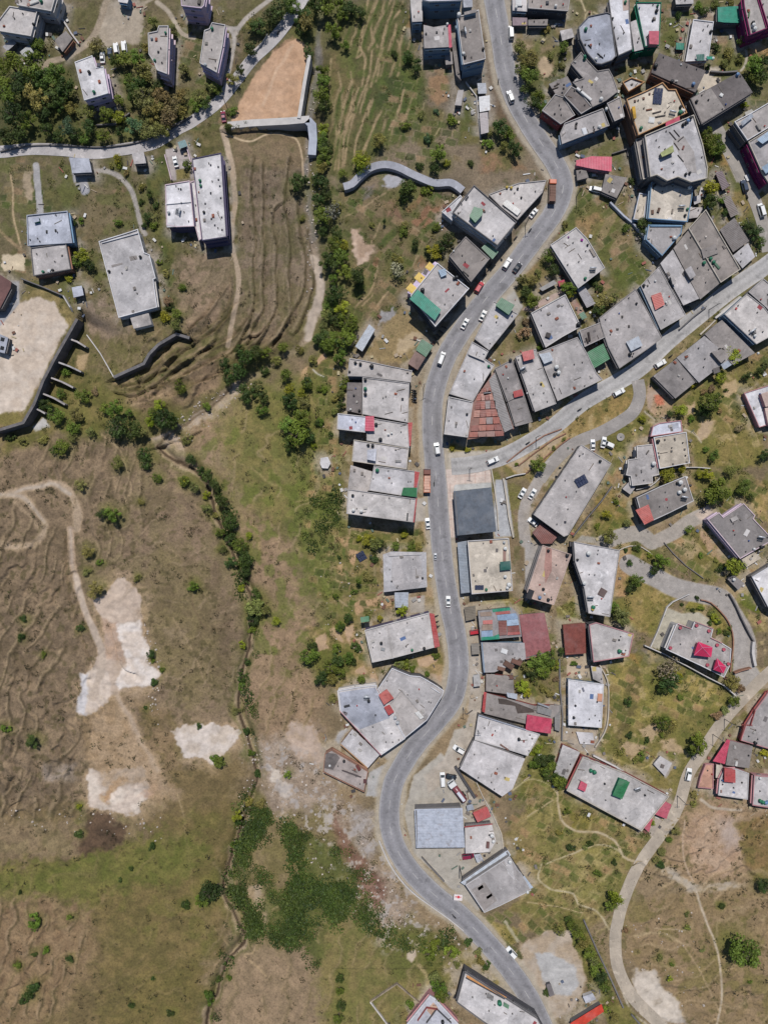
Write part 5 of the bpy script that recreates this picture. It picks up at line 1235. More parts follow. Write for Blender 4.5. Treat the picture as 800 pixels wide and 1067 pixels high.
shed('shelter','crumpled grey tarpaulin shelter','at the top of the roadside sheds','A3',[(388,348),(424,344),(428,388),(392,392)],2,(170,172,178),cat='shelter')
H('house','pale block beside the road at the top edge','','A3',[(533,-20),(595,-20),(596,48),(535,44)],4,'g1','bl',None,[('m',560,12,2,2,.5,0,(210,208,206)),('t','w',550,30,.8)])
H('house','dark long block at the top edge','with a shadowed front','A3',[(600,-10),(775,-8),(766,46),(600,34)],5.5,'g3','dk','g2',[('t','w',715,24,.8),('m',680,10,1,1,.5,0,(80,80,84))],.3)
H('shop_building','small shop with a purplish tin roof','beside the road','A3',[(534,72),(596,74),(596,106),(536,106)],3.2,(140,124,130),'gy',None,cat='shop')
H('shop_building','low grey shop','next to the purplish tin-roofed shop','A3',[(600,82),(682,80),(680,106),(600,106)],3.2,'g3','gy',None,cat='shop')
H('hut','twisted white tin hut','on the waste ground beside the road','A3',[(732,128),(782,118),(792,154),(742,170)],2.8,'g1','gy',None,cat='hut')
H('house','curved bluish-grey house','with a dark rim','H1',[(355,0),(345,-90),(420,-170),(560,-200),(590,-190),(632,130),(600,165),(520,195),(480,190),(410,110)],7.5,'bl','dk','gy',[('t','g',400,-70,.9),('t','g',392,135,.8),('t','w',478,155,.9),('m',510,130,.3,2.6,.3,-50,(50,50,54)),('m',430,60,.3,1.6,.3,-40,(50,50,54)),('m',396,46,.6,.6,.3,0,(60,60,60))],.5)
H('house','tall pale strip house','beside the curved bluish house','A4',[(135,0),(140,-10),(222,-10),(222,50),(236,205),(175,232),(148,95)],7.5,'w','gy','gy',[('p',[(192,0),(220,0),(220,42),(195,45)],'pk'),('t','k',152,75,.7),('t','g',205,8,.8)],.4)
H('house','narrow grey infill house','next to the green-walled house','A4',[(225,92),(250,82),(280,205),(242,214)],6,'g2','gn',None)
H('house','green-walled house','with a pink shed on its white roof','A4',[(248,8),(355,8),(346,188),(286,194)],6.5,'w','gn','gn',[('c',[(302,130),(346,128),(344,184),(304,184)],2,'rose','pkw'),('t','k',335,45,.9),('t','g',340,22,.7),('t','k',320,82,.6)],.5)
H('house','oblong white-roofed house','with a green roof shed beside the gardens','H3',[(176,158),(346,178),(300,500),(110,512)],4,'g1','wh','w',[('w',[(150,165),(95,510)],.6,'cr'),('c',[(200,452),(268,448),(266,505),(204,508)],1.4,'dteal'),('c',[(285,466),(350,470),(346,496),(290,496)],.8,'teal'),('t','k',322,262,.8),('t','w',340,486,.8)],.4)
shed('shed','bright teal tin shed','standing on rubble','H3',[(375,62),(560,46),(568,188),(430,188),(378,182)],4.2,'teal',along=True,wall='gy')
shed('shelter','small teal tarpaulin','in the garden of the oblong house','H3',[(30,358),(100,362),(104,412),(34,408)],1.8,'teal',cat='shelter')
H('house','magenta-walled house','with a grey roof and two white tanks','H3',[(590,-30),(610,-60),(700,-60),(790,235),(650,290),(600,60)],8,'g2','mg','mg',[('t','w',676,210,1.1),('t','w',686,242,1.1),('t','k',672,190,.9),('m',640,120,.5,2,.4,10,(90,110,80))],.5)
H('house','second grey roof of the purple-walled pair','reaching out at the corner','H3',[(712,-60),(900,-60),(900,190),(800,225)],8,'g2','mg','mg',[],.5)
H('house','pale slab house at the top','above the vegetable plots','H3',[(20,-40),(175,-40),(176,30),(30,36)],4,'g1','gy',None)
H('house','dark oblong house','with three black roof tanks','A4',[(345,220),(540,295),(496,385),(312,302)],7,'g4','br',None,[('t','k',330,276,1.2),('t','k',398,340,1.1),('t','b',488,350,1.0),('m',437,268,.6,.6,.3,0,(170,168,166))])
H('house','dark tilted house','with a lighter lower roof','A4',[(475,410),(680,300),(735,385),(522,518)],7.5,'g4','gy',None,[('t','k',502,422,.9),('t','b',672,310,1.0),('m',605,395,1.1,1.1,.4,30,(206,204,200)),('p',[(479,412),(560,368),(620,455),(524,512)],'g3'),('t','k',552,414,.5)])
H('house','orange-edged house','with a big solar array on its cluttered roof','H2',[(90,240),(240,175),(365,112),(410,165),(465,165),(550,345),(180,515)],9.5,'cr',(120,92,74),'og',[('s',325,222,4,3,3),('c',[(385,420),(490,372),(496,405),(388,455)],1.5,'pink'),('t','g',200,462,1.0),('t','g',495,345,1.2),('t','w',520,330,.9),('x',432,360,15),('t','k',500,300,.9),('r',[(130,300),(155,295),(165,385),(145,390)],1.6,(190,150,60),'og'),('m',262,320,.5,2,.3,80,(120,80,60)),('m',320,340,.4,3,.3,75,(100,90,84)),('m',345,370,.4,3.5,.3,80,(90,84,80)),('m',280,400,2,2,.2,10,(206,204,200)),('m',220,235,.7,.7,.4,0,(120,90,80)),('m',265,200,.6,.6,.4,0,(120,90,80)),('m',155,255,.7,.7,.4,0,(110,90,80))],.7)
H('house','small walled terrace house','with an orange rim and an open yard','H2',[(105,185),(60,110),(130,75),(232,110)],3,'g1','br','og',[],.8)
H('house','cream-edged big house','with a stepped lower wall','H2',[(228,515),(600,358),(668,580),(705,760),(700,840),(580,870),(480,830),(400,860),(320,815),(270,830)],10.5,'g1','gy','cr',[('r',[(345,650),(440,590),(450,640),(360,680)],1.8,(150,156,110),'gy'),('t','b',555,405,1.0),('t','k',575,385,.9),('t','k',520,435,1.0),('t','k',540,420,.9),('m',470,500,.3,3,.2,-40,(70,66,66)),('m',440,520,.3,3.5,.2,-40,(70,66,66)),('m',500,545,.3,2.5,.2,50,(70,66,66)),('m',470,600,.3,3,.2,-35,(80,70,66)),('m',500,690,.3,3,.2,-40,(80,76,74)),('m',520,610,.6,1.4,.3,20,(120,80,74)),('p',[(440,560),(520,520),(600,640),(620,800),(560,800)],'g2'),('t','k',540,810,.8),('t','k',570,800,.8)],.7)
H('house','dark low strip house','along the cream-edged big house','H2',[(160,545),(225,520),(270,835),(215,850)],7.5,'g3','gy','cr',[('t','w',242,640,.8),('m',215,680,.5,.5,.3,0,(150,90,60))],.4)
H('house','wide weathered block','at the head of the dark cluster','H1',[(285,190),(365,100),(420,170),(490,245),(575,230),(605,285),(645,400),(555,470),(450,520),(430,470),(300,330),(380,300)],7,'g3','dk','g3',[('r',[(312,318),(350,288),(500,390),(440,470)],-1.2,'g2','gy'),('m',400,430,.8,5,.5,-50,(215,212,208)),('m',350,388,.8,2,.5,-50,(212,208,204)),('t','w',516,460,1.0),('t','g',392,150,.9)],.35)
H('house','dark raised block','in the middle of the dark cluster','H1',[(232,432),(290,360),(345,392),(450,520),(365,572)],6.5,'g4','dk','g2',[],.35)
H('house','stepped terrace block','with a pink front edge','H1',[(68,545),(168,420),(230,440),(320,580),(210,650)],5.5,'g3','rd','g2',[('m',165,570,.5,.5,.4,0,(50,50,54)),('m',235,350,.5,.5,.4,0,(50,50,54)),('m',232,378,.6,.6,.4,0,(50,50,54))],.4)
H('house','open terrace with rubble','above the stepped terrace block','H1',[(120,345),(260,285),(300,355),(230,435),(170,420)],3,'g3','gy',None,[('m',180,350,.4,2,.3,60,(90,80,74)),('m',170,375,.4,2,.3,70,(90,80,74))])
H('house','long grey-blue edged house','with a white cluttered terrace','H1',[(205,720),(240,640),(530,528),(580,660),(220,800)],5.5,'g2','bl','g2',[('t','k',330,645,.7),('t','w',556,535,.9),('m',392,705,2.5,1.5,.3,70,(206,206,208)),('t','w',502,670,.9),('m',462,700,.5,1.6,.4,10,(70,60,58)),('m',325,670,.8,1.2,.4,0,(80,76,74))],.5)
H('house','square dark block','at the end of the grey-blue edged house','H1',[(560,490),(660,440),(695,592),(618,628)],7,'g3','dk','g2',[('t','b',700,505,.6)],.35)
shed('shed','pink tin shed','standing alone beside the bend','A4',[(0,668),(65,650),(150,652),(146,716),(66,704),(0,690)],3.6,'pink',wall='pkw')
H('house','large block with awnings','on the back lane at the right edge','H4',[(370,390),(560,290),(747,180),(1000,40),(1100,180),(747,460),(515,600)],7.5,'g2','gy','w',[('c',[(435,400),(560,300),(585,335),(460,440)],1.3,'steel'),('m',640,450,.8,2,.7,-30,(150,146,140))],.5,win_cap=5)
H('house','lower block with a magenta base','joined to the awning block','H4',[(525,615),(747,475),(1100,240),(1200,600),(900,950),(747,1067),(680,960)],7,'g2','mg','cr',[('c',[(620,590),(747,500),(800,560),(680,640)],1.4,'blue'),('c',[(670,900),(800,820),(850,880),(720,970)],1.4,'blue')],.5,win_cap=5)
shed('shed','slanted maroon garden shed','on the slope beside the back lane','H5',[(692,215),(738,205),(795,320),(745,350)],2.6,(98,78,84),wall='dk')
shed('shed','dark brown garden shed','below the slanted maroon shed','B4',[(608,100),(640,96),(676,170),(645,186)],2.4,(104,90,84),wall='dk')
H('house','small grey cube house','behind the parked white van','B4',[(122,5),(212,20),(168,106),(105,78)],4,'g3','gy',None,[('m',150,40,.6,.6,.3,0,(150,146,140))])
H('house','white-roofed house with blue rim','below the cream-edged big house','H5',[(205,288),(525,305),(512,420),(480,590),(180,565)],7.5,'cr','bl','sk',[('t','w',495,330,1.2),('x',430,492,0),('t','g',480,492,.8),('m',262,500,.8,1.6,.5,20,(90,70,60)),('m',215,515,.8,1.4,.4,0,(110,84,70)),('m',365,510,.5,1.6,.4,10,(130,120,110)),('t','k',232,312,.8),('t','k',462,540,.8)],.6)
H('house','narrow terrace with a blue rail','left of the blue-rimmed house','H5',[(115,370),(178,380),(150,585),(68,570)],4,'cr','sk','wb',[],.4)
H('house','pale lower house with blue rim','joined to the blue-rimmed house','B4',[(300,216),(442,218),(438,252),(358,346),(290,278)],6.5,'g2','bl','sk',[('t','w',408,272,1.2),('w',[(310,222),(440,222)],.5,'sk')],.4)
H('house','outer house of the street row','with a pale raised parapet','B4',[(468,232),(540,152),(685,402),(602,458)],7.5,'g3','gy','cr',[('t','g',560,358,1.0),('t','g',572,372,1.0),('r',[(520,320),(580,295),(592,335),(530,358)],.5,'g3','gy'),('m',585,385,.8,3,.4,-40,(84,110,90)),('m',540,266,.6,.6,.4,0,(200,190,180))],.6)
H('house','second house of the street row','with a stair block on a brown roof','B4',[(405,315),(466,240),(598,460),(516,528)],7.2,'g3','gy',None,[('r',[(452,404),(478,388),(498,428),(476,444)],1.6,'g2','gy'),('t','g',532,376,1.0)])
H('house','third house of the street row','with a pale smooth roof','B4',[(350,378),(402,320),(512,524),(446,553)],7.0,'g1','gy',None,[('r',[(392,432),(404,428),(416,462),(402,466)],1.4,'g2','gy')])
H('house','fourth house of the street row','with a red patch on its roof','B4',[(268,470),(345,390),(458,594),(352,655)],7.2,'g2','bl','g2',[('c',[(312,512),(352,498),(368,550),(330,572)],.8,'salmon','rd'),('t','k',282,470,.9),('t','w',330,450,.6),('t','w',375,540,.6)],.3)
H('house','fifth house of the street row','with a wide stained roof','P',[(624,331),(662,300.5),(690,352),(674,364),(645,384),(633,361),(626,340)],7.2,'g2','gy','g3',[('c',[(652,356),(665,350),(669,360),(657,366)],1,'steel'),('t','k',656,369,1.0),('t','k',663,316,.7),('m',648,330,.6,.8,.3,0,(70,66,64)),('m',655,340,.6,.8,.3,0,(70,66,64)),('m',643,343,.8,.6,.3,0,(84,80,76))],.3)
shed('shed','dark tin house','beside the street row end','B4',[(596,238),(660,186),(722,284),(652,332)],4,(116,108,104),wall='gy')
H('house','low pale annex','below the dark tin house','B4',[(652,345),(715,292),(745,350),(692,398)],3,'g1','gy',None)
H('house','white house beside the bend','with small purple stains','P',[(573,255),(600,236.5),(612,249),(630,279),(602,300.5)],6.5,'g1','gy','g1',[('x',617,282,0),('t','g',609.5,290,.9),('t','k',612,255,.6),('m',606,250,.8,.8,.4,20,(140,40,130)),('m',592,247,.5,.5,.4,0,(120,50,120)),('m',617,263,.8,3,.5,-30,(150,140,130))],.4)
shed('shed','long grey garden shed','beside the white house','H7',[(440,85),(500,55),(585,190),(515,225)],3,(150,146,148),wall='gy')
shed('shed','small grey tin porch','with a red end above the square white house','H7',[(155,75),(270,10),(290,40),(180,98)],2.6,'grey',wall='gy')
shed('hut','bright pink cabin','above the square white house','H7',[(295,25),(345,10),(355,35),(310,62)],2.6,'pink',wall='pkw',cat='hut')
H('house','square white house','with a green awning beside the curved lane','H7',[(95,262),(355,120),(475,365),(330,445),(205,525)],6,'g1','gy','wh',[('c',[(118,348),(140,338),(188,425),(168,440)],-1.5,'green'),('c',[(455,270),(495,250),(520,295),(480,315)],-1.5,'sage'),('t','k',452,350,1.3),('m',225,430,1.6,1.6,.8,20,(80,74,72)),('m',455,355,1.4,1.2,.6,0,(70,66,66))],.5)
H('house','long pale roadside house','curving along the main road','C2',[(78,268),(185,25),(262,70),(245,105),(290,135),(255,190),(190,303)],6,'g1','gy','g2',[('r',[(165,78),(240,105),(245,118),(172,88)],.9,'g1','gy'),('t','g',262,140,.8),('t','w',240,80,.5)],.3)
H('house','pale corner house','at the junction of the two roads','C2',[(76,280),(190,305),(165,470),(55,455)],7,'g1','gy','wh',[('t','k',162,362,.7),('m',90,330,.4,.6,.3,0,(60,60,60)),('m',110,420,.4,.6,.3,0,(80,80,80))],.4)
shed('warehouse','rusty red corrugated warehouse','with grey side sheets','C2',[(190,305),(285,168),(380,430),(320,455),(165,480)],5,(142,100,88),wall='gy',cat='warehouse',along=True,items=[])
H('house','narrow brown-grey house','with a red roof box','C2',[(290,150),(370,108),(425,268),(465,398),(385,420),(350,305)],7,'g3','gy','g3',[('c',[(374,258),(415,246),(424,275),(380,286)],1.1,'red','rd'),('w',[(350,302),(422,270)],.4,'g3'),('t','k',362,112,.9),('t','w',352,195,.5)],.3)
H('house','pale house with a red shed on top','facing the side street','C2',[(386,96),(480,60),(575,314),(476,352)],7.5,'g1','gy','g2',[('c',[(414,75),(468,62),(474,105),(424,118)],1.6,'red','rd'),('x',424,160,-30),('t','w',440,265,.5),('t','k',505,222,.6)],.3)
H('house','wide grey house','with a heap of drums on its roof','C2',[(490,76),(672,5),(720,85),(760,170),(790,202),(580,302)],7,'g2','gy','g2',[('c',[(495,85),(545,75),(562,112),(518,130)],1.4,'steel'),('t','w',575,145,1.3),('t','w',585,170,1.1),('t','k',568,178,1.0),('m',590,155,1.4,1.4,.7,20,(150,146,144))],.3)
shed('shed','bright green tin shed','in the gap of the street row','P',[(611.5,367),(628,358),(635,374),(618.5,384)],5.5,'green',wall='gy',along=True)
H('hut','brown-grey roof block','above the bright green shed','H7',[(462,395),(625,330),(652,448),(500,520)],6.5,'g3','bl','g2',[('m',535,440,.6,3,.6,-10,(60,52,50)),('m',520,470,.5,2,.5,-20,(60,52,50))],.3)
H('house','strip house along the main road','with a green roof shed','P',[(494,353),(514,313.5),(540,327),(509.5,365)],4.5,'g1','gy','g2',[('c',[(516,318),(522,310),(536,318),(530,328)],2.2,'sage','gn')],.3)
H('house','large grey house on the bend','with a green roof shed','B3',[(285,165),(375,50),(553,205),(472,303)],7.5,'g1','wh','gy',[('c',[(355,180),(375,140),(412,152),(410,175),(380,208)],2.0,'sage','gn'),('m',345,105,.5,1.5,.4,35,(70,70,74)),('t','k',505,275,.7)],.5,win_cap=8)
H('house','wedge-shaped pale house','inside the bend','B3',[(435,90),(560,42),(676,30),(660,82),(556,196),(490,145)],4.5,'g1','gy','g2',[('c',[(492,130),(510,112),(570,158),(556,178)],.8,(226,222,216)),('t','y',512,60,.8),('t','y',530,62,.8),('t','k',557,65,.7),('t','k',572,102,.6)],.4)
H('house','brown-grey roadside house','with a green porch','B3',[(270,345),(340,265),(440,358),(362,455)],6,'g3','gy','g3',[('c',[(405,312),(430,290),(476,330),(452,360)],-1.0,'sage'),('m',340,420,.4,2.6,.4,-50,(60,60,60)),('t','w',290,325,.5)],.3)
H('house','roadside house with a teal awning','and a yellow and lavender rear edge','B3',[(110,512),(222,375),(355,482),(214,642)],8,'g2','dk','w',[('c',[(106,525),(140,487),(238,572),(212,616)],1.8,'teal'),('t','k',160,490,1.2),('t','k',302,436,1.0),('t','k',292,440,.9),('c',[(225,405),(255,400),(262,425),(238,435)],1,'blue')],.4)
shed('shed','grey-blue tin shed','beside the bare dirt terrace','J7',[(160,965),(238,842),(272,872),(200,995)],3,'steel',wall='gy')
shed('shop_building','green tin kiosk','beside the dirt terrace','C1',[(590,65),(620,15),(672,45),(638,98)],3.4,'sage',wall='gy',cat='kiosk')
H('shop_building','rusty small shop','joined to the green tin kiosk','C1',[(555,128),(590,70),(636,100),(600,158)],3.2,(140,118,112),'br',None,cat='kiosk')
H('house','top house of the roadside terrace','with black tanks along its rear','C1',[(285,103),(345,112),(575,160),(568,215),(350,188),(275,186)],7,'g2','gy','g2',[('t','k',312,124,.9),('t','k',335,130,.9),('t','k',388,140,1.1),('t','k',285,165,.6)],.35)
H('house','second house of the roadside terrace','with a big plain roof','C1',[(345,190),(562,218),(556,402),(343,362)],7,'g1','gy','g2',[('t','k',358,203,1.0),('t','g',358,245,1.0),('t','k',358,270,1.0),('m',530,292,.8,.8,.4,0,(70,70,72))],.35)
H('house','low dark rear house','behind the second terrace house','C1',[(275,215),(343,215),(340,362),(270,346)],4.5,'g4','gy',None,[('t','k',330,345,.8),('t','k',305,275,.6),('t','w',290,340,.6)])
H('house','white rear wing','with a red roof block','C1',[(230,358),(362,372),(362,448),(227,432)],7.5,'wb','gy','wh',[],.35)
H('house','third house of the roadside terrace','with red awnings at both ends','C1',[(364,376),(555,408),(562,520),(364,484)],7.2,'g1','gy','g2',[('c',[(358,372),(398,370),(400,440),(356,440)],1.8,'pink','rd'),('c',[(552,402),(576,400),(568,510),(548,508)],-.8,'red'),('t','k',408,410,1.0),('t','k',428,480,1.1),('t','w',480,450,.7),('t','w',465,456,.7)],.35)
H('house','fourth house of the roadside terrace','with a white stair block','C1',[(305,480),(560,520),(550,618),(295,580)],7,'g1','cr','cr',[('r',[(366,528),(410,522),(405,580),(366,572)],1.8,'wb','wh'),('t','k',372,506,.9),('t','k',392,508,.9),('t','w',565,580,.8),('m',510,580,.8,2,.3,90,(140,136,134))],.35)
H('house','low rear wing with a dark yard','behind the fifth terrace house','C1',[(290,598),(390,628),(376,712),(360,728),(276,716)],5,'g2','rd',None,[])
H('house','fifth house of the roadside terrace','with a green awning and red edge','P',[(389.5,485),(437,491.5),(434,519),(384,511)],7,'g1','gy','g2',[('c',[(420,508),(434.5,508),(434,518),(418,516)],1.2,'green'),('c',[(432,491),(437,492),(434,510),(431,509)],.5,'red'),('t','g',393,490,1.2)],.35)
H('house','sixth house of the roadside terrace','with a red end wall and deep shadow below','C4',[(100,42),(415,88),(402,197),(92,157)],8.5,'g1','gy','g2',[('t','k',122,72,.8),('t','w',125,140,1.0),('t','w',162,145,1.0),('c',[(412,85),(420,87),(407,197),(399,196)],.4,'red'),('m',375,170,.5,2.4,.5,5,(80,80,80))],.35,win_cap=10)
H('hut','domed white tank hut','in the brown allotment','C1',[(152,565),(185,560),(198,590),(185,614),(158,612),(148,590)],1.4,'w','wh',None,cat='hut')
H('house','single-storey grey house','with a stained inner roof below the terrace','C4',[(262,345),(300,332),(462,335),(466,497),(266,520)],3.6,'g1','wh',None,[('p',[(305,365),(420,348),(440,370),(445,470),(420,500),(330,508),(300,470)],'g2'),('w',[(290,352),(440,345)],.4,'g1'),('t','k',445,455,.6),('t','k',302,470,.5)])
shed('shed','grey-blue corrugated shed','behind the single-storey grey house','C4',[(315,522),(380,520),(378,590),(318,592)],2.6,'steel',wall='gy')
H('house','long house with a red end','along the main road above the fan house','D1',[(310,30),(420,0),(612,-52),(650,105),(440,160),(345,180)],6,'g1','pr','wh',[('c',[(610,-50),(632,-46),(658,104),(634,112)],.8,'red'),('t','k',387,90,.9),('t','k',586,114,.9),('t','g',530,122,.8),('w',[(415,2),(440,160)],.3,'g2'),('c',[(290,-30),(330,-36),(332,-12),(294,-6)],-.5,'green'),('m',395,118,1.4,1,.4,10,(150,150,150))],.4)
H('house','rear house of the fan-shaped pair','with a long lower terrace','I5',[(65,170),(170,150),(300,135),(300,160),(470,455),(325,555),(80,290)],5,'g1','wh','w',[('t','s',236,205,1.0),('t','k',252,232,.9),('x',240,218,0),('m',122,262,.7,2,.4,75,(60,60,62)),('m',110,305,1.6,1,.3,20,(120,110,110)),('m',292,316,.5,.5,.4,0,(60,60,64)),('w',[(300,160),(468,452)],.3,'pkw'),('w',[(80,290),(325,553)],.5,'pkw'),('p',[(75,180),(290,150),(380,330),(200,400),(90,300)],'bl')],.4)
H('house','fan-shaped house','with red stair roofs on the bend','I5',[(305,160),(390,35),(500,80),(560,85),(640,130),(700,170),(690,200),(600,345),(468,452)],5.5,'g1','dk','w',[('c',[(310,195),(360,160),(402,215),(342,255)],1.6,'salmon','rd'),('c',[(342,268),(376,252),(404,296),(370,318)],1.2,'red','rd'),('p',[(385,245),(445,168),(560,300),(590,345),(470,448)],'g2'),('t','s',410,330,1.0),('t','s',424,360,1.0),('c',[(525,302),(548,290),(580,328),(560,342)],.7,(226,222,216)),('w',[(385,245),(447,168),(592,342)],.4,'g2'),('w',[(622,150),(672,182)],.5,'w')],.4)
H('house','low bare concrete house','beside the fan-shaped pair','I5',[(82,492),(155,398),(318,550),(245,632)],3.2,'g1','br',None,[('w',[(85,490),(243,630)],.4,'og')])
H('house','unfinished brick terrace','with a dark tiled corner','I5',[(-10,545),(30,520),(250,650),(225,775),(-20,655)],3,(160,150,146),'br','br',[('p',[(0,540),(60,545),(80,570),(40,640),(-15,630)],'g4'),('m',190,630,1,2,.7,-30,(110,60,56)),('t','k',105,590,.8),('m',230,710,1.2,1.2,.6,0,(90,60,60)),('m',150,665,.4,7,.3,-70,(90,80,80)),('t','w',20,618,.7)],.5)
shed('petrol_station','slate-blue gabled canopy','over the stone forecourt','J2',[(215,345),(478,318),(512,626),(240,654)],5.5,'slate',wall='gy',cat='petrol station',gable=True,along=True)
H('house','cream flat-roofed house','with solar panel below the slate-blue canopy','C5',[(30,282),(222,270),(240,514),(50,530)],6,'cr','gy','g1',[('c',[(180,380),(228,375),(232,415),(182,420)],1.5,'dteal','gn'),('s',85,498,0,3,1),('t','w',205,318,1.2),('t','w',205,448,1.0),('t','w',222,485,1.3),('t','w',215,500,1.0),('t','g',118,508,.8),('m',202,350,1,4,.3,0,(150,120,110)),('t','s',200,290,.8)],.5)
shed('shed','blue-grey lean-to','along the cream flat-roofed house','C4',[(605,290),(650,282),(665,522),(622,526)],3.2,(140,148,158),wall='gy')
H('house','pink-stained house','with black tanks above the grass strip','C5',[(378,302),(512,345),(430,580),(330,552),(305,520)],9,'pk','gy','pk',[('t','b',365,545,1.0),('t','k',405,555,.9),('t','k',492,350,1.0),('t','k',405,328,.8),('t','k',382,506,.8),('m',320,530,2,3.2,.4,20,(50,50,54)),('t','w',388,528,.6),('p',[(395,310),(420,318),(420,420),(390,480),(385,400)],(166,128,118))],.3)
shed('shed','rust-red tin awning','over the end of the parking lane','C5',[(330,245),(372,200),(452,258),(420,295),(372,296)],3,(120,72,64),wall='gy')
H('house','curved-fronted grey house','with a burnt stain on its roof','C5',[(522,285),(736,325),(712,480),(690,635),(590,618),(570,500),(528,380)],9.5,'g1','dk','g2',[('t','w',590,340,1.3),('t','w',570,478,1.1),('x',598,552,0),('t','g',612,590,1.1),('t','y',610,600,.8),('m',655,522,2.4,2.6,.3,30,(104,88,84)),('t','k',540,370,.7)],.4)
H('house','grey house with the large solar array','below the concrete lane','C2',[(690,502),(830,590),(630,922),(610,930),(470,828)],6.5,'g2','gy','g2',[('s',690,672,-30,4,2),('t','k',778,580,.8),('m',616,862,.7,.7,.4,0,(60,60,70)),('t','k',592,612,.8)],.3)
H('house','low white arched house','joined above the beige square house','I1',[(298,280),(320,190),(375,165),(555,142),(568,240),(330,275)],3.6,'wb','pkw','pkw',[('p',[(475,175),(530,165),(535,205),(480,215)],'bl')],.4)
H('house','beige square house','with pink side steps','I1',[(325,285),(598,240),(628,500),(375,548)],6,'cr','pkw','w',[('t','k',362,318,1.1),('m',475,400,.6,.6,.4,0,(110,104,100)),('m',502,295,.5,.5,.4,0,(110,104,100)),('m',585,385,.6,.6,.4,0,(110,104,100)),('m',420,305,.5,.5,.4,0,(110,104,100)),('m',365,415,.5,.5,.4,0,(100,94,90)),('m',372,450,.5,1,.4,0,(100,94,90)),('m',488,508,.5,.5,.4,0,(110,104,100)),('m',602,492,.6,.6,.4,0,(110,104,100))],.4)
H('house','notched grey house','left of the beige square house','I1',[(182,355),(325,340),(372,598),(315,612),(318,668),(145,690),(135,610),(95,600),(105,548),(112,470),(188,460)],4.5,'g2','wh','wh',[('t','w',322,505,1.4),('m',165,422,1.2,2.4,.5,5,(50,54,62)),('m',95,522,1.2,1.4,.5,5,(50,54,62)),('m',275,410,.4,1.6,.3,35,(90,84,80))],.4)
H('hut','small dark-edged hut','below the notched grey house','I1',[(65,715),(115,660),(175,700),(130,762)],2.8,'g2','dk',None,cat='hut')
H('house','grey house with a red roof corner','and white tanks','C6',[(190,82),(300,30),(418,-18),(455,98),(340,155),(225,208)],6.5,'g3','dk','g1',[('c',[(186,140),(245,114),(270,186),(228,208)],.5,'salmon'),('t','w',412,45,1.2),('t','w',388,58,1.2),('t','w',392,12,1.3),('x',408,90,10),('t','k',380,15,.8)],.4)
H('house','grey house with a pale notched rim','above the white lane gate','C6',[(520,185),(572,150),(592,172),(686,108),(740,165),(732,180),(800,252),(820,280),(670,366)],6,'g3','lv','pp',[('r',[(624,180),(652,165),(662,182),(634,196)],.6,'g2','gy'),('t','w',735,320,.8),('x',762,275,10),('t','k',768,312,1.1),('m',700,245,1.4,2.4,.2,30,(206,200,196))],.4)
H('house','pale annex','below the notched-rim house','C6',[(675,368),(732,332),(766,362),(700,405)],3,'cr','wh',None)
H('house','bright white-roofed house','at the right edge by the curved lane','C6',[(725,450),(800,405),(900,340),(960,460),(880,640),(800,590)],6,'w','gy','w',[],.4)
H('house','pink-trimmed house','with a pink stair block at the right edge','I2',[(370,420),(640,335),(720,320),(760,800),(620,780),(540,805)],3.6,'w','pkw','pkw',[('r',[(560,430),(660,395),(700,560),(610,575)],2.2,'pk','pkw'),('r',[(600,590),(680,560),(720,760),(640,780)],1.5,'pk','pkw')],.4)
H('hut','grey gatehouse','with a blue water drum beside the curved lane','C6',[(612,460),(640,440),(690,480),(660,510)],3,'g3','gy',None,[('t','w',640,462,.9)],cat='hut')
root_patch = shed('workshop','patchwork tin workshop','of blue, grey, red and green sheets','J3',[(100,95),(300,72),(345,115),(362,248),(118,270)],4.2,(150,144,142),wall='gy',cat='workshop')
shed('workshop','dull red tin workshop','beside the patchwork workshop','J3',[(345,118),(495,104),(518,210),(540,345),(388,385),(364,240)],4,'maroon',wall='gy',cat='workshop')
shed('shed','dark red-brown tin house','beside the narrow path','J3',[(606,178),(738,165),(745,348),(622,358)],4.5,(128,70,60),wall='br',along=True)
H('house','unfinished concrete deck','below the patchwork workshop','J3',[(118,282),(378,285),(388,380),(200,460),(135,462)],3.6,'g2','sk',None,[('m',258,335,2.2,1.6,.4,20,(220,218,216)),('m',330,400,1.5,3.4,.7,-70,(116,84,72)),('m',285,418,1.8,3.6,.6,-58,(104,78,66)),('m',240,440,1.2,2.6,.5,-75,(122,92,78)),('m',355,392,1.0,1.6,.5,-40,(96,72,62)),('w',[(125,285),(140,460)],.5,'sk')])
H('house','grey low workshop','with broken end','D2',[(205,232),(330,245),(338,345),(300,325),(205,312)],3.2,'g3','rd',None,[('m',322,248,1.4,1.4,.6,0,(110,80,70)),('c',[(300,318),(350,325),(348,350),(305,340)],.2,'steel')])
H('house','oil-stained long house','with a hot-pink roof at its end','D2',[(205,320),(430,380),(545,380),(540,410),(510,440),(395,465),(196,415)],4,'g3','rd',None,[('c',[(395,420),(510,440),(505,510),(388,492)],1.6,'pink','pkw'),('p',[(260,345),(300,350),(420,395),(430,410),(350,415),(340,380),(265,370)],(84,74,68)),('c',[(442,378),(510,400),(505,428),(440,410)],.8,'grey'),('t','k',515,470,.9),('m',470,378,.5,4,.8,-70,(150,150,154)),('c',[(195,315),(208,318),(200,412),(186,405)],.4,'red')])
H('house','upper white slab house','above the blank roof house','D2',[(170,422),(455,512),(398,612),(262,570),(152,538)],4.2,'g1','gy','g1',[('w',[(172,424),(390,492)],.7,'bl'),('t','k',358,535,.9),('m',290,572,.5,3.4,.3,-55,(120,90,80)),('m',235,515,.4,.8,.3,30,(170,60,50)),('m',380,545,.5,.7,.3,0,(120,60,60))],.3)
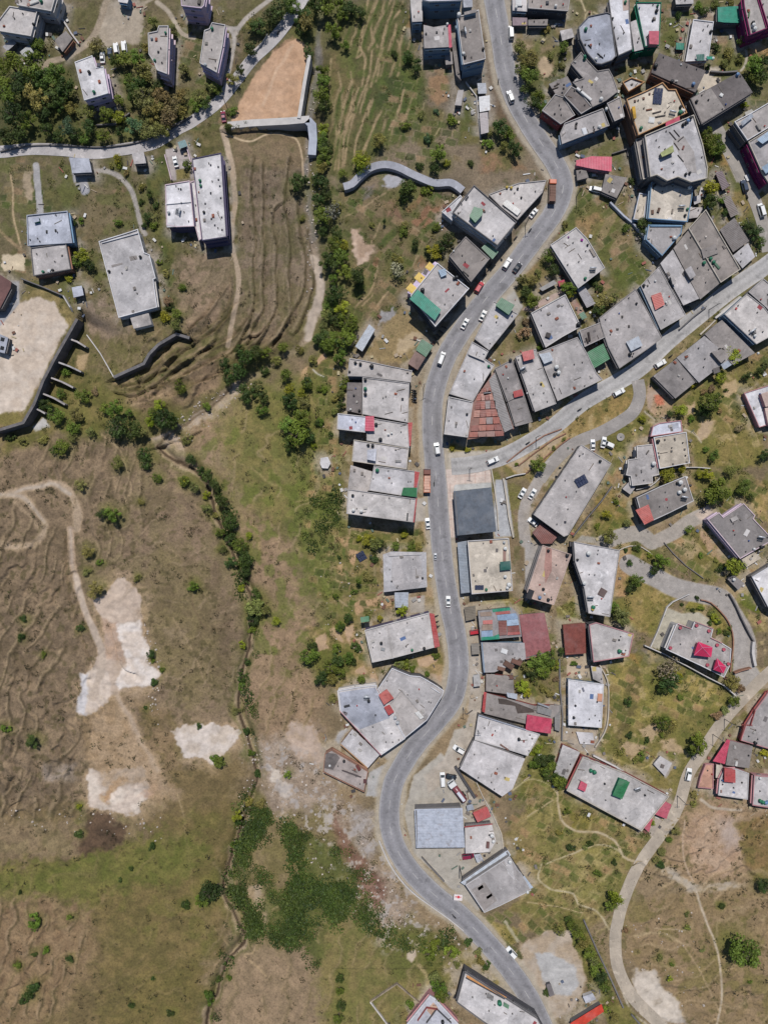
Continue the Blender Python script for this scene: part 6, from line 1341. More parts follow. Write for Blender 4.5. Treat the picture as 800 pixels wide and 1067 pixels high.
H('house','blank pale roof house','beside the filling station yard','D2',[(150,540),(385,625),(328,765),(280,800),(85,672)],4.8,'g1','gy',None,[])
H('house','white flat house','between the narrow path and the meadow','D2',[(585,258),(750,280),(740,482),(586,470)],4.5,'w','bl','w',[('r',[(588,430),(672,434),(672,474),(588,470)],-.6,'bl','gy'),('m',732,342,1.6,2.6,.4,5,(206,150,120)),('t','k',612,435,.8),('t','k',620,380,.6),('m',655,305,.6,1.4,.3,-20,(120,120,130))],.35)
H('house','plain grey house with pink parapet','above the meadow','P',[(613.5,651),(621,648.5),(660,660.5),(655,684),(618,690)],8,'g1','dk','pkw',[('t','g',645,678.5,1.1),('t','w',649,679,1.0),('t','k',645,667,.5)],.4)
H('shop_hall','long grey hall','with green and pink roof sheds beside the country lane','P',[(607,788.5),(652,806),(697,830),(668,866),(590,824)],5,'g1','rd','cr',[('c',[(645,811),(656,815),(648,833),(637.5,828.5)],2,'green','gn'),('c',[(605,814),(611.5,817),(609,825),(602,822)],1.6,'pink','pkw'),('t','g',615.5,803,1.1),('t','g',619,804.5,1.1),('x',664,823,-20),('t','k',630,817,.6),('t','k',672,829,.6)],.5,cat='hall')
shed('shed','pink tin lean-to','at the end of the long grey hall','E2',[(430,100),(477,122),(460,170),(415,153)],3.2,'rose',wall='pkw')
shed('shed','lower pink tin porch','beside the pink lean-to','E2',[(370,187),(395,155),(416,172),(403,216)],2.8,'rose',wall='pkw')
H('hall','grey annex hall','with a pale red-walled strip above the long hall','D2',[(560,560),(640,595),(580,720),(520,690)],3.6,'g1','rd',None)
H('hut','bare concrete cistern','in the meadow','D3',[(268,650),(300,612),(355,645),(322,706)],1.6,'g1','gy',None,[('m',310,660,1.2,1.2,.3,20,(110,100,96))],cat='cistern')
H('villa','pavilion villa','with planters on a grey terrace roof','I3',[(155,445),(225,275),(240,262),(335,300),(355,250),(485,300),(470,360),(545,400),(610,440),(600,560),(560,640),(400,560)],7,'g2','wh','w',[('w',[(470,365),(545,400)],.5,'pkw'),('w',[(360,252),(485,300)],.5,'pkw'),('w',[(240,268),(330,300)],.5,'pkw')],.4,cat='villa')
H('house','right edge house with red inner walls','beside the country lane','I4',[(430,470),(470,350),(545,230),(648,90),(760,60),(860,300),(760,560),(648,535)],3.6,'g2','rd','pkw',[('w',[(545,235),(510,350)],.9,'rd'),('w',[(460,350),(430,470)],.9,'rd'),('w',[(440,345),(520,350)],.4,'rd'),('t','k',545,490,1.0)],.4)
H('house','brown square house','with a hot-pink tin verandah','I4',[(340,470),(525,515),(495,690),(310,665)],4,'g3','pkw',None,[('c',[(322,462),(345,470),(300,655),(208,635)],.3,'pink'),('m',395,655,.8,1.6,.5,10,(200,196,190))])
H('house','pale house with a red tin box','below the brown square house','I4',[(395,695),(495,730),(485,940),(250,905),(262,780),(300,700)],4.5,'g1','pkw','g1',[('c',[(302,690),(385,700),(386,805),(300,800)],1.6,'red','rd'),('m',440,805,.5,.5,.3,0,(70,66,64)),('m',275,875,.5,.9,.3,0,(150,120,110))],.3)
H('hut','narrow beige porch','beside the red tin box house','I4',[(235,660),(285,670),(275,770),(230,765)],3.2,'cr','pkw',None,cat='hut')
H('house','courtyard house with red tiles','on the country lane','I4',[(150,660),(215,655),(212,855),(90,845),(110,760)],2.2,(190,146,124),'pkw','pkw',[],.4)
H('house','last pink-rimmed house at the right edge','with green and blue tanks','I4',[(535,745),(648,755),(780,770),(780,1010),(648,1005),(522,985)],4.2,'g1','pkw','pkw',[('t','g',585,950,1.0),('t','g',605,960,1.0),('t','b',628,965,1.0),('t','b',645,960,.9),('t','w',585,770,.8)],.4)
shed('petrol_station','long silver-roofed station','on the paved forecourt of the bend','I6',[(62,285),(328,275),(342,495),(72,500)],5.2,(178,182,192),wall='gy',cat='petrol station',gable=False,along=True)
H('shop_building','pale shop','with a red front strip beside the silver station','I6',[(342,380),(490,365),(515,460),(480,522),(345,530)],3.5,'g1','gy',None,[('c',[(338,378),(495,362),(497,370),(340,388)],.3,'red'),('t','w',492,430,1.1),('t','w',500,462,1.0),('m',470,485,1,2,.8,5,(110,80,76))],cat='shop')
shed('shed','red tin shed','behind the silver station','I6',[(385,305),(465,270),(488,322),(412,356)],3,'red',wall='br')
H('shop_building','dark-roofed depot','with roof lights','I6',[(345,705),(590,545),(640,625),(655,640),(710,735),(540,820),(450,860)],5,'g2','gy','g1',[('t','w',592,575,1.1),('p',[(412,720),(440,702),(446,718),(418,736)],'cr'),('p',[(460,770),(490,750),(495,764),(466,784)],'cr'),('t','w',690,745,.9),('p',[(560,560),(600,560),(620,680),(580,640)],'g1'),('w',[(545,580),(640,690)],.3,'g1'),('p',[(380,730),(450,690),(520,790),(450,845)],'g3')],.3,cat='depot')
shed('shed','white plank walkway roof','along the depot','I6',[(318,690),(580,512),(598,540),(345,706)],4,(196,202,210),wall='gy',along=True)
shed('shed','pale blue tin corner','of the depot yard','I6',[(620,690),(672,655),(722,720),(660,750)],3.6,(176,186,200),wall='gy')
H('shop_building','pale hall at the foot of the road','with an orange-floored gallery','I7',[(472,100),(690,240),(800,310),(860,420),(700,420),(560,330),(435,238)],5,'g1','dk','gy',[('p',[(478,112),(495,118),(660,212),(650,222),(482,128)],(206,150,96)),('p',[(485,100),(500,105),(690,215),(680,225)],(70,66,72)),('t','g',628,238,1.4),('c',[(575,195),(602,210),(598,230),(572,215)],.6,'grey'),('c',[(648,235),(672,250),(668,265),(645,252)],.6,'sage'),('w',[(478,128),(650,222)],.6,'dk')],.5,cat='hall')
H('house','bluish-white house with inner courts','at the lower edge','I7',[(210,335),(315,205),(340,220),(445,335),(440,430),(200,430)],3.6,'wb','pkw','w',[('w',[(260,320),(300,262),(350,270)],.8,'rd'),('w',[(300,330),(345,268),(410,330)],.8,'dk'),('p',[(300,270),(330,235),(350,258),(325,300)],(190,160,140)),('t','k',372,325,1.0)],.4)
shed('shed','long bright red tin roof','at the lower edge beside the hedge','F2',[(140,470),(245,405),(252,428),(160,490)],3.4,(200,66,46),wall='gy')
H('hut','small white roofed cabin','above the bright red tin roof','F2',[(182,380),(215,368),(226,388),(192,402)],2.5,'wb','wh',None,cat='hut')

H('house','stair strip between the two white blocks','with purple trim','J8',[(584,248),(603,244),(632,500),(620,508),(604,448)],4,'w','pr','pp',[],.4)
shed('shelter','small teal roof','at the gate of the court above the white block','J8',[(528,78),(560,66),(570,92),(535,104)],2.4,(120,150,150),cat='shelter')
shed('shed','grey lean-to','behind the long silver-roofed station','I6',[(350,262),(384,254),(394,288),(356,294)],2.4,(168,172,180))
shed('shed','pale tin corner','beside the maroon van','I6',[(392,538),(428,530),(444,566),(410,582)],2.4,(186,188,194))
shed('shed','narrow plank stall','on the roadside verge below the red van','J3',[(60,290),(108,284),(112,350),(66,356)],2.2,(130,122,112),wall='br')
shed('shed','second plank stall','on the roadside verge by the grey low workshop','J3',[(72,478),(112,470),(116,540),(78,548)],2.2,(176,172,168),wall='gy')
shed('shed','rough plank stall','above the red van','J3',[(18,74),(86,62),(90,140),(30,156)],2.0,(122,112,98),wall='br')
H('house','terrace step','between the blue-rimmed house and the street row','H5',[(492,482),(600,480),(556,556),(490,566)],2.2,'g2','gy',None)
H('hut','small pale room','against the wall of the blue-rimmed house','H5',[(520,400),(575,385),(580,440),(530,460)],2.5,'g1','gy',None,cat='hut')
shed('shed','grey tin wing','beside the small square hut','I8',[(20,350),(100,280),(130,330),(60,390)],2.6,(150,148,150))
shed('shed','dark teal-sided shed','at the edge of the upper left wood','I8',[(150,390),(220,335),(262,400),(190,440)],2.6,(170,170,168),wall='gn')
H('house','grey court roof','below the white flat house','D2',[(622,500),(700,505),(706,560),(640,556)],.9,'g1','gy',None)
H('house','low back house','behind the white house with the curved wall','D2',[(690,195),(740,205),(748,280),(700,255)],3,'g2','gy',None)
shed('shed','long grey tin shed','below the oil-stained long house','D2',[(520,370),(552,378),(548,500),(522,490)],2.6,(136,132,128))
H('house','small cement house','on the lane below the pink tin shed','A4',[(0,710),(40,705),(52,740),(4,752)],2.6,'g3','gy',None)
shed('shed','grey shed roof','beneath the dark tilted house','A4',[(700,470),(730,455),(745,470),(712,492)],2.4,(190,186,178))
H('house','low white ledge house','at the foot of the cream-edged big house','H5',[(560,410),(600,395),(605,330),(578,330)],2.0,'g1','gy',None)
H('house','lavender and yellow terrace strip','behind the teal awning house','B3',[(96,500),(150,425),(212,370),(228,378),(166,450),(118,510)],5,(196,178,200),'lv',None,[('m',118,485,3.6,2.6,.12,40,(222,190,110)),('m',152,440,3.6,2.6,.12,40,(222,190,110)),('m',195,395,3.2,2.4,.12,40,(222,190,110))])
H('house','white stepped ledge','on the rear side of the large grey house on the bend','B3',[(240,162),(318,92),(326,104),(284,164),(300,188),(284,200)],4.5,'w','wh','w',[],.4)
H('hut','small dark cabin','on the pale concrete pad','F2',[(60,340),(75,335),(88,374),(72,380)],2,'g4','dk',None,cat='hut')
_r, _z = BREF['patchwork tin workshop' if 'patchwork tin workshop' in BREF else [k for k in BREF if k.startswith('patchwork')][0]][:2]
_c = dict(b=(140,160,184), lb=(160,178,196), r=(170,92,86), br=(128,76,68), gn=(30,134,104), gy=(146,138,132), sal=(196,120,112), tan=(150,128,112))
sheets(_r, 'J3', _z + .24, [([(185,84),(290,74),(296,90),(190,102)], _c['gn']), ([(205,102),(290,94),(294,110),(208,118)], _c['r']), ([(215,120),(325,108),(335,122),(340,140),(272,150),(218,150)], _c['b']),
 ([(272,150),(338,142),(345,178),(275,184)], _c['lb']), ([(222,156),(270,152),(274,238),(228,242)], _c['br']), ([(275,186),(345,180),(350,216),(278,222)], _c['br']), ([(278,222),(350,217),(354,234),(276,240)], _c['r']),
 ([(120,214),(188,210),(190,246),(122,250)], _c['b']), ([(120,250),(190,246),(226,232),(230,262),(122,270)], _c['gn']), ([(130,152),(188,148),(188,172),(132,174)], _c['sal']), ([(112,104),(180,98),(184,124),(116,128)], _c['tan']), ([(126,176),(188,174),(188,208),(124,212)], _c['tan'])])
_r, _z = BREF['rusty red corrugated warehouse'][:2]
_rust = [(158,92,78), (142,82,70), (168,108,92), (136,76,66), (150,112,102), (176,124,108), (140,124,120)]
_rows = []; _rr = random.Random(4)
for k, (x0, x1, y0, y1) in enumerate(((228,272,240,264),(208,282,264,300),(200,292,300,340),(194,302,340,376),(188,312,376,410),(180,322,410,440),(172,330,440,468))):
    for c_ in range(4):
        if _rr.random() < .1: continue
        a_, b_ = x0 + (x1 - x0) * c_ / 4, x0 + (x1 - x0) * (c_ + 1) / 4; o_ = -6 * c_ / 4
        _rows.append(([(a_, y0 + 5 + o_), (b_ - .6, y0 + 3.5 + o_), (b_ + 2, y1 + o_ + _rr.uniform(-1, 1)), (a_ - 1, y1 + 1.4 + o_)], _rust[min(6, int(_rr.random() ** 1.5 * 7))]))
_rows.append(([(290,172),(300,200),(375,428),(335,446),(292,330),(272,240),(262,205)], (128,122,120)))
_rows.append(([(236,262),(270,254),(274,268),(240,276)], (150,146,150)))
sheets(_r, 'C2', _z + .24, _rows)
_r, _z, _zg, _ = BREF['pavilion villa']
def pyramid(name, tile, pts, apex, h0, h1, col):
    base = ccw([(lambda q: (q.x, q.y))(at(px, py, _z + h0)) for px, py in tp(tile, pts)])
    (ax, ay), = tp(tile, [apex]); a = at(ax, ay, _z + h1)
    mb = MB(); mb.prism(inset(base, .5), _z, _z + h0 - .1, top=False); o = mb.build('pavilion', MAT['wall'], _r, P((196,120,130)))
    mb = MB(); n = len(base)
    for i in range(n):
        p, q = base[i], base[(i + 1) % n]; mb.face([(*p, _z + h0), (*q, _z + h0), tuple(a)]); mb.face([(*p, _z + h0 - .15), (*q, _z + h0 - .15), (*q, _z + h0), (*p, _z + h0)])
    mb.face([(*p, _z + h0 - .15) for p in reversed(base)])
    mb.build('pavilion_roof', MAT['trim'], o, P(col), origin=_r.location)
    mb = MB()
    for p in base: mb.tube([(*p, _z + h0 + .04), (a.x, a.y, a.z + .06)], .1, 5)
    mb.build('ridge_tiles', MAT['trim'], o, P((216,120,150)), origin=_r.location)
pyramid('pavilion', 'I3', [(350,485),(380,390),(480,430),(470,500)], (408,432), 2.6, 4.0, (206,50,92))
pyramid('pavilion', 'I3', [(485,585),(510,505),(575,565),(555,612)], (522,556), 2.2, 3.6, (206,44,88))
for x, y in ((256,294),(370,278),(455,316),(188,434),(512,414),(445,552),(558,445),(590,545)):
    (px, py), = tp('I3', [(x, y)]); p = at(px, py, _z + .6)
    mb = MB(); mb.lathe([(0,0),(.45,0),(.55,.7),(.6,.75),(.5,.75),(.45,.6)], 8, (p.x, p.y, _z)); mb.build('planter', MAT['trim'], _r, P((176,86,98)))
rng = np.random.RandomState(5)
def crown_mesh(name, seed, nlobe=9, nleaf=620, flat=0.75, leaf=0.15, spread=0.62, lobe_r=(.30, .50)):
    r = np.random.RandomState(seed); vs = []; fs = []; tint = []
    lobes = []
    for i in range(nlobe):
        a = r.rand() * 6.283; q = math.sqrt(r.rand()) * spread; z = (r.rand() - .35) * flat
        lobes.append((q * math.cos(a), q * math.sin(a), z * (1.15 - q), lobe_r[0] + (lobe_r[1] - lobe_r[0]) * r.rand(), 0.72 + .5 * r.rand()))
    per = nleaf // nlobe
    for lx, ly, lz, lr, lt in lobes:
        for k in range(per):
            d = r.randn(3); d /= np.linalg.norm(d); rad = lr * (0.55 + .5 * r.rand())
            c = np.array([lx, ly, lz]) + d * rad * np.array([1, 1, .85])
            n = d * .9 + r.randn(3) * .5 + np.array([0, 0, .5]); n /= np.linalg.norm(n)
            u_ = np.cross(n, r.randn(3)); u_ /= np.linalg.norm(u_); w_ = np.cross(n, u_)
            s = leaf * (.6 + .8 * r.rand()); b = len(vs)
            pts = [c - u_ * s * .5, c + w_ * s * .42 , c + u_ * s * .6, c - w_ * s * .42]
            vs += [tuple(p) for p in pts]; fs.append((b, b + 1, b + 2, b + 3))
            t = lt * (.75 + .55 * r.rand()); tint += [t] * 4
    me = bpy.data.meshes.new(name); me.from_pydata(vs, [], fs)
    ca = me.color_attributes.new('leaf_tint', 'FLOAT_COLOR', 'POINT')
    tv = np.array(tint, np.float32); col = np.stack([tv * 1.02, tv, tv * .92, np.ones_like(tv)], 1)
    ca.data.foreach_set('color', col.ravel()); me.materials.append(MAT['leaf']); me.update()
    return me
def trunk_mesh(name, seed, hgt=1.0, rad=.07, limbs=5, reach=.6):
    r = np.random.RandomState(seed); mb = MB()
    mb.tube([(0, 0, -.9), (.02, .01, -.45), (.03, -.02, 0), (0.0, 0.02, .35)], [rad * 1.3, rad, rad * .75, rad * .3], 7)
    for k in range(limbs):
        a = 6.283 * k / limbs + r.rand(); z0 = -.45 + .5 * r.rand(); q = reach * (.6 + .5 * r.rand())
        mb.tube([(0.02, 0, z0), (q * .5 * math.cos(a), q * .5 * math.sin(a), z0 + .2), (q * math.cos(a), q * math.sin(a), z0 + .45)], [rad * .6, rad * .4, rad * .12], 5)
        for s in (-.5, .5):
            b = a + s; e = Vector((q * .5 * math.cos(a), q * .5 * math.sin(a), z0 + .2))
            mb.tube([tuple(e), (e.x + .35 * q * math.cos(b), e.y + .35 * q * math.sin(b), e.z + .28)], [rad * .3, rad * .08], 4)
    return mb.mesh(name, MAT['bark'])
CROWN = dict(tree=[crown_mesh('crown', 10 + i, 15, 1400, .85, .105, .72, (.18, .42)) for i in range(5)], bush=[crown_mesh('crown', 40 + i, 11, 850, .6, .14, .72, (.2, .44)) for i in range(4)],
             tall=[crown_mesh('crown', 60 + i, 9, 900, 1.6, .115, .4, (.35, .5)) for i in range(2)], bare=[crown_mesh('crown', 70 + i, 12, 300, .8, .13, .7, (.25, .4)) for i in range(2)])
TRUNK = [trunk_mesh('trunk', 90 + i, limbs=5 + i % 2) for i in range(3)]; TRUNKB = [trunk_mesh('trunk', 95 + i, rad=.05, limbs=9, reach=.85) for i in range(2)]
LEAFC = dict(d=((46,60,24),'dark green'), m=((72,86,30),'mid green'), y=((104,108,30),'yellow-green'), o=((92,92,50),'olive'), n=((100,86,64),'brownish'), b=((58,76,52),'bluish green'), r=((100,86,54),'russet'), gr=((112,104,94),'grey bare'))
TREES = 0
GREENS = []
def grow(shape, p, rad, col, name, tall=1.0):
    global TREES
    TREES += 1
    root = empty(name, (p.x, p.y, p.z), random.uniform(0, 6.28))
    cz = rad * (1.05 if shape in ('tree', 'bare') else .55 if shape == 'bush' else 1.3) * tall
    c = bpy.data.objects.new('crown', random.choice(CROWN[shape])); COL.objects.link(c); c.parent = root
    c.location = (0, 0, cz); c.scale = (rad * random.uniform(.8, 1.22), rad * random.uniform(.8, 1.22), rad * tall * random.uniform(.9, 1.1))
    k = random.uniform(.78, 1.25); y_ = random.uniform(.85, 1.2); kc = P(LEAFC[col][0], 2.6); c.color = (kc[0] * k * y_, kc[1] * k, kc[2] * k * random.uniform(.8, 1.1), 1)
    t = bpy.data.objects.new('trunk', random.choice(TRUNKB if shape == 'bare' else TRUNK)); COL.objects.link(t); t.parent = root
    t.location = (0, 0, cz); t.scale = (rad, rad, cz / .85); t.color = (*P((104, 92, 80)), 1)
    return root
def plant(zone, tile, rows, shape='tree'):
    """rows: (x, y, radius in photo pixels, colour[, shape[, tall]])"""
    cnt = {}
    for row in rows:
        x, y, r, c = row[:4]; sh = row[4] if len(row) > 4 else shape; tall = row[5] if len(row) > 5 else 1.0
        (px, py), = tp(tile, [(x, y)]) if tile != 'P' else [(x, y)]
        rad = r * M; hgt = rad * (1.05 if sh in ('tree', 'bare') else .6 if sh == 'bush' else 1.3) * tall
        z = g(px, py).z; q = at(px, py, z + hgt); q.z = gz(q.x, q.y)
        nm = {'tree': 'tree', 'bush': 'shrub', 'tall': 'tree', 'bare': 'tree'}[sh]
        if sh == 'tree' and r < 8: nm = 'bush'
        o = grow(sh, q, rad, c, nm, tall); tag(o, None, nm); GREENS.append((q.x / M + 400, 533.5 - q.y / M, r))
        size = 'large' if r >= 10.5 else 'small' if r < 6 else ''
        kind = {'tree': 'leafy tree' if r >= 8 else 'round bush', 'bush': 'shrub', 'tall': 'tall tree', 'bare': 'sparse tree'}[sh]
        cnt.setdefault(' '.join(f'{size} {LEAFC[c][1]} {kind}'.split()), []).append((o, px, py))
    for k, rs in cnt.items():
        if len(rs) == 1: rs[0][0]['label'] = f'{k} {zone}'
        else:
            for o, w_ in order_words(rs):
                l_ = f'{k} {zone}, {w_}'
                for cut_ in (' leafy', ' round', ' one', ' large', ' the', ' the', ' the', ' from'):
                    if len(l_.split()) > 16: l_ = (' ' + l_).replace(cut_ + ' ', ' ', 1).strip()
                o['label'] = l_
            for o, _, _ in rs: o['group'] = f'{k}s {zone}'

plant('in the wood at the upper left corner', 'A1', [(40,262,14,'m'),(135,268,15,'m'),(95,345,15,'d'),(170,330,13,'d'),(228,312,14,'m'),(262,372,13,'d'),(150,408,15,'o'),(60,478,16,'d'),(30,400,11,'m'),(215,410,12,'d'),(20,565,11,'d'),(120,500,11,'m'),(250,440,10,'d'),(5,330,12,'m'),(180,470,11,'d'),(90,560,10,'d'),(200,540,10,'d'),(155,190,8,'m')])
plant('between the white-roofed house and the lane', 'A1', [(280,535,10,'b'),(370,535,9,'d'),(445,478,11,'m'),(497,492,8,'y'),(435,568,8,'m'),(372,470,9,'o'),(320,558,8,'d'),(350,580,6,'m'),(560,525,11,'b'),(615,535,10,'o'),(680,540,10,'o'),(500,548,7,'d'),(240,562,7,'d'),(300,450,8,'o')])
plant('in the shrub garden above the village lane', 'A1', [(480,255,8,'d'),(520,245,9,'m'),(570,240,9,'m'),(600,300,12,'o'),(580,350,9,'d'),(610,410,14,'o'),(560,400,9,'d'),(680,410,14,'r'),(720,440,12,'r'),(640,470,13,'o'),(700,500,11,'n'),(755,395,9,'r'),(540,340,8,'m'),(760,470,9,'o'),(640,530,10,'o'),(640,90,7,'o'),(720,125,7,'o'),(405,190,8,'o'),(545,380,7,'d'),(500,420,7,'m'),(660,360,8,'d'),(610,200,6,'o'),(770,290,7,'o')], 'tree')
plant('along the lane below the long grey lodge', 'A2', [(280,110,10,'d'),(330,70,11,'d'),(370,40,11,'d'),(410,10,10,'m'),(240,200,8,'d'),(200,290,7,'d'),(170,330,7,'o'),(80,360,8,'o'),(30,400,8,'o'),(100,375,6,'m'),(60,430,7,'d'),(15,440,7,'m'),(250,105,7,'o')])
plant('above the orange building plot', 'A2', [(480,215,7,'d'),(455,60,10,'d'),(480,95,11,'o'),(460,120,8,'d'),(510,20,12,'d'),(560,20,13,'m'),(590,130,10,'m'),(170,465,6,'m','bush'),(155,545,4,'d','bush')])
plant('down the rocky stream beside the stepped field', 'A2', [(545,300,9,'m'),(550,345,9,'m'),(540,400,10,'m'),(555,440,7,'d'),(545,540,8,'y'),(540,590,9,'m'),(560,620,8,'d'),(550,660,10,'m'),(540,700,8,'o'),(625,60,8,'m'),(660,30,9,'d'),(640,190,6,'m'),(700,55,8,'d'),(620,10,9,'m'),(700,680,9,'y'),(780,590,9,'o')])
plant('in the green stepped field', 'J6', [(195,50,5,'d'),(500,320,7,'d'),(560,345,5,'d'),(350,780,5,'d'),(255,890,9,'y'),(250,930,7,'m'),(150,960,6,'m'),(610,770,6,'b','bush'),(490,700,6,'m','bush'),(430,300,5,'d','bush'),(580,640,5,'o','bush')])
plant('in the tree belt down the valley', 'B2', [(435,45,11,'d'),(470,30,6,'d'),(520,25,7,'d'),(540,40,9,'d'),(530,115,9,'d'),(545,185,11,'m'),(600,140,7,'o'),(560,90,8,'d'),(545,240,8,'d'),(595,305,10,'m'),(625,300,8,'y'),(600,250,8,'d'),(570,370,11,'d'),(625,350,10,'m'),(640,415,9,'m'),(690,430,11,'d','tall'),(695,470,7,'d'),(590,445,7,'m'),(600,500,13,'d'),(575,540,8,'m'),(625,565,9,'y'),(650,620,11,'m'),(600,600,9,'d'),(565,590,8,'o'),(645,690,11,'m'),(545,640,8,'o'),(540,690,9,'d'),(580,690,8,'m'),(460,190,4,'o','bush')])
plant('in the gully bend above the dry slope', 'G3', [(270,85,12,'d'),(230,130,11,'d'),(310,70,9,'d'),(340,60,8,'m'),(205,160,8,'d'),(410,40,7,'m'),(25,185,8,'m'),(125,262,6,'m','bush'),(340,130,6,'d'),(385,95,7,'o'),(275,215,11,'d'),(310,185,8,'o'),(335,225,9,'d'),(330,275,8,'m'),(420,150,9,'m'),(430,195,7,'y'),(430,240,10,'d'),(495,180,8,'m'),(430,330,11,'m'),(475,300,11,'m'),(465,365,15,'m'),(430,400,8,'d'),(505,370,8,'d'),(490,250,7,'o'),(2,320,9,'d'),(50,380,7,'o','bush'),(190,100,7,'d'),(250,50,6,'d'),(575,35,9,'m'),(630,30,9,'d'),(620,80,10,'m'),(545,10,8,'d'),(520,90,6,'o'),(640,160,5,'o'),(560,200,5,'m','bush'),(545,320,5,'m','bush'),(470,50,6,'o')])
plant('along the dark stream below the gully bend', 'G3', [(70,455,7,'d'),(42,540,7,'m'),(80,560,7,'o'),(105,500,6,'d'),(130,515,8,'d'),(160,550,8,'d'),(185,610,9,'d'),(125,590,5,'y'),(130,640,7,'o'),(155,665,5,'o'),(215,680,10,'d'),(172,730,7,'m'),(215,755,8,'d'),(250,775,8,'m'),(265,820,10,'d'),(215,840,8,'d'),(270,865,7,'d'),(285,742,5,'y'),(72,930,6,'m','bush'),(310,1000,12,'o'),(255,935,4,'y'),(310,960,8,'d'),(340,1020,8,'o'),(385,1060,6,'y'),(185,790,6,'o'),(300,1050,8,'d')])
plant('on the slope below the school ground', 'G1', [(350,252,8,'m'),(235,335,11,'m'),(185,285,8,'d'),(255,240,6,'m'),(210,300,7,'d'),(300,385,8,'m'),(320,330,9,'o'),(480,305,11,'m'),(495,380,12,'d'),(440,300,7,'m'),(540,320,6,'m'),(555,395,10,'d'),(590,400,8,'o'),(625,355,8,'y'),(685,345,12,'d'),(665,285,7,'y'),(640,320,7,'m'),(710,340,8,'d'),(260,465,9,'m'),(228,475,6,'m'),(380,400,7,'o'),(300,420,6,'o'),(490,532,8,'o'),(335,622,7,'o'),(470,745,11,'m'),(430,740,7,'d'),(600,490,8,'d'),(610,530,8,'d'),(655,590,6,'m'),(590,690,5,'o','bush'),(770,605,6,'y'),(180,430,6,'o','bush'),(100,440,6,'o','bush'),(45,420,6,'d','bush'),(280,150,6,'m','bush'),(400,230,5,'n','bush')])
plant('on the dry hills beside the quarry', 'G2', [(120,755,8,'d'),(25,705,6,'m','bush'),(570,535,5,'d','bush'),(355,195,10,'o'),(320,55,8,'o'),(325,130,6,'o','bush'),(370,90,4,'m','bush'),(562,430,5,'d'),(565,455,4,'m','bush'),(718,180,6,'m'),(300,335,5,'d','bush'),(160,435,4,'m','bush'),(735,700,4,'d','bush'),(540,630,3,'d','bush'),(295,1000,4,'m','bush'),(600,490,4,'m','bush'),(510,150,5,'o','bush'),(90,300,5,'d','bush'),(80,370,5,'d','bush')])
plant('over the lower left pasture', 'J4', [(140,560,8,'m'),(190,680,5,'m','bush'),(145,695,4,'d','bush'),(290,545,4,'m','bush'),(120,870,7,'d'),(140,830,6,'d'),(100,890,5,'d'),(290,720,5,'d','bush'),(710,940,5,'d'),(635,250,5,'d','bush'),(330,195,5,'d'),(545,340,3,'d','bush'),(775,490,6,'d'),(500,388,3,'d','bush'),(75,745,5,'m','bush'),(85,440,3,'d','bush'),(332,82,4,'y','bush'),(550,910,4,'d','bush'),(638,798,2.5,'d','bush')], 'bush')
plant('along the ditch at the bottom', 'J5', [(145,50,7,'m'),(408,100,5,'m'),(213,262,7,'y'),(100,560,13,'d'),(75,590,9,'m'),(130,545,9,'d'),(105,960,7,'m','bush'),(180,890,4,'m','bush'),(300,210,6,'o','bush'),(130,40,6,'m','bush')])
plant('in the lower stream bed', 'P', [(258,690,6,'d','bush'),(252,715,5,'m','bush'),(247,742,6,'o','bush'),(256,762,5,'d','bush'),(262,784,6,'m','bush'),(269,806,5,'d','bush'),(258,836,6,'o','bush'),(250,855,7,'d','bush'),(245,880,6,'m','bush'),(262,655,6,'m','bush'),(252,672,5,'y','bush'),(228,1020,5,'d','bush'),(220,1045,5,'m','bush')])
plant('in the hedge strip beside the lower walled garden', 'J5', [(610,890,6,'d'),(608,940,6,'m'),(615,1000,7,'d'),(605,1045,7,'m')], 'tree')
plant('on the garden terraces above the teal awning house', 'J7', [(440,90,11,'d'),(430,140,7,'d'),(490,390,6,'d'),(600,440,9,'y'),(640,410,9,'d'),(395,480,7,'o'),(395,545,10,'gr','bare'),(320,270,4,'d','tall'),(580,90,6,'m','bush'),(40,220,12,'gr','bare'),(430,330,6,'m','bush'),(560,430,5,'d'),(435,290,5,'o','bush'),(610,300,5,'m','bush'),(255,290,4,'o','bush'),(470,90,6,'m','bush'),(545,100,6,'m','bush'),(680,370,8,'d')])
plant('on the bank left of the main road at the top', 'A3', [(225,640,10,'m'),(215,700,7,'d'),(185,580,5,'d','bush'),(480,530,10,'d'),(520,560,8,'m'),(545,620,9,'d'),(500,610,6,'o'),(285,500,7,'m','bush'),(218,468,4,'b','bush'),(360,680,4,'d','bush'),(430,600,6,'m','bush'),(150,690,5,'d','bush'),(260,680,5,'y','bush'),(130,290,6,'d'),(105,240,6,'d'),(440,560,5,'o','bush')])
plant('on the bank right of the main road at the top', 'A3', [(565,195,8,'o'),(600,245,10,'o'),(575,290,9,'m'),(610,320,11,'m'),(640,400,8,'m'),(620,430,8,'d'),(655,445,7,'m'),(745,200,7,'m'),(700,230,5,'o','bush'),(680,120,5,'o','bush'),(740,270,5,'o','bush'),(590,370,7,'d')])
plant('in the gardens at the top right', 'H3', [(680,560,12,'m'),(740,620,11,'d'),(780,510,9,'d'),(690,640,9,'m'),(595,340,7,'m'),(480,450,7,'o','bush'),(560,490,6,'o','bush'),(350,390,6,'d','bush'),(260,80,7,'d','bush'),(430,530,6,'o','bush'),(150,530,5,'m','bush'),(60,130,5,'d','bush'),(220,50,6,'m','bush'),(350,20,7,'o','bush'),(290,555,5,'d','bush'),(480,20,6,'o','bush')])
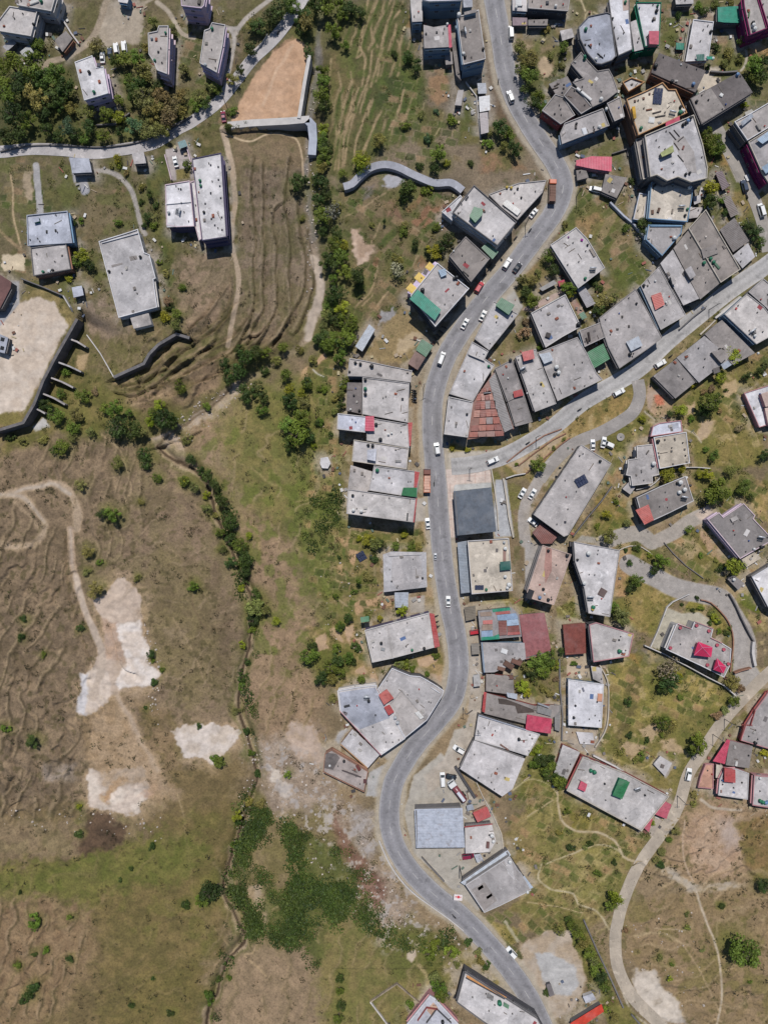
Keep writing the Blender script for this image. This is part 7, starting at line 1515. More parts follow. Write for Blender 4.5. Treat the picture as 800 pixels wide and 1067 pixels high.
plant('around the cream-edged big house', 'H5', [(700,60,6,'m'),(650,330,9,'y'),(650,430,9,'d'),(640,440,7,'m'),(740,420,5,'m','bush'),(145,625,9,'d'),(720,20,7,'m'),(60,280,5,'d','bush'),(770,520,5,'d','bush'),(20,640,6,'m','bush')])
plant('beside the back lane', 'H4', [(90,560,9,'m'),(120,700,7,'m'),(210,690,8,'m'),(200,560,5,'m','bush'),(485,200,5,'y','bush')])
plant('beside the back lane end', 'B4', [(745,250,8,'d'),(720,230,7,'d'),(770,290,6,'m'),(560,60,8,'y'),(700,215,5,'o','bush')])
plant('in the small gardens at the curved lane', 'H7', [(105,170,9,'m'),(60,110,7,'d'),(380,75,9,'m'),(395,110,6,'y'),(620,235,8,'d'),(640,170,9,'o'),(720,150,7,'o'),(100,20,7,'o'),(60,330,6,'n','bush'),(40,420,8,'n','bush'),(580,30,5,'d','bush'),(610,80,5,'d','bush'),(160,520,5,'m','bush')])
plant('in the garden right of the bend', 'B3', [(690,345,9,'m'),(705,410,8,'d'),(615,525,6,'m'),(575,445,8,'o'),(590,490,5,'d'),(755,215,5,'o','bush'),(775,490,6,'m'),(640,420,5,'o','bush')])
plant('in the meadow gardens right of the beige house', 'C3', [(525,310,14,'m'),(560,290,9,'d'),(500,340,8,'d'),(395,348,7,'y'),(345,360,5,'d'),(550,550,7,'m'),(632,95,9,'y'),(580,195,6,'y'),(540,242,5,'n','bush'),(665,425,5,'n','bush'),(570,345,4,'n','bush'),(700,185,6,'d'),(762,160,6,'d'),(790,130,5,'o'),(510,525,4,'m','bush'),(215,385,6,'y','bush'),(500,260,4,'n','bush'),(455,220,5,'y','bush'),(605,250,3,'d','bush'),(445,385,5,'m','bush'),(520,640,8,'y'),(340,650,9,'y'),(630,625,7,'o'),(400,620,6,'y'),(785,550,8,'d'),(560,695,8,'m'),(480,640,5,'y'),(690,695,7,'m')])
plant('beside the terraced verge', 'C2', [(485,595,9,'m'),(610,480,3,'o','bush'),(560,520,3,'o','bush'),(390,595,3,'m','bush'),(95,520,4,'y','bush'),(165,525,4,'y','bush')])
plant('around the concrete plaza', 'C6', [(305,375,11,'m'),(275,410,7,'d'),(190,465,8,'m'),(165,500,6,'d'),(560,55,14,'m'),(545,90,9,'d'),(65,255,11,'o'),(648,400,11,'y'),(115,625,12,'o'),(90,600,8,'m'),(435,228,5,'m'),(680,40,8,'m'),(715,80,5,'d'),(50,160,6,'y'),(95,100,4,'m','bush'),(150,200,5,'o'),(190,320,5,'d','bush'),(160,385,4,'d','bush'),(490,350,4,'m','bush'),(580,410,6,'d','bush'),(560,370,3,'o','bush'),(250,350,4,'y','bush'),(140,325,3,'d','bush'),(10,215,4,'m','bush')])
plant('in the garden of the pavilion villa', 'I3', [(375,88,3.4,'d','bush'),(345,172,3,'d','bush'),(395,158,4,'m','bush'),(475,190,4.5,'o','bush'),(500,225,5.5,'y','bush'),(520,255,3.5,'d','bush'),(575,330,4,'d','bush'),(520,320,3.5,'m','bush'),(270,130,2.5,'d','bush'),(465,260,3.5,'m','bush'),(620,670,10,'o','tree'),(680,720,6,'n','bush'),(600,290,3,'m','bush')])
plant('in the meadow below the pavilion villa', 'D3', [(350,210,14,'gr','bare'),(345,270,11,'d'),(310,300,8,'d'),(475,560,13,'m'),(455,585,9,'d'),(150,360,6,'d','bush'),(155,512,5,'d','bush'),(310,455,9,'m'),(345,465,8,'o'),(645,355,7,'m'),(310,515,4,'m','bush'),(600,400,6,'o','bush'),(190,630,5,'o','bush'),(120,590,5,'o','bush'),(210,615,5,'m','bush'),(380,250,6,'y','bush'),(560,420,6,'n','bush'),(395,340,4,'m','bush'),(240,540,4,'d','bush'),(780,600,5,'y','bush')])
plant('in the overgrown lot below the red workshop', 'D2', [(445,175,11,'m'),(500,160,10,'m'),(400,200,9,'o'),(420,225,8,'d'),(470,210,9,'m'),(520,190,6,'y'),(370,290,8,'y'),(395,320,6,'y'),(430,270,5,'o','bush'),(500,320,5,'o','bush'),(470,300,5,'o','bush'),(555,130,5,'d'),(610,185,4,'m','bush'),(530,260,4,'n','bush')])
plant('below the upper white slab house', 'D2', [(445,578,6,'y'),(420,605,4,'y','bush'),(470,625,9,'d'),(500,660,8,'m'),(430,645,7,'m'),(510,620,6,'d'),(545,730,9,'m'),(490,700,7,'d'),(470,680,5,'m'),(525,715,7,'d'),(570,750,5,'d')])
plant('in the fields below the long grey hall', 'E2', [(130,145,5,'m'),(145,265,6,'d','bush'),(105,215,5,'o','bush'),(205,255,5,'d','bush'),(290,315,5,'d','bush'),(230,352,5,'m','bush'),(290,430,10,'y','tall'),(275,460,8,'m'),(415,185,4,'y'),(490,210,5,'o'),(445,280,5,'o','bush'),(430,310,5,'o','bush'),(470,240,4,'m','bush'),(645,460,4,'d','bush'),(790,395,9,'d'),(440,325,5,'d','bush'),(60,10,7,'m'),(105,45,7,'d'),(555,90,5,'o','bush'),(550,120,4,'o','bush'),(190,265,4,'o','bush')])
plant('along the hedge wall at the bottom right', 'F2', [(150,150,8,'m'),(170,175,8,'m'),(185,200,8,'o'),(200,230,8,'m'),(215,255,8,'o'),(228,285,8,'m'),(240,315,8,'d'),(255,340,7,'m'),(270,365,6,'o'),(135,125,5,'d'),(105,160,6,'o'),(65,360,4,'d','bush'),(290,450,6,'o'),(260,420,6,'m')])
plant('on the open ground at the bottom right', 'F2', [(722,232,17,'m'),(690,215,9,'d'),(745,260,9,'m'),(472,320,4,'y'),(480,272,3,'m','bush'),(440,250,5,'o','bush'),(530,150,4,'o','bush'),(645,75,4,'d','bush'),(325,160,4,'n','bush'),(530,105,3,'o','bush'),(580,225,3,'o','bush'),(740,330,3,'m','bush')])
plant('below the road at the bottom', 'F1', [(330,335,10,'m'),(345,370,9,'m'),(320,300,8,'o'),(450,160,5,'d','bush'),(500,230,6,'o','bush'),(380,200,8,'m','bush'),(320,170,9,'m','bush'),(520,250,5,'d','bush'),(400,250,5,'o','bush'),(290,210,8,'m','bush'),(485,195,5,'o','bush'),(240,440,7,'m','bush'),(215,410,5,'m','bush'),(760,360,5,'d','bush')])
plant('among the roadside allotments', 'C4', [(350,605,7,'y'),(250,640,5,'y'),(65,680,6,'d'),(225,300,9,'o'),(195,275,7,'y'),(150,465,6,'m','tall'),(195,445,6,'o','bush'),(220,370,5,'d','bush'),(255,290,7,'d'),(390,310,7,'m'),(320,310,6,'m'),(430,315,6,'o'),(150,270,5,'y','bush'),(60,360,3,'d','bush'),(105,640,7,'d'),(190,640,4,'m','bush'),(45,540,5,'m','bush'),(130,520,4,'m','bush'),(360,250,5,'y','bush')])
plant('in the green thicket left of the long house', 'D1', [(50,150,12,'m'),(150,200,11,'m'),(180,170,9,'d'),(300,258,6,'m'),(200,225,8,'m'),(110,250,9,'d'),(160,260,8,'o'),(235,160,7,'m'),(270,110,6,'d','bush'),(250,180,6,'d','bush'),(470,190,6,'o','bush'),(500,185,6,'m','bush'),(640,145,5,'m','bush'),(600,235,4,'m','bush'),(195,15,6,'m'),(165,345,5,'o','bush'),(70,110,7,'d','bush'),(535,210,5,'m','bush'),(180,110,7,'m')])
plant('on the slope left of the roadside terrace', 'C1', [(260,225,6,'m'),(250,270,6,'o'),(245,320,6,'d'),(215,350,5,'o','bush'),(90,220,7,'d'),(150,240,5,'m','bush'),(60,260,6,'y'),(220,285,5,'o','bush'),(185,60,7,'d'),(120,510,5,'y','bush'),(250,420,4,'m','bush'),(145,400,5,'d','bush'),(200,460,4,'d','bush')])
plant('beside the front drive of the villa', 'J8', [(262,150,5,'y'),(270,180,4,'y','bush'),(405,300,6,'d'),(395,400,6,'d'),(370,340,4,'d','bush'),(430,350,4,'d','bush'),(235,180,4,'o','bush'),(300,210,4,'r','bush'),(380,440,4,'d','bush'),(420,440,5,'m','bush'),(570,175,5,'m'),(265,430,5,'m','bush'),(370,270,5,'o','bush')])
plant('in the strip right of the villa', 'B1', [(690,420,5,'o','bush'),(665,370,4,'m','bush'),(700,530,6,'n'),(735,590,7,'m'),(730,630,7,'o'),(710,560,5,'d','bush'),(690,600,7,'y','bush'),(760,480,5,'m','bush'),(365,380,8,'d'),(345,345,9,'y'),(320,370,6,'m'),(290,440,5,'y','bush'),(340,200,4,'m','bush'),(310,210,4,'d','bush'),(620,480,4,'d','bush')])

block = np.zeros(U.shape, bool)
for _ref, (_rt, _zr, _zg2, _out) in BREF.items():
    _p = [(x / M + 400, 533.5 - y / M) for x, y in _out]; _s = win(_p, 2); block[_s] |= inside(_p, U[_s], V[_s])
block |= (d_road < 14) | (d_lane < 9) | (C.mean(-1) > .155)
for _t, _q in (('A2', [(425,148),(484,235),(445,490),(155,520),(185,450),(340,215)]),):
    _p = tp(_t, _q); _s = win(_p, 2); block[_s] |= inside(_p, U[_s], V[_s])
def blocked(px, py):
    i = int(np.clip(np.searchsorted(u, px), 0, NU - 1)); j = int(np.clip(np.searchsorted(v, py), 0, NV - 1)); return block[j, i]
def rnd_in(pts):
    xs = [p[0] for p in pts]; ys = [p[1] for p in pts]
    while True:
        x, y = random.uniform(min(xs), max(xs)), random.uniform(min(ys), max(ys))
        if inside(pts, np.array([[x]]), np.array([[y]]))[0, 0]: return x, y
def scatter(name, areas, kind, smin, smax, cols, label):
    vs, fs, tn = [], [], []
    for tile, pts, n, dens in areas:
        pts = tp(tile, pts); k = 0; tries = 0
        while k < n and tries < n * 12:
            tries += 1
            x, y = rnd_in(pts)
            if blocked(x, y): continue
            if dens and vnoise(np.float32(x / dens), np.float32(y / dens), 7) < random.uniform(.35, .75): continue
            k += 1; X, Y = px_xy((x, y)); z0 = gz(X, Y); s = random.uniform(smin, smax) * (random.random() ** 1.5 * .9 + .5)
            c0 = np.array(P(random.choice(cols))) * random.uniform(.8, 1.2)
            m = 18 if kind == 'tuft' else 70
            for q in range(m):
                a = random.uniform(0, 6.283); e = random.uniform(0.1, 1.0); rr = s * random.random() ** .6
                c = np.array([X + rr * math.cos(a), Y + rr * math.sin(a), z0 + s * (.75 if kind == 'tuft' else .5) * e * (1 - .5 * (rr / s) ** 2)])
                nn = np.array([random.gauss(0, .6), random.gauss(0, .6), .8]); nn /= np.linalg.norm(nn); uu = np.cross(nn, [random.random(), random.random(), .1]); uu /= np.linalg.norm(uu); ww = np.cross(nn, uu)
                l = s * (random.uniform(.26, .48) if kind == 'tuft' else random.uniform(.16, .3)); b = len(vs)
                vs += [tuple(c - uu * l * .5), tuple(c + ww * l * .4), tuple(c + uu * l * .55), tuple(c - ww * l * .4)]; fs.append((b, b + 1, b + 2, b + 3))
                t = random.uniform(.7, 1.3); tn += [(c0[0] * t, c0[1] * t, c0[2] * t, 1)] * 4
    me = bpy.data.meshes.new(name); me.from_pydata(vs, [], fs)
    ca = me.color_attributes.new('leaf_tint', 'FLOAT_COLOR', 'POINT'); ca.data.foreach_set('color', np.array(tn, np.float32).ravel()); me.materials.append(MAT['leaf'])
    o = bpy.data.objects.new(name, me); COL.objects.link(o); o.color = (1, 1, 1, 1); tag(o, label, None, None, 'stuff'); return o
scatter('thicket', [('J5', [(385,270),(470,330),(560,370),(640,430),(680,540),(640,640),(560,680),(540,700),(490,690),(560,800),(520,840),(470,760),(400,760),(340,730),(330,650),(380,640),(310,550),(340,540),(400,600),(400,530),(470,480),(420,420)], 560, 20),
    ('J5', [(270,230),(340,240),(340,300),(260,390),(280,480),(240,530),(190,510),(185,440),(240,340)], 150, 20), ('J5', [(170,550),(230,545),(320,660),(310,720),(270,750),(210,710),(190,620)], 140, 20), ('J5', [(640,560),(781,610),(781,700),(700,670),(630,650)], 26, 0),
    ('F1', [(0,20),(80,60),(210,140),(230,190),(120,160),(0,80)], 34, 0), ('F1', [(270,110),(350,90),(400,130),(340,250),(280,240),(250,160)], 26, 0), ('G3', [(520,590),(640,575),(630,660),(590,740),(520,790),(480,700)], 34, 0), ('P', [(215,500),(228,500),(262,600),(272,650),(262,720),(254,720),(258,660),(245,600)], 50, 0), ('P', [(246,700),(260,700),(272,790),(262,850),(245,890),(240,860),(258,800)], 34, 0), ('P', [(240,905),(250,905),(258,975),(225,1067),(210,1067)], 16, 0), ('J5', [(380,260),(500,330),(700,420),(781,560),(781,720),(560,700),(520,860),(440,800),(320,760),(180,760),(160,520),(250,220)], 150, 10)],
    'clump', .9, 2.7, [(70,90,34),(84,102,40),(62,80,32),(96,110,46),(78,92,38)], 'dense dark green scrub thicket along the ditch')
scatter('dry_scrub', [('P', [(0,460),(160,455),(235,560),(258,660),(245,770),(180,840),(0,860)], 900, 16), ('P', [(0,860),(230,860),(210,1067),(0,1067)], 380, 18), ('P', [(200,440),(345,390),(355,620),(330,770),(268,780),(270,640)], 330, 16), ('P', [(220,880),(440,960),(440,1067),(215,1067)], 220, 15),
    ('P', [(640,850),(800,830),(800,1067),(670,1060)], 380, 16), ('P', [(560,840),(660,850),(640,1000),(560,960)], 160, 14), ('P', [(100,200),(330,160),(320,340),(190,430),(110,420)], 300, 14), ('P', [(260,770),(345,790),(450,960),(400,980),(290,850)], 260, 12)],
    'tuft', .25, .95, [(84,74,46),(66,62,34),(100,86,58),(78,80,40),(58,54,30)], 'dark dry scrub tufts dotted over the slopes')
scatter('weeds', [('P', [(340,190),(480,200),(440,310),(340,370)], 420, 10), ('P', [(300,380),(360,400),(360,560),(320,600),(300,520)], 260, 10), ('P', [(340,545),(445,550),(440,700),(330,720)], 320, 9), ('P', [(540,20),(800,20),(800,400),(560,330)], 520, 12), ('P', [(540,420),(800,400),(800,800),(560,800)], 900, 12), ('P', [(0,40),(320,0),(330,130),(0,160)], 420, 12),
    ('P', [(340,0),(440,0),(470,180),(345,190)], 260, 12), ('P', [(0,160),(240,160),(180,340),(60,330)], 300, 12), ('P', [(540,790),(690,870),(640,960),(540,940)], 240, 12), ('P', [(20,340),(200,400),(190,460),(0,460)], 220, 12), ('P', [(440,960),(640,960),(640,1067),(380,1067)], 260, 12)],
    'tuft', .3, .9, [(96,104,46),(112,112,54),(84,96,40),(130,122,68),(108,102,56)], 'low weeds and grass tufts between the houses')
def stones():
    mb = MB()
    for tile, pts, n in (('P', [(260,780),(330,770),(440,960),(400,990),(280,850)], 260), ('P', [(318,60),(336,60),(330,330),(318,330)], 130), ('P', [(150,640),(170,680),(165,760),(150,720)], 70), ('P', [(0,835),(130,840),(180,850),(170,880),(0,860)], 50), ('P', [(170,440),(260,385),(265,395),(190,470)], 80), ('P', [(255,760),(270,760),(262,860),(240,900)], 60), ('P', [(640,960),(720,950),(740,1060),(670,1060)], 60),
                        ('P', [(545,990),(600,960),(600,1060),(570,1060)], 40), ('P', [(380,930),(560,1000),(560,1067),(440,1000)], 70), ('P', [(480,650),(500,640),(505,800),(485,800)], 40), ('P', [(330,600),(400,560),(440,690),(340,720)], 60)):
        for _ in range(n):
            x, y = rnd_in(pts)
            if blocked(x, y): continue
            X, Y = px_xy((x, y)); z = gz(X, Y); r = random.uniform(.15, .42) * random.choice((.7, 1, 1.3))
            k = random.randint(5, 7); a0 = random.random() * 6
            lo = [(X + r * random.uniform(.8, 1.2) * math.cos(a0 + 6.283 * i / k), Y + r * random.uniform(.7, 1.1) * math.sin(a0 + 6.283 * i / k)) for i in range(k)]
            b = len(mb.v); mb.v += [(p[0], p[1], z - .1) for p in lo] + [(X + (p[0] - X) * .65, Y + (p[1] - Y) * .65, z + r * random.uniform(.5, .8)) for p in lo]
            for i in range(k):
                j = (i + 1) % k; mb.f.append((b + i, b + j, b + k + j, b + k + i)); mb.m.append(0)
            mb.f.append(tuple(b + k + i for i in range(k))); mb.m.append(0)
    o = mb.build('rubble', MAT['stone'], None, P((196,184,172))); tag(o, 'pale stones and rubble strewn over the banks', None, None, 'stuff')
stones()
def clutter():
    vs, fs, tn = [], [], []; r = random.Random(3)
    pal = [(90,84,80),(150,146,142),(206,204,202),(112,80,64),(70,66,66),(168,150,128),(90,98,116),(150,92,80),(176,162,128),(96,112,100),(120,112,106),(200,196,190)]
    for ref, (rt, zr, zg_, out) in BREF.items():
        n = len(out)
        for k in range(12):
            i = r.randrange(n); a, b = Vector(out[i]), Vector(out[(i + 1) % n]); e = b - a
            if e.length < 2: continue
            t = e.normalized(); p = a + e * r.random() + Vector((t.y, -t.x)) * r.uniform(.6, 5.5); px, py = p.x / M + 400, 533.5 - p.y / M
            if blocked(px, py) and C[int(np.searchsorted(v, py)) % NV, int(np.searchsorted(u, px)) % NU].mean() < .155: continue
            if d_road[int(np.searchsorted(v, py)) % NV, int(np.searchsorted(u, px)) % NU] < 13: continue
            if any(inside([q for q in o2], np.array([[p.x]]), np.array([[p.y]]))[0, 0] for _, _, _, o2 in BREF.values() if abs(o2[0][0] - p.x) < 25 and abs(o2[0][1] - p.y) < 25): continue
            m2 = MB(); kk = r.random(); z = gz(p.x, p.y); az = r.uniform(0, 3)
            if kk < .4: s_ = r.uniform(.3, .8); m2.box((p.x, p.y, z + s_ / 3), (s_, s_ * r.uniform(.6, 1.4), s_ * .7), az)
            elif kk < .7: m2.box((p.x, p.y, z + .12), (r.uniform(1.0, 2.6), r.uniform(.12, .4), .2), az)
            else: m2.box((p.x, p.y, z + .5), (r.uniform(.7, 1.6), r.uniform(.6, 1.2), .06), az)
            o_ = len(vs); vs += m2.v; fs += [tuple(o_ + q for q in f) for f in m2.f]; tn += [(*P(r.choice(pal)), 1)] * len(m2.v)
    me = bpy.data.meshes.new('yard_litter'); me.from_pydata(vs, [], fs); ca = me.color_attributes.new('leaf_tint', 'FLOAT_COLOR', 'POINT'); ca.data.foreach_set('color', np.array(tn, np.float32).ravel())
    m, nt, b = new_mat('litter', .8); nt.links.new(N(nt, 'ShaderNodeAttribute', attribute_name='leaf_tint').outputs['Color'], b.inputs['Base Color']); me.materials.append(m)
    o = bpy.data.objects.new('yard_litter', me); COL.objects.link(o); tag(o, 'planks, bricks and odds and ends lying round the houses', None, None, 'stuff')
clutter()
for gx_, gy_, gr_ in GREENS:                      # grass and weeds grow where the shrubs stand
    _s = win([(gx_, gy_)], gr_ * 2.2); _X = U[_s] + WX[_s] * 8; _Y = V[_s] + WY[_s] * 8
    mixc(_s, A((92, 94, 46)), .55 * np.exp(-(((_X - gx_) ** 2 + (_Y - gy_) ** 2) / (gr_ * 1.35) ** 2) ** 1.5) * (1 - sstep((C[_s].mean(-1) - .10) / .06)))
for _ref, (_rt, _zr, _zg2, _out) in BREF.items():   # trodden yards and cement aprons round the houses
    _p = [(x / M + 400, 533.5 - y / M) for x, y in _out]; _s = win(_p, 16); _X = U[_s] + WX[_s] * 5; _Y = V[_s] + WY[_s] * 5
    _d, _ = dist(_p, _X, _Y, True); _k = np.exp(-(_d / 6.5) ** 2) * sstep((fbm(_X / 9, _Y / 9, 2, int(abs(_out[0][0])) % 40) - .36) / .2)
    mixc(_s, A((158, 148, 136)), .8 * _k * (1 - sstep((C[_s].mean(-1) - .17) / .05)))
line('P', STREAM_B, 6.5, (158,140,122), 2, 6, .55)
line('P', STREAM_B, 2.8, (58,46,36), .8, 3, .9)
line('P', STREAM_A[12:], 2.6, (92,78,64), .8, 3, .7)
def finish_ground():
    global C, SMOOTH
    LUM = C.mean(-1); SMOOTH = (1 - .75 * sstep((LUM - .105) / .10)).astype(np.float32)
    C *= 1 + (SMOOTH[..., None] - .25) / .75 * (np.array([1.27, 1.20, 1.03], np.float32) - 1) * sstep((V - 230) / 240)[..., None]
    C *= (0.86 + 0.28 * N3)[..., None] * (0.93 + 0.14 * N2)[..., None]
    C = np.clip(C, 0.004, 0.9)
finish_ground()
build_ground()
def car_proto(name, L, W, Hh, kind):
    root = empty(name, (0, 0, 0)); hl, hw = L / 2, W / 2
    if kind == 'van': prof = [(-hl, .55), (-hl + .05, 1.0), (-hl + .35, 1.02), (hl - .9, 1.02), (hl - .25, .88), (hl, .6)]
    else: prof = [(-hl, .5), (-hl + .08, .86), (-hl + .7, .92), (hl - 1.15, .92), (hl - .3, .76), (hl, .52)]
    mb = MB(); rows = []
    for y, z in prof:
        t = 1 - .14 * max(0, (abs(y) - hl + .6) / .6)
        rows.append([(-hw * t, y, .28), (-hw * t, y, z - .12), (-hw * t * .9, y, z), (hw * t * .9, y, z), (hw * t, y, z - .12), (hw * t, y, .28)])
    for a, b in zip(rows, rows[1:]):
        for i in range(5): mb.face([a[i], b[i], b[i + 1], a[i + 1]][::-1])
        mb.face([a[0], a[5], b[5], b[0]][::-1])
    mb.face(rows[0]); mb.face(rows[-1][::-1])
    zc = prof[2][1] - .02
    if kind == 'van': yb, yf, tb, tf = -hl + .1, hl - .75, -hl + .2, hl - 1.35
    elif kind == 'suv': yb, yf, tb, tf = -hl + .15, hl - 1.1, -hl + .45, hl - 1.75
    else: yb, yf, tb, tf = -hl + .5, hl - 1.0, -hl + 1.15, hl - 1.85
    wl, wt = hw * .88, hw * .70
    zt = Hh
    roof = [(-wt, tb, zt), (wt, tb, zt), (wt, tf, zt), (-wt, tf, zt)]
    mb.face(roof); r2 = [(x * .9, y * .96, zt + .05) for x, y, z in roof]
    for i in range(4): mb.face([roof[i], roof[(i + 1) % 4], r2[(i + 1) % 4], r2[i]])
    mb.face(r2)
    bs = [(-wl, yb, zc), (wl, yb, zc), (wl, yf, zc), (-wl, yf, zc)]
    for i in range(4):                                   # pillars
        b, t = Vector(bs[i]), Vector(roof[i]); mb.tube([b, t], .06, 4)
    mb.build('body', MAT['paint'], root, (0, 0, 0), origin=(0, 0, 0))
    for nm, (i, j) in (('rear_window', (0, 1)), ('side_window', (1, 2)), ('windscreen', (2, 3)), ('side_window', (3, 0))):
        g_ = MB(); g_.face([bs[i], bs[j], roof[j], roof[i]]); g_.build(nm, MAT['glass'], root, (0.02, .02, .02), origin=(0, 0, 0))
    for sx in (-1, 1):
        for y in (-hl + .75, hl - .8):
            w_ = MB(); w_.tube([(sx * (hw - .16), y, .31), (sx * (hw + .01), y, .31)], .31, 12); o = w_.build('wheel', MAT['rubber'], root, (.012, .012, .012), origin=(0, 0, 0))
        h_ = MB(); h_.box((sx * hw * .62, hl - .06, .62), (.34, .1, .16)); h_.build('headlight', MAT['metal'], root, (.7, .7, .7), origin=(0, 0, 0))
        h_ = MB(); h_.box((sx * hw * .68, -hl + .02, .72), (.24, .06, .2)); h_.build('tail_light', MAT['plastic'], root, (.35, .02, .02), origin=(0, 0, 0))
    return root
def bike_proto():
    root = empty('motorcycle', (0, 0, 0))
    mb = MB(); mb.tube([(0, -.55, .55), (0, -.1, .6), (0, .3, .75), (0, .52, .78)], [.1, .16, .17, .08], 7); mb.tube([(0, .5, .78), (0, .68, .32)], .05, 5); mb.box((0, 0, .38), (.3, .5, .3)); mb.build('body', MAT['paint'], root, (.03, .03, .035), origin=(0, 0, 0))
    mb = MB(); mb.tube([(0, -.75, .76), (0, -.4, .8), (0, 0, .78)], [.12, .15, .12], 7); mb.build('seat', MAT['rubber'], root, (.015, .015, .015), origin=(0, 0, 0))
    mb = MB(); mb.tube([(-.36, .36, 1.02), (-.15, .47, .98), (.15, .47, .98), (.36, .36, 1.02)], .03, 5); mb.build('handlebar', MAT['metal'], root, (.1, .1, .1), origin=(0, 0, 0))
    for y in (-.62, .68): w_ = MB(); w_.tube([(-.06, y, .3), (.06, y, .3)], .3, 12); w_.build('wheel', MAT['rubber'], root, (.012, .012, .012), origin=(0, 0, 0))
    return root
def truck_proto(kind, cab, cargo, top):
    root = empty('truck' if kind != 'tanker' else 'tanker_truck', (0, 0, 0)); L = 8.2; hw = 1.2
    mb = MB(); mb.box((0, 0, .75), (1.0, L - .3, .25)); mb.build('chassis', MAT['metal'], root, P((70, 68, 66)), origin=(0, 0, 0))
    mb = MB(); y0, y1 = L / 2 - 2.0, L / 2
    rows = [[(-hw, y, .5), (-hw, y, z - .15), (-hw * .88, y, z), (hw * .88, y, z), (hw, y, z - .15), (hw, y, .5)] for y, z in ((y0, 2.75), (y0 + .2, 2.85), (y1 - .5, 2.8), (y1 - .15, 1.9), (y1, 1.7))]
    for a, b in zip(rows, rows[1:]):
        for i in range(5): mb.face([a[i], b[i], b[i + 1], a[i + 1]][::-1])
    mb.face(rows[0]); mb.face(rows[-1][::-1]); c = mb.build('cab', MAT['paint'], root, P(cab), origin=(0, 0, 0))
    g_ = MB(); g_.face([(-hw * .85, y1 - .47, 2.68), (hw * .85, y1 - .47, 2.68), (hw * .85, y1 - .13, 1.95), (-hw * .85, y1 - .13, 1.95)][::-1]); g_.build('windscreen', MAT['glass'], c, (.02, .02, .02), origin=(0, 0, 0))
    yb, yf = -L / 2, y0 - .15
    if kind == 'tanker':
        mb = MB(); mb.tube([(0, yb + .1, 1.85), (0, yb + .3, 1.85), (0, yf - .2, 1.85), (0, yf, 1.85)], [.7, 1.05, 1.05, .7], 16); mb.build('tank', MAT['paint'], root, P(cargo), True, (0, 0, 0))
        mb = MB(); mb.box((0, (yb + yf) / 2 - .6, 2.95), (1.0, 3.6, .14)); mb.build('tank_walkway', MAT['paint'], root, P(top), origin=(0, 0, 0))
    else:
        mb = MB(); ol = rect(0, (yb + yf) / 2, 2.4, yf - yb); mb.ring(ol, inset(ccw(ol), .1), .9, 2.3); mb.prism(inset(ccw(ol), .1), .9, 1.1); mb.build('cargo_bed', MAT['paint'], root, P(cargo), origin=(0, 0, 0))
        mb = MB(); n = 6
        for i in range(n):
            ya = yb + .2 + (yf - yb - .4) * i / n; mb.box((random.uniform(-.1, .1), ya + (yf - yb) / n / 2 - .05, 1.75 + random.uniform(0, .35)), (2.0, (yf - yb) / n - .12, 1.3))
        mb.build('load', MAT['wall'], root, P(top), origin=(0, 0, 0))
    for sx in (-1, 1):
        for y in (-L / 2 + 1.2, -L / 2 + 2.3, L / 2 - 1.3): w_ = MB(); w_.tube([(sx * .85, y, .48), (sx * 1.18, y, .48)], .48, 12); w_.build('wheel', MAT['rubber'], root, (.012, .012, .012), origin=(0, 0, 0))
        h_ = MB(); h_.box((sx * .85, L / 2 + .01, 1.0), (.3, .08, .2)); h_.build('headlight', MAT['metal'], root, (.6, .6, .6), origin=(0, 0, 0))
    return root
VP = dict(car=[car_proto('car', 3.9, 1.68, 1.46, 'car'), False], suv=[car_proto('car', 4.4, 1.85, 1.72, 'suv'), False], van=[car_proto('van', 4.7, 1.85, 1.95, 'van'), False], bike=[bike_proto(), False])
CCOL = dict(w=(226,224,220), k=(44,46,52), r=(176,48,58), b=(52,62,84), m=(128,40,66), g=(120,122,126), db=(64,74,92), s=(180,182,186))
def vehicle(kind, px, py, ang, col, label, cat, group=None, s=1.0):
    if not VP[kind][1]: o = VP[kind][0]; VP[kind][1] = True
    else: o = copy_tree(VP[kind][0])
    p = g(px, py, .7); z = gz(p.x, p.y)
    dd = min(float(np.min(d_road[np.searchsorted(v, py), np.searchsorted(u, px)])), 99)
    dl = float(d_lane[np.searchsorted(v, py), np.searchsorted(u, px)])
    p.z = z + (.11 if dd < 10.7 else .07 if dl < 8 else 0.0)
    o.location = p; o.rotation_euler = (0, 0, R(-ang)); o.scale = (s, s, s)
    for ch in o.children:
        if ch.name.startswith('body'): ch.color = (*P(CCOL[col], 1.1), 1)
    tag(o, label, cat, group)
    return o
V_ = vehicle
V_('van',532.2,34,-3,'w','white van parked on the road verge beside the small shop','van')
V_('suv',531.5,101,-18,'w','white car driving on the straight stretch at the top of the main road','car')
V_('car',555.5,222,38,'w','white car parked against the wedge-shaped house in the bend','car',None,.95)
V_('suv',528,275,32,'w','white car in the lane beside the brown-grey roadside house','car')
V_('car',538.5,279,36,'k','black car parked beside the garden below the bend','car')
V_('suv',499,299.5,31,'r','red car parked at the brown-grey roadside house','car')
V_('car',502.8,329,26,'w','white car parked at the wall of the strip house','car')
V_('car',484,337.5,28,'w','white car driving past the roadside house with the teal awning','car')
V_('van',459.8,373.6,20,'w','white van driving past the green tin kiosk','van')
V_('suv',455.2,467.7,-9,'w','white car driving past the mouth of the side street','car')
V_('car',445.5,545.5,-6,'w','white car parked at the corner of the sixth terrace house','car')
V_('car',466.8,626.8,0,'w','white car driving past the patchwork workshop','car')
V_('suv',478,781,-60,'w','white car parked in the yard beside the blank pale roof','car')
V_('van',461,812,-3,'w','white van parked upright beside the tanker truck','van')
V_('car',469.8,809.5,100,'k','black car parked in front of the tanker truck','car')
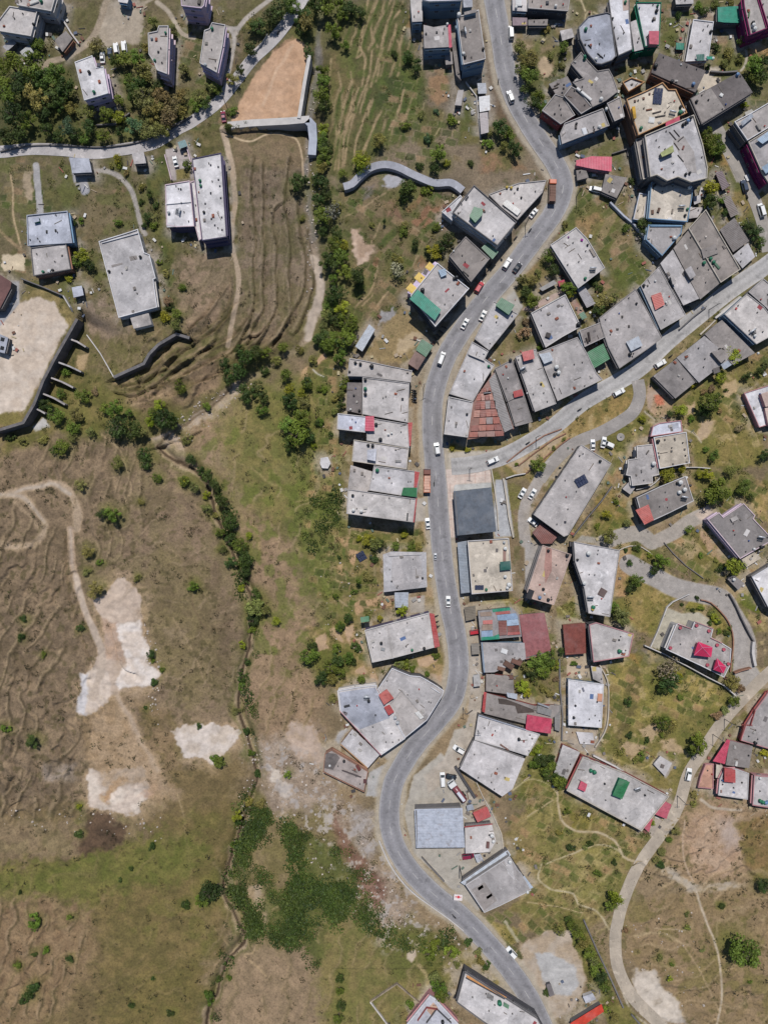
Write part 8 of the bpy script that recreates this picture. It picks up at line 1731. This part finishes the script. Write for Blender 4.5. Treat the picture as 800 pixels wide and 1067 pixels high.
V_('suv',532.8,992.5,-42,'w','white car driving down the lower end of the main road','car')
V_('suv',513,480,66,'w','white car parked above the stone forecourt','car')
V_('car',543.8,514,30,'w','first white car parked side by side in the parking lane','car')
V_('car',554.4,514.7,31,'w','second white car parked nearer the solar array house','car')
V_('car',555,544,-50,'w','white car parked beside the rust-red tin awning','car')
V_('suv',687.5,379,60,'w','white car parked by the dark grey house on the side street','car')
V_('suv',644.3,408.8,62,'w','white car on the side street at the grassy verge','car')
V_('suv',633.2,463,-66,'w','white car parked on the grass beside the round slab','car')
V_('car',617.2,463.6,0,'w','white car parked at the tip of the solar array house','car')
V_('car',628.5,461,12,'w','white car parked close to the grass above the solar array house','car')
V_('suv',775,194,-14,'db','dark blue-grey car on the back lane','car')
V_('van',792.5,219,-16,'w','white pickup van on the back lane','van')
V_('van',620,197.5,-76,'w','white van beside the small grey cube house','van',None,.9)
V_('car',107,60,-4,'w','white car parked closest to the white-roofed house','car')
V_('car',115,55.5,-8,'db','dark blue car parked between white cars on the dirt yard','car')
V_('suv',121.3,51,-10,'w','white car parked right of the dark blue car','car')
V_('suv',129.5,49,-8,'w','white car at the end of the row on the dirt yard','car')
V_('car',233,121.5,-8,'m','maroon car standing at the corner of the orange plot','car')
V_('car',183,168.5,-14,'w','white car parked in the walled court above the white block','car')
V_('suv',716.8,807,12,'w','white car on the country lane above the long grey hall','car')
V_('van',495,658.5,82,'r','red van parked in front of the patchwork workshop','van',None,.85)
V_('van',487.5,892,82,'m','maroon van parked below the pale shop','van',None,.9)
V_('car',453.5,580,0,'s','silver car parked on the verge beside the single-storey grey house','car',None,.6)
V_('bike',552,239.5,40,'k','motorcycle riding through the upper bend','motorcycle')
V_('bike',473,955.3,-45,'k','motorcycle riding down the lower road','motorcycle')
V_('bike',603.7,426.5,60,'k','motorcycle on the side street below the wide grey house','motorcycle')
V_('bike',549.8,461.3,60,'k','motorcycle on the side street below the narrow brown-grey house','motorcycle')
V_('bike',698.7,370.7,55,'k','motorcycle parked behind the white car on the side street','motorcycle')
V_('bike',778,204.5,-20,'k','motorcycle behind the dark blue-grey car on the back lane','motorcycle')
V_('bike',290,33.5,35,'k','motorcycle on the village lane above the orange plot','motorcycle')
V_('bike',452.2,503.5,0,'k','motorcycle beside the orange truck','motorcycle')
V_('bike',537,247.5,45,'k','motorcycle parked at the wall of the large grey house','motorcycle')
V_('bike',497,770,20,'k','motorcycle parked at the oil-stained long house','motorcycle')
V_('bike',519,84,10,'k','motorcycle on the edge line of the main road at the top','motorcycle')
for i in range(6): V_('bike',431.2+.5*(i%2),406.5+2.4*i,-80,'k','black motorcycle in the parked row beside the second terrace house','motorcycle','motorcycles parked in a row by the terrace')
for i,(x,y) in enumerate(((463,341),(459.5,345.5),(456.5,349.5),(453,352),(456,356.5),(449.5,358))): V_('bike',x,y,-60+8*i,'k','black motorcycle parked along the kerb below the teal awning house','motorcycle','motorcycles parked below the teal awning house')
for i,(x,y) in enumerate(((509,280),(505,286),(511.5,275.5))): V_('bike',x,y,35,'k','black motorcycle at the kerb of the brown-grey roadside house','motorcycle','motorcycles at the brown-grey roadside house')
for i,(x,y) in enumerate(((454,642),(454.5,648),(455.5,653))): V_('bike',x,y,70,'k','black motorcycle at the red end of the long house','motorcycle','motorcycles at the red end of the long house')
def big(kind, cab, cargo, top, px, py, ang, label, s=1.0):
    o = truck_proto(kind, cab, cargo, top); p = g(px, py, 1.5); p.z = gz(p.x, p.y) + .1; o.location = p; o.rotation_euler = (0, 0, R(-ang)); o.scale = (s, s, s); tag(o, label, 'truck')
big('cargo', (196,104,72), (96,72,62), (120,92,80), 574.8,199.5,2,'brown loaded truck with an orange cab in the upper bend',1.0)
big('cargo', (120,74,62), (206,120,84), (212,170,150), 444.6,501,0,'orange and white loaded truck parked beside the fifth terrace house',1.0)
big('tanker', (220,218,214), (130,72,76), (206,208,214), 476.5,824,-37,'maroon tanker truck with a white cab on the station yard',1.05)

W = wall_obj
W('retaining_wall','tall retaining wall dropping from the sand playground','H8',[(430,385),(300,615),(240,730),(190,860),(130,962),(0,1002),(-30,1008)],.9,1.0,'gy','wall',below=3,mat='stone',ztop=.7)
W('wall','dark wall above the sand playground','H8',[(118,160),(240,208),(352,256)],1.6,.35,'gy','wall')
W('wall','pale wall between the sand playground and the dry plateau','H8',[(352,256),(390,320),(430,385)],1.6,.4,'wh','wall')
_ob=[[(385,495),(430,512),(478,542)],[(327,627),(390,650),(452,680)],[(286,713),(345,735),(408,768)],[(240,801),(300,826),(362,862)],[(200,884),(225,896),(252,912)]]
for q,wd in zip(_ob,('first','second','third','fourth','lowest')): W('buttress',f'stone buttress under the playground retaining wall, {wd} from the top' if wd!='lowest' else 'short lowest stone buttress under the playground retaining wall','H8',q,.8,.55,'g2','buttress',below=2.5,mat='stone',ztop=-1.0,group='buttresses of the playground wall')
W('wall','thin pale wall along the dry plateau edge','G1',[(362,-5),(420,75),(475,172)],.7,.3,'wh','wall')
W('retaining_wall','zigzag retaining wall below the plateau','G1',[(475,172),(540,142),(600,115),(622,75),(660,36),(735,-8),(790,8)],.7,1.0,'gy','wall',below=2,mat='stone',ztop=.5)
W('retaining_wall','broad concrete wall along the foot of the orange plot','A2',[(150,522),(250,512),(400,504),(490,496)],.35,2.4,'wh','wall',below=2,ztop=.3)
W('retaining_wall','short broad concrete wall turning the plot corner','A2',[(482,500),(500,520),(505,580),(500,645)],.4,2.8,'bl','wall',below=2,ztop=.3)
W('retaining_wall','slim white wall along the stream side of the orange plot','A2',[(490,230),(470,340),(446,492)],1.0,1.2,'wh','wall',below=2,ztop=.7)
W('wall','blue-grey wall beside the vegetable garden','B4',[(142,122),(200,180),(240,212),(300,286),(360,350)],1.4,.6,'bl','wall')
W('wall','white-capped wall below the pavilion villa','I3',[(10,418),(140,475),(300,558),(450,640),(560,695),(640,765)],1.6,.35,'wh','wall')
W('wall','pale wall curving along the meadow','D3',[(20,192),(55,260),(62,340),(52,480),(0,572)],1.0,.35,'cr','wall',smooth=True)
W('wall','pale curving wall below the beige square house','I1',[(180,722),(300,690),(370,630),(430,558),(540,540),(680,535),(800,545)],1.1,.3,'wh','wall',smooth=True)
W('wall','dark curved wall along the curved lane','I3',[(600,60),(640,130),(690,240),(740,340),(770,390)],1.3,.4,'gy','wall',smooth=True)
W('wall','pale end of the curved lane wall','I3',[(768,392),(762,470),(780,560)],1.5,.9,'wh','wall',smooth=True)
W('gate_wall','brown gate wall across the curved lane','I3',[(635,610),(690,590),(750,575)],1.8,.4,'br','gate')
W('kerb_wall','scalloped garden wall of the pavilion villa','I3',[(400,100),(470,120),(540,185),(590,250),(620,330),(625,420),(612,520),(605,600)],.9,.35,'br','wall',smooth=True)
W('wall','house compound wall of the pavilion villa','I3',[(50,430),(100,320),(165,152),(205,115),(320,60)],1.0,.3,'wh','wall')
W('kerb_wall','low dark kerb on the near side of the plaza','C6',[(318,290),(360,340),(420,398),(500,456)],.5,.25,'gy','kerb')
W('kerb_wall','pale kerb along the plaza garden','C6',[(112,325),(160,306),(215,312),(262,345)],.5,.3,'cr','kerb',smooth=True)
W('wall','garden wall climbing beside the large solar house','C5',[(520,262),(590,170),(650,100),(700,30)],1.2,.3,'gy','wall')
W('wall','boundary wall of the forecourt ramp','J2',[(562,255),(585,400),(600,520),(632,667)],1.2,.6,'cr','wall')
W('wall','pale edge wall of the small lawn','J2',[(580,255),(640,235),(715,222)],1.0,.4,'wh','wall')
W('wall','inner ramp wall right of the slate-blue canopy','J2',[(478,190),(500,320),(520,480),(528,615)],.8,.35,'cr','wall')
for k,q in enumerate([[(345,585),(420,525),(520,460),(600,430)],[(400,600),(470,545),(560,480),(620,450)],[(430,640),(480,600),(560,530),(640,470)]]): W('terrace_wall',('upper','middle','lower')[k]+' stone edge of the stepped verge between two lanes','C2',q,.5,.35,'br','wall',mat='stone')
W('wall','rough wall beside the narrow footpath','D2',[(545,165),(548,300),(560,430),(556,540)],1.0,.5,'gy','wall')
W('wall','brick-topped wall above the long grey hall','D3',[(-10,610),(100,665),(200,735),(300,810)],1.4,.5,'wh','wall')
W('guard_rail','grey barrier beside the silver station','I6',[(103,552),(160,615),(228,688)],.8,.35,'gy','barrier')
W('parapet_wall','long white parapet along the outer curve of the lower road','E1',[(95,290),(130,370),(175,440),(230,498),(300,550),(370,600),(430,648)],.7,.35,'wh','wall',smooth=True,below=.6)
W('wall','brown lean wall strip beside the tanker truck','I6',[(290,48),(340,130),(400,222)],1.0,.9,'dk','wall')
W('wall','pale kerb of the station yard','I6',[(405,130),(440,210),(490,300),(545,420),(555,510)],.6,.3,'cr','wall')
W('retaining_wall','dark retaining wall beside the hedge','F2',[(186,125),(230,225),(275,320),(318,418)],.8,.5,'gy','wall',below=1.5)
W('wall','lower dark wall at the bottom edge','F2',[(345,440),(380,480),(400,510)],.7,.5,'gy','wall')
W('garden_wall','stone wall round the brown walled garden','F1',[(60,398),(165,326),(250,398),(300,440)],.9,.4,(150,136,118),'wall',mat='stone')
W('garden_wall','end wall of the brown walled garden','F1',[(60,398),(118,475),(150,520)],.9,.4,'wh','wall',mat='stone')
W('wall','thin wall between the garden plots at the top','A3',[(340,340),(385,400),(392,480),(402,575)],.8,.3,'wh','wall')
W('wall','white wall stepping down past the corner house','I8',[(410,120),(480,150),(540,250),(600,330)],1.0,.5,'wh','wall')
W('wall','pink wall of the court above the white block','J8',[(470,130),(500,240)],1.2,.3,'pp','wall')
W('wall','pink wall right of the court above the white block','J8',[(565,90),(595,200)],1.2,.3,'pp','wall')
W('wall','dark edge wall along the village lane','A1',[(0,630),(130,606),(290,606),(420,612),(560,595),(660,560),(740,520),(800,480)],.7,.35,'gy','wall',smooth=True)
W('wall','grey shop front wall of the side street row','H6',[(50,555),(150,465),(240,395)],1.0,.3,'gy','wall')
W('wall','pale kerb wall opposite the street row','H6',[(300,475),(380,415),(480,330)],.8,.7,'wh','wall')
W('wall','yellow-topped verge wall below the street row','H6',[(195,590),(260,530),(300,490)],.6,.5,'cr','wall')
W('wall','stone wall of the plots right of the long lodge','A1',[(400,520),(480,515),(540,470)],1.0,.4,'gy','wall',mat='stone')
H('house','dark grey house at the lane corner','on the lower side of the side street','C3',[(268,186),(375,105),(462,215),(370,290)],5.5,'g3','gy',None,[('t','k',275,195,.5)])
H('house','mottled flat house','next to the dark grey house at the lane corner','H6',[(30,752),(160,650),(222,600),(345,700),(385,770),(185,925)],5.5,'g2','gy',None,[('r',[(272,712),(345,690),(385,745),(340,790)],1.6,'g3','gy'),('t','k',330,692,.7),('c',[(280,828),(325,815),(335,850),(290,865)],.6,'dgrey'),('c',[(335,800),(385,772),(415,800),(360,835)],.5,'steel')])
H('house','wide dark roof beyond the mottled flat house','with a tree at its edge','H6',[(225,588),(300,520),(345,490),(575,720),(420,800),(380,760),(330,700)],5.5,'g3','gy',None,[('t','w',598,720,.7)])
H('house','tall pale block','casting a deep shadow on the wide dark roof','H6',[(362,448),(520,305),(640,400),(760,560),(585,658)],8.5,'g1','bl','g2',[('x',562,580,-35),('t','w',575,600,.9),('m',445,410,.6,.8,.3,30,(170,80,80))],.3,win_cap=6)
H('house','grey house beyond the tall pale block','at the right edge','H6',[(530,295),(632,200),(800,330),(800,560),(650,400)],7,'g2','gy','g2',[],.4,win_cap=4)
def pole(px, py, label, h=8.0, arms=1, lamp=False):
    p = g(px, py); root = empty('utility_pole', p, random.uniform(-.5, .5)); tag(root, label, 'pole')
    mb = MB(); mb.tube([(0, 0, -.4), (0, 0, h)], [.14, .09], 8); mb.build('shaft', MAT['metal'], root, P((120,118,116)), origin=(0, 0, 0))
    for k in range(arms):
        mb = MB(); mb.box((0, 0, h - .5 - .8 * k), (1.8, .1, .1)); o = mb.build('cross_arm', MAT['metal'], root, P((100,98,96)), origin=(0, 0, 0))
        for x in (-.8, 0, .8): m2 = MB(); m2.lathe([(0, 0), (.06, .0), (.08, .1), (.04, .2)], 6, (x, 0, h - .44 - .8 * k)); m2.build('insulator', MAT['plastic'], o, P((200,190,180)), origin=(0, 0, 0))
    return root
for a in ((237,113,'utility pole beside the maroon car at the orange plot'),(487,699,'utility pole by the main road at the fan-shaped house') if False else (496,757,'utility pole at the yard of the blank pale roof'),(489,489,'utility pole between forecourt and side street'),(742,765,'utility pole at the upper meadow edge of the country lane'),(754,749,'utility pole beside the country lane near the pavilion villa'),(705,829,'utility pole beside the country lane at the pink lean-to'),(558,456,'utility pole at the stepped verge'),(738,323,'utility pole beside the third house of the street row'),(482,737,'utility pole at the pointed corner of the fan-shaped house'),(441,404,'utility pole by the row of motorcycles'),(547,235,'utility pole at the large grey house on the bend'),(600,205,'utility pole on the outer side of the upper bend')):
    pole(a[0], a[1], a[2])
p = g(478.5, 902); root = empty('sign_board', p, R(8)); tag(root, 'tall red and white sign board on a dark post beside the lower road', 'sign')
mb = MB(); mb.tube([(0, 0, -.4), (0, 0, 8.2)], .16, 8); mb.build('post', MAT['metal'], root, P((70,72,76)), origin=(0, 0, 0))
q = at(476.2, 932.5, p.z + 7.5)
p2 = g(476.3, 931.5); root = empty('price_board', p2, R(-4)); tag(root, 'flat-topped white price board with a red emblem beside the lower road', 'sign')
mb = MB(); mb.box((0, 0, 2.2), (2.9, 2.0, .25)); mb.build('board', MAT['trim'], root, P((226,214,210)), origin=(0, 0, 0))
mb = MB(); mb.lathe([(0, 0), (.5, 0), (.5, .03), (0.01, .03)], 12, (.1, .2, 2.33)); mb.box((-.75, .2, 2.345), (.5, .35, .03)); mb.box((.85, .2, 2.345), (.4, .3, .03)); mb.build('emblem', MAT['trim'], root, P((204,70,80)), origin=(0, 0, 0))
mb = MB()
for x in (-1.1, 1.1): mb.tube([(x, -.6, -.2), (x, -.6, 2.1)], .09, 6)
mb.build('legs', MAT['metal'], root, P((90,90,92)), origin=(0, 0, 0)).name = 'leg_frame'
W('wall','long grey wall below the gardens at the top right','H3',[(320,592),(430,600),(545,592)],1.2,.5,'gy','wall')
W('wall','yard wall below the pink tin shed','A4',[(150,640),(212,620),(216,650)],1.0,.3,'gy','wall')
W('railing','white railing beside the lane above the orange plot','A2',[(255,225),(290,180),(315,140)],.9,.12,'wh','railing')
p = g(645.8, 455.5); root = empty('well_cover', p); tag(root, 'round concrete well cover on the grass beside the white car', 'well')
mb = MB(); mb.lathe([(1.35, -.4), (1.35, .5), (1.2, .55), (0.02, .62)], 20); mb.build('cover', MAT['roof'], root, P((170,164,156)), origin=(0, 0, 0))
mb = MB(); mb.lathe([(.3, .6), (.3, .75), (.02, .78)], 10); mb.build('hatch', MAT['metal'], root, P((110,110,110)), origin=(0, 0, 0))
p = g(376.5, 579.5); o = solar(p, R(30), 3, 2, .3); tag(o, 'blue solar panels on a ground frame in the allotment', 'solar panel')
SUN_EL, SUN_AZ = 62.0, 0.0     # the sun stands beyond the top of the picture: shadows fall straight down the page
w = bpy.data.worlds.new('World'); SC.world = w; w.use_nodes = True
nt = w.node_tree; bg = nt.nodes['Background']
sky = nt.nodes.new('ShaderNodeTexSky'); sky.sky_type = 'NISHITA'; sky.sun_disc = False
sky.sun_elevation = R(SUN_EL); sky.sun_rotation = R(SUN_AZ); sky.altitude = 1800
nt.links.new(sky.outputs[0], bg.inputs['Color']); bg.inputs['Strength'].default_value = 0.095
sl = bpy.data.lights.new('sun', 'SUN'); sl.energy = 4.0; sl.angle = R(0.5); sl.color = (1.0, 0.975, 0.94)
so = bpy.data.objects.new('sun', sl); COL.objects.link(so)
d = Vector((0, math.cos(R(SUN_EL)), math.sin(R(SUN_EL))))
so.rotation_euler = d.to_track_quat('Z', 'Y').to_euler(); so.location = (0, 60, 120)
cam = bpy.data.cameras.new('camera'); co = bpy.data.objects.new('camera', cam); COL.objects.link(co)
co.location = (0, 0, CAM_H); co.rotation_euler = (0, 0, 0)
cam.sensor_fit = 'VERTICAL'; cam.angle = 2 * math.atan(533.5 * M / CAM_H); cam.clip_end = 5000; cam.clip_start = 1
SC.camera = co
vs = SC.view_settings; vs.view_transform = 'Standard'; vs.look = 'None'; vs.exposure = 0.57; vs.gamma = 1.0; vs.use_curve_mapping = False
SC.cycles.use_denoising = True
SC.cycles.max_bounces = 5; SC.cycles.diffuse_bounces = 3
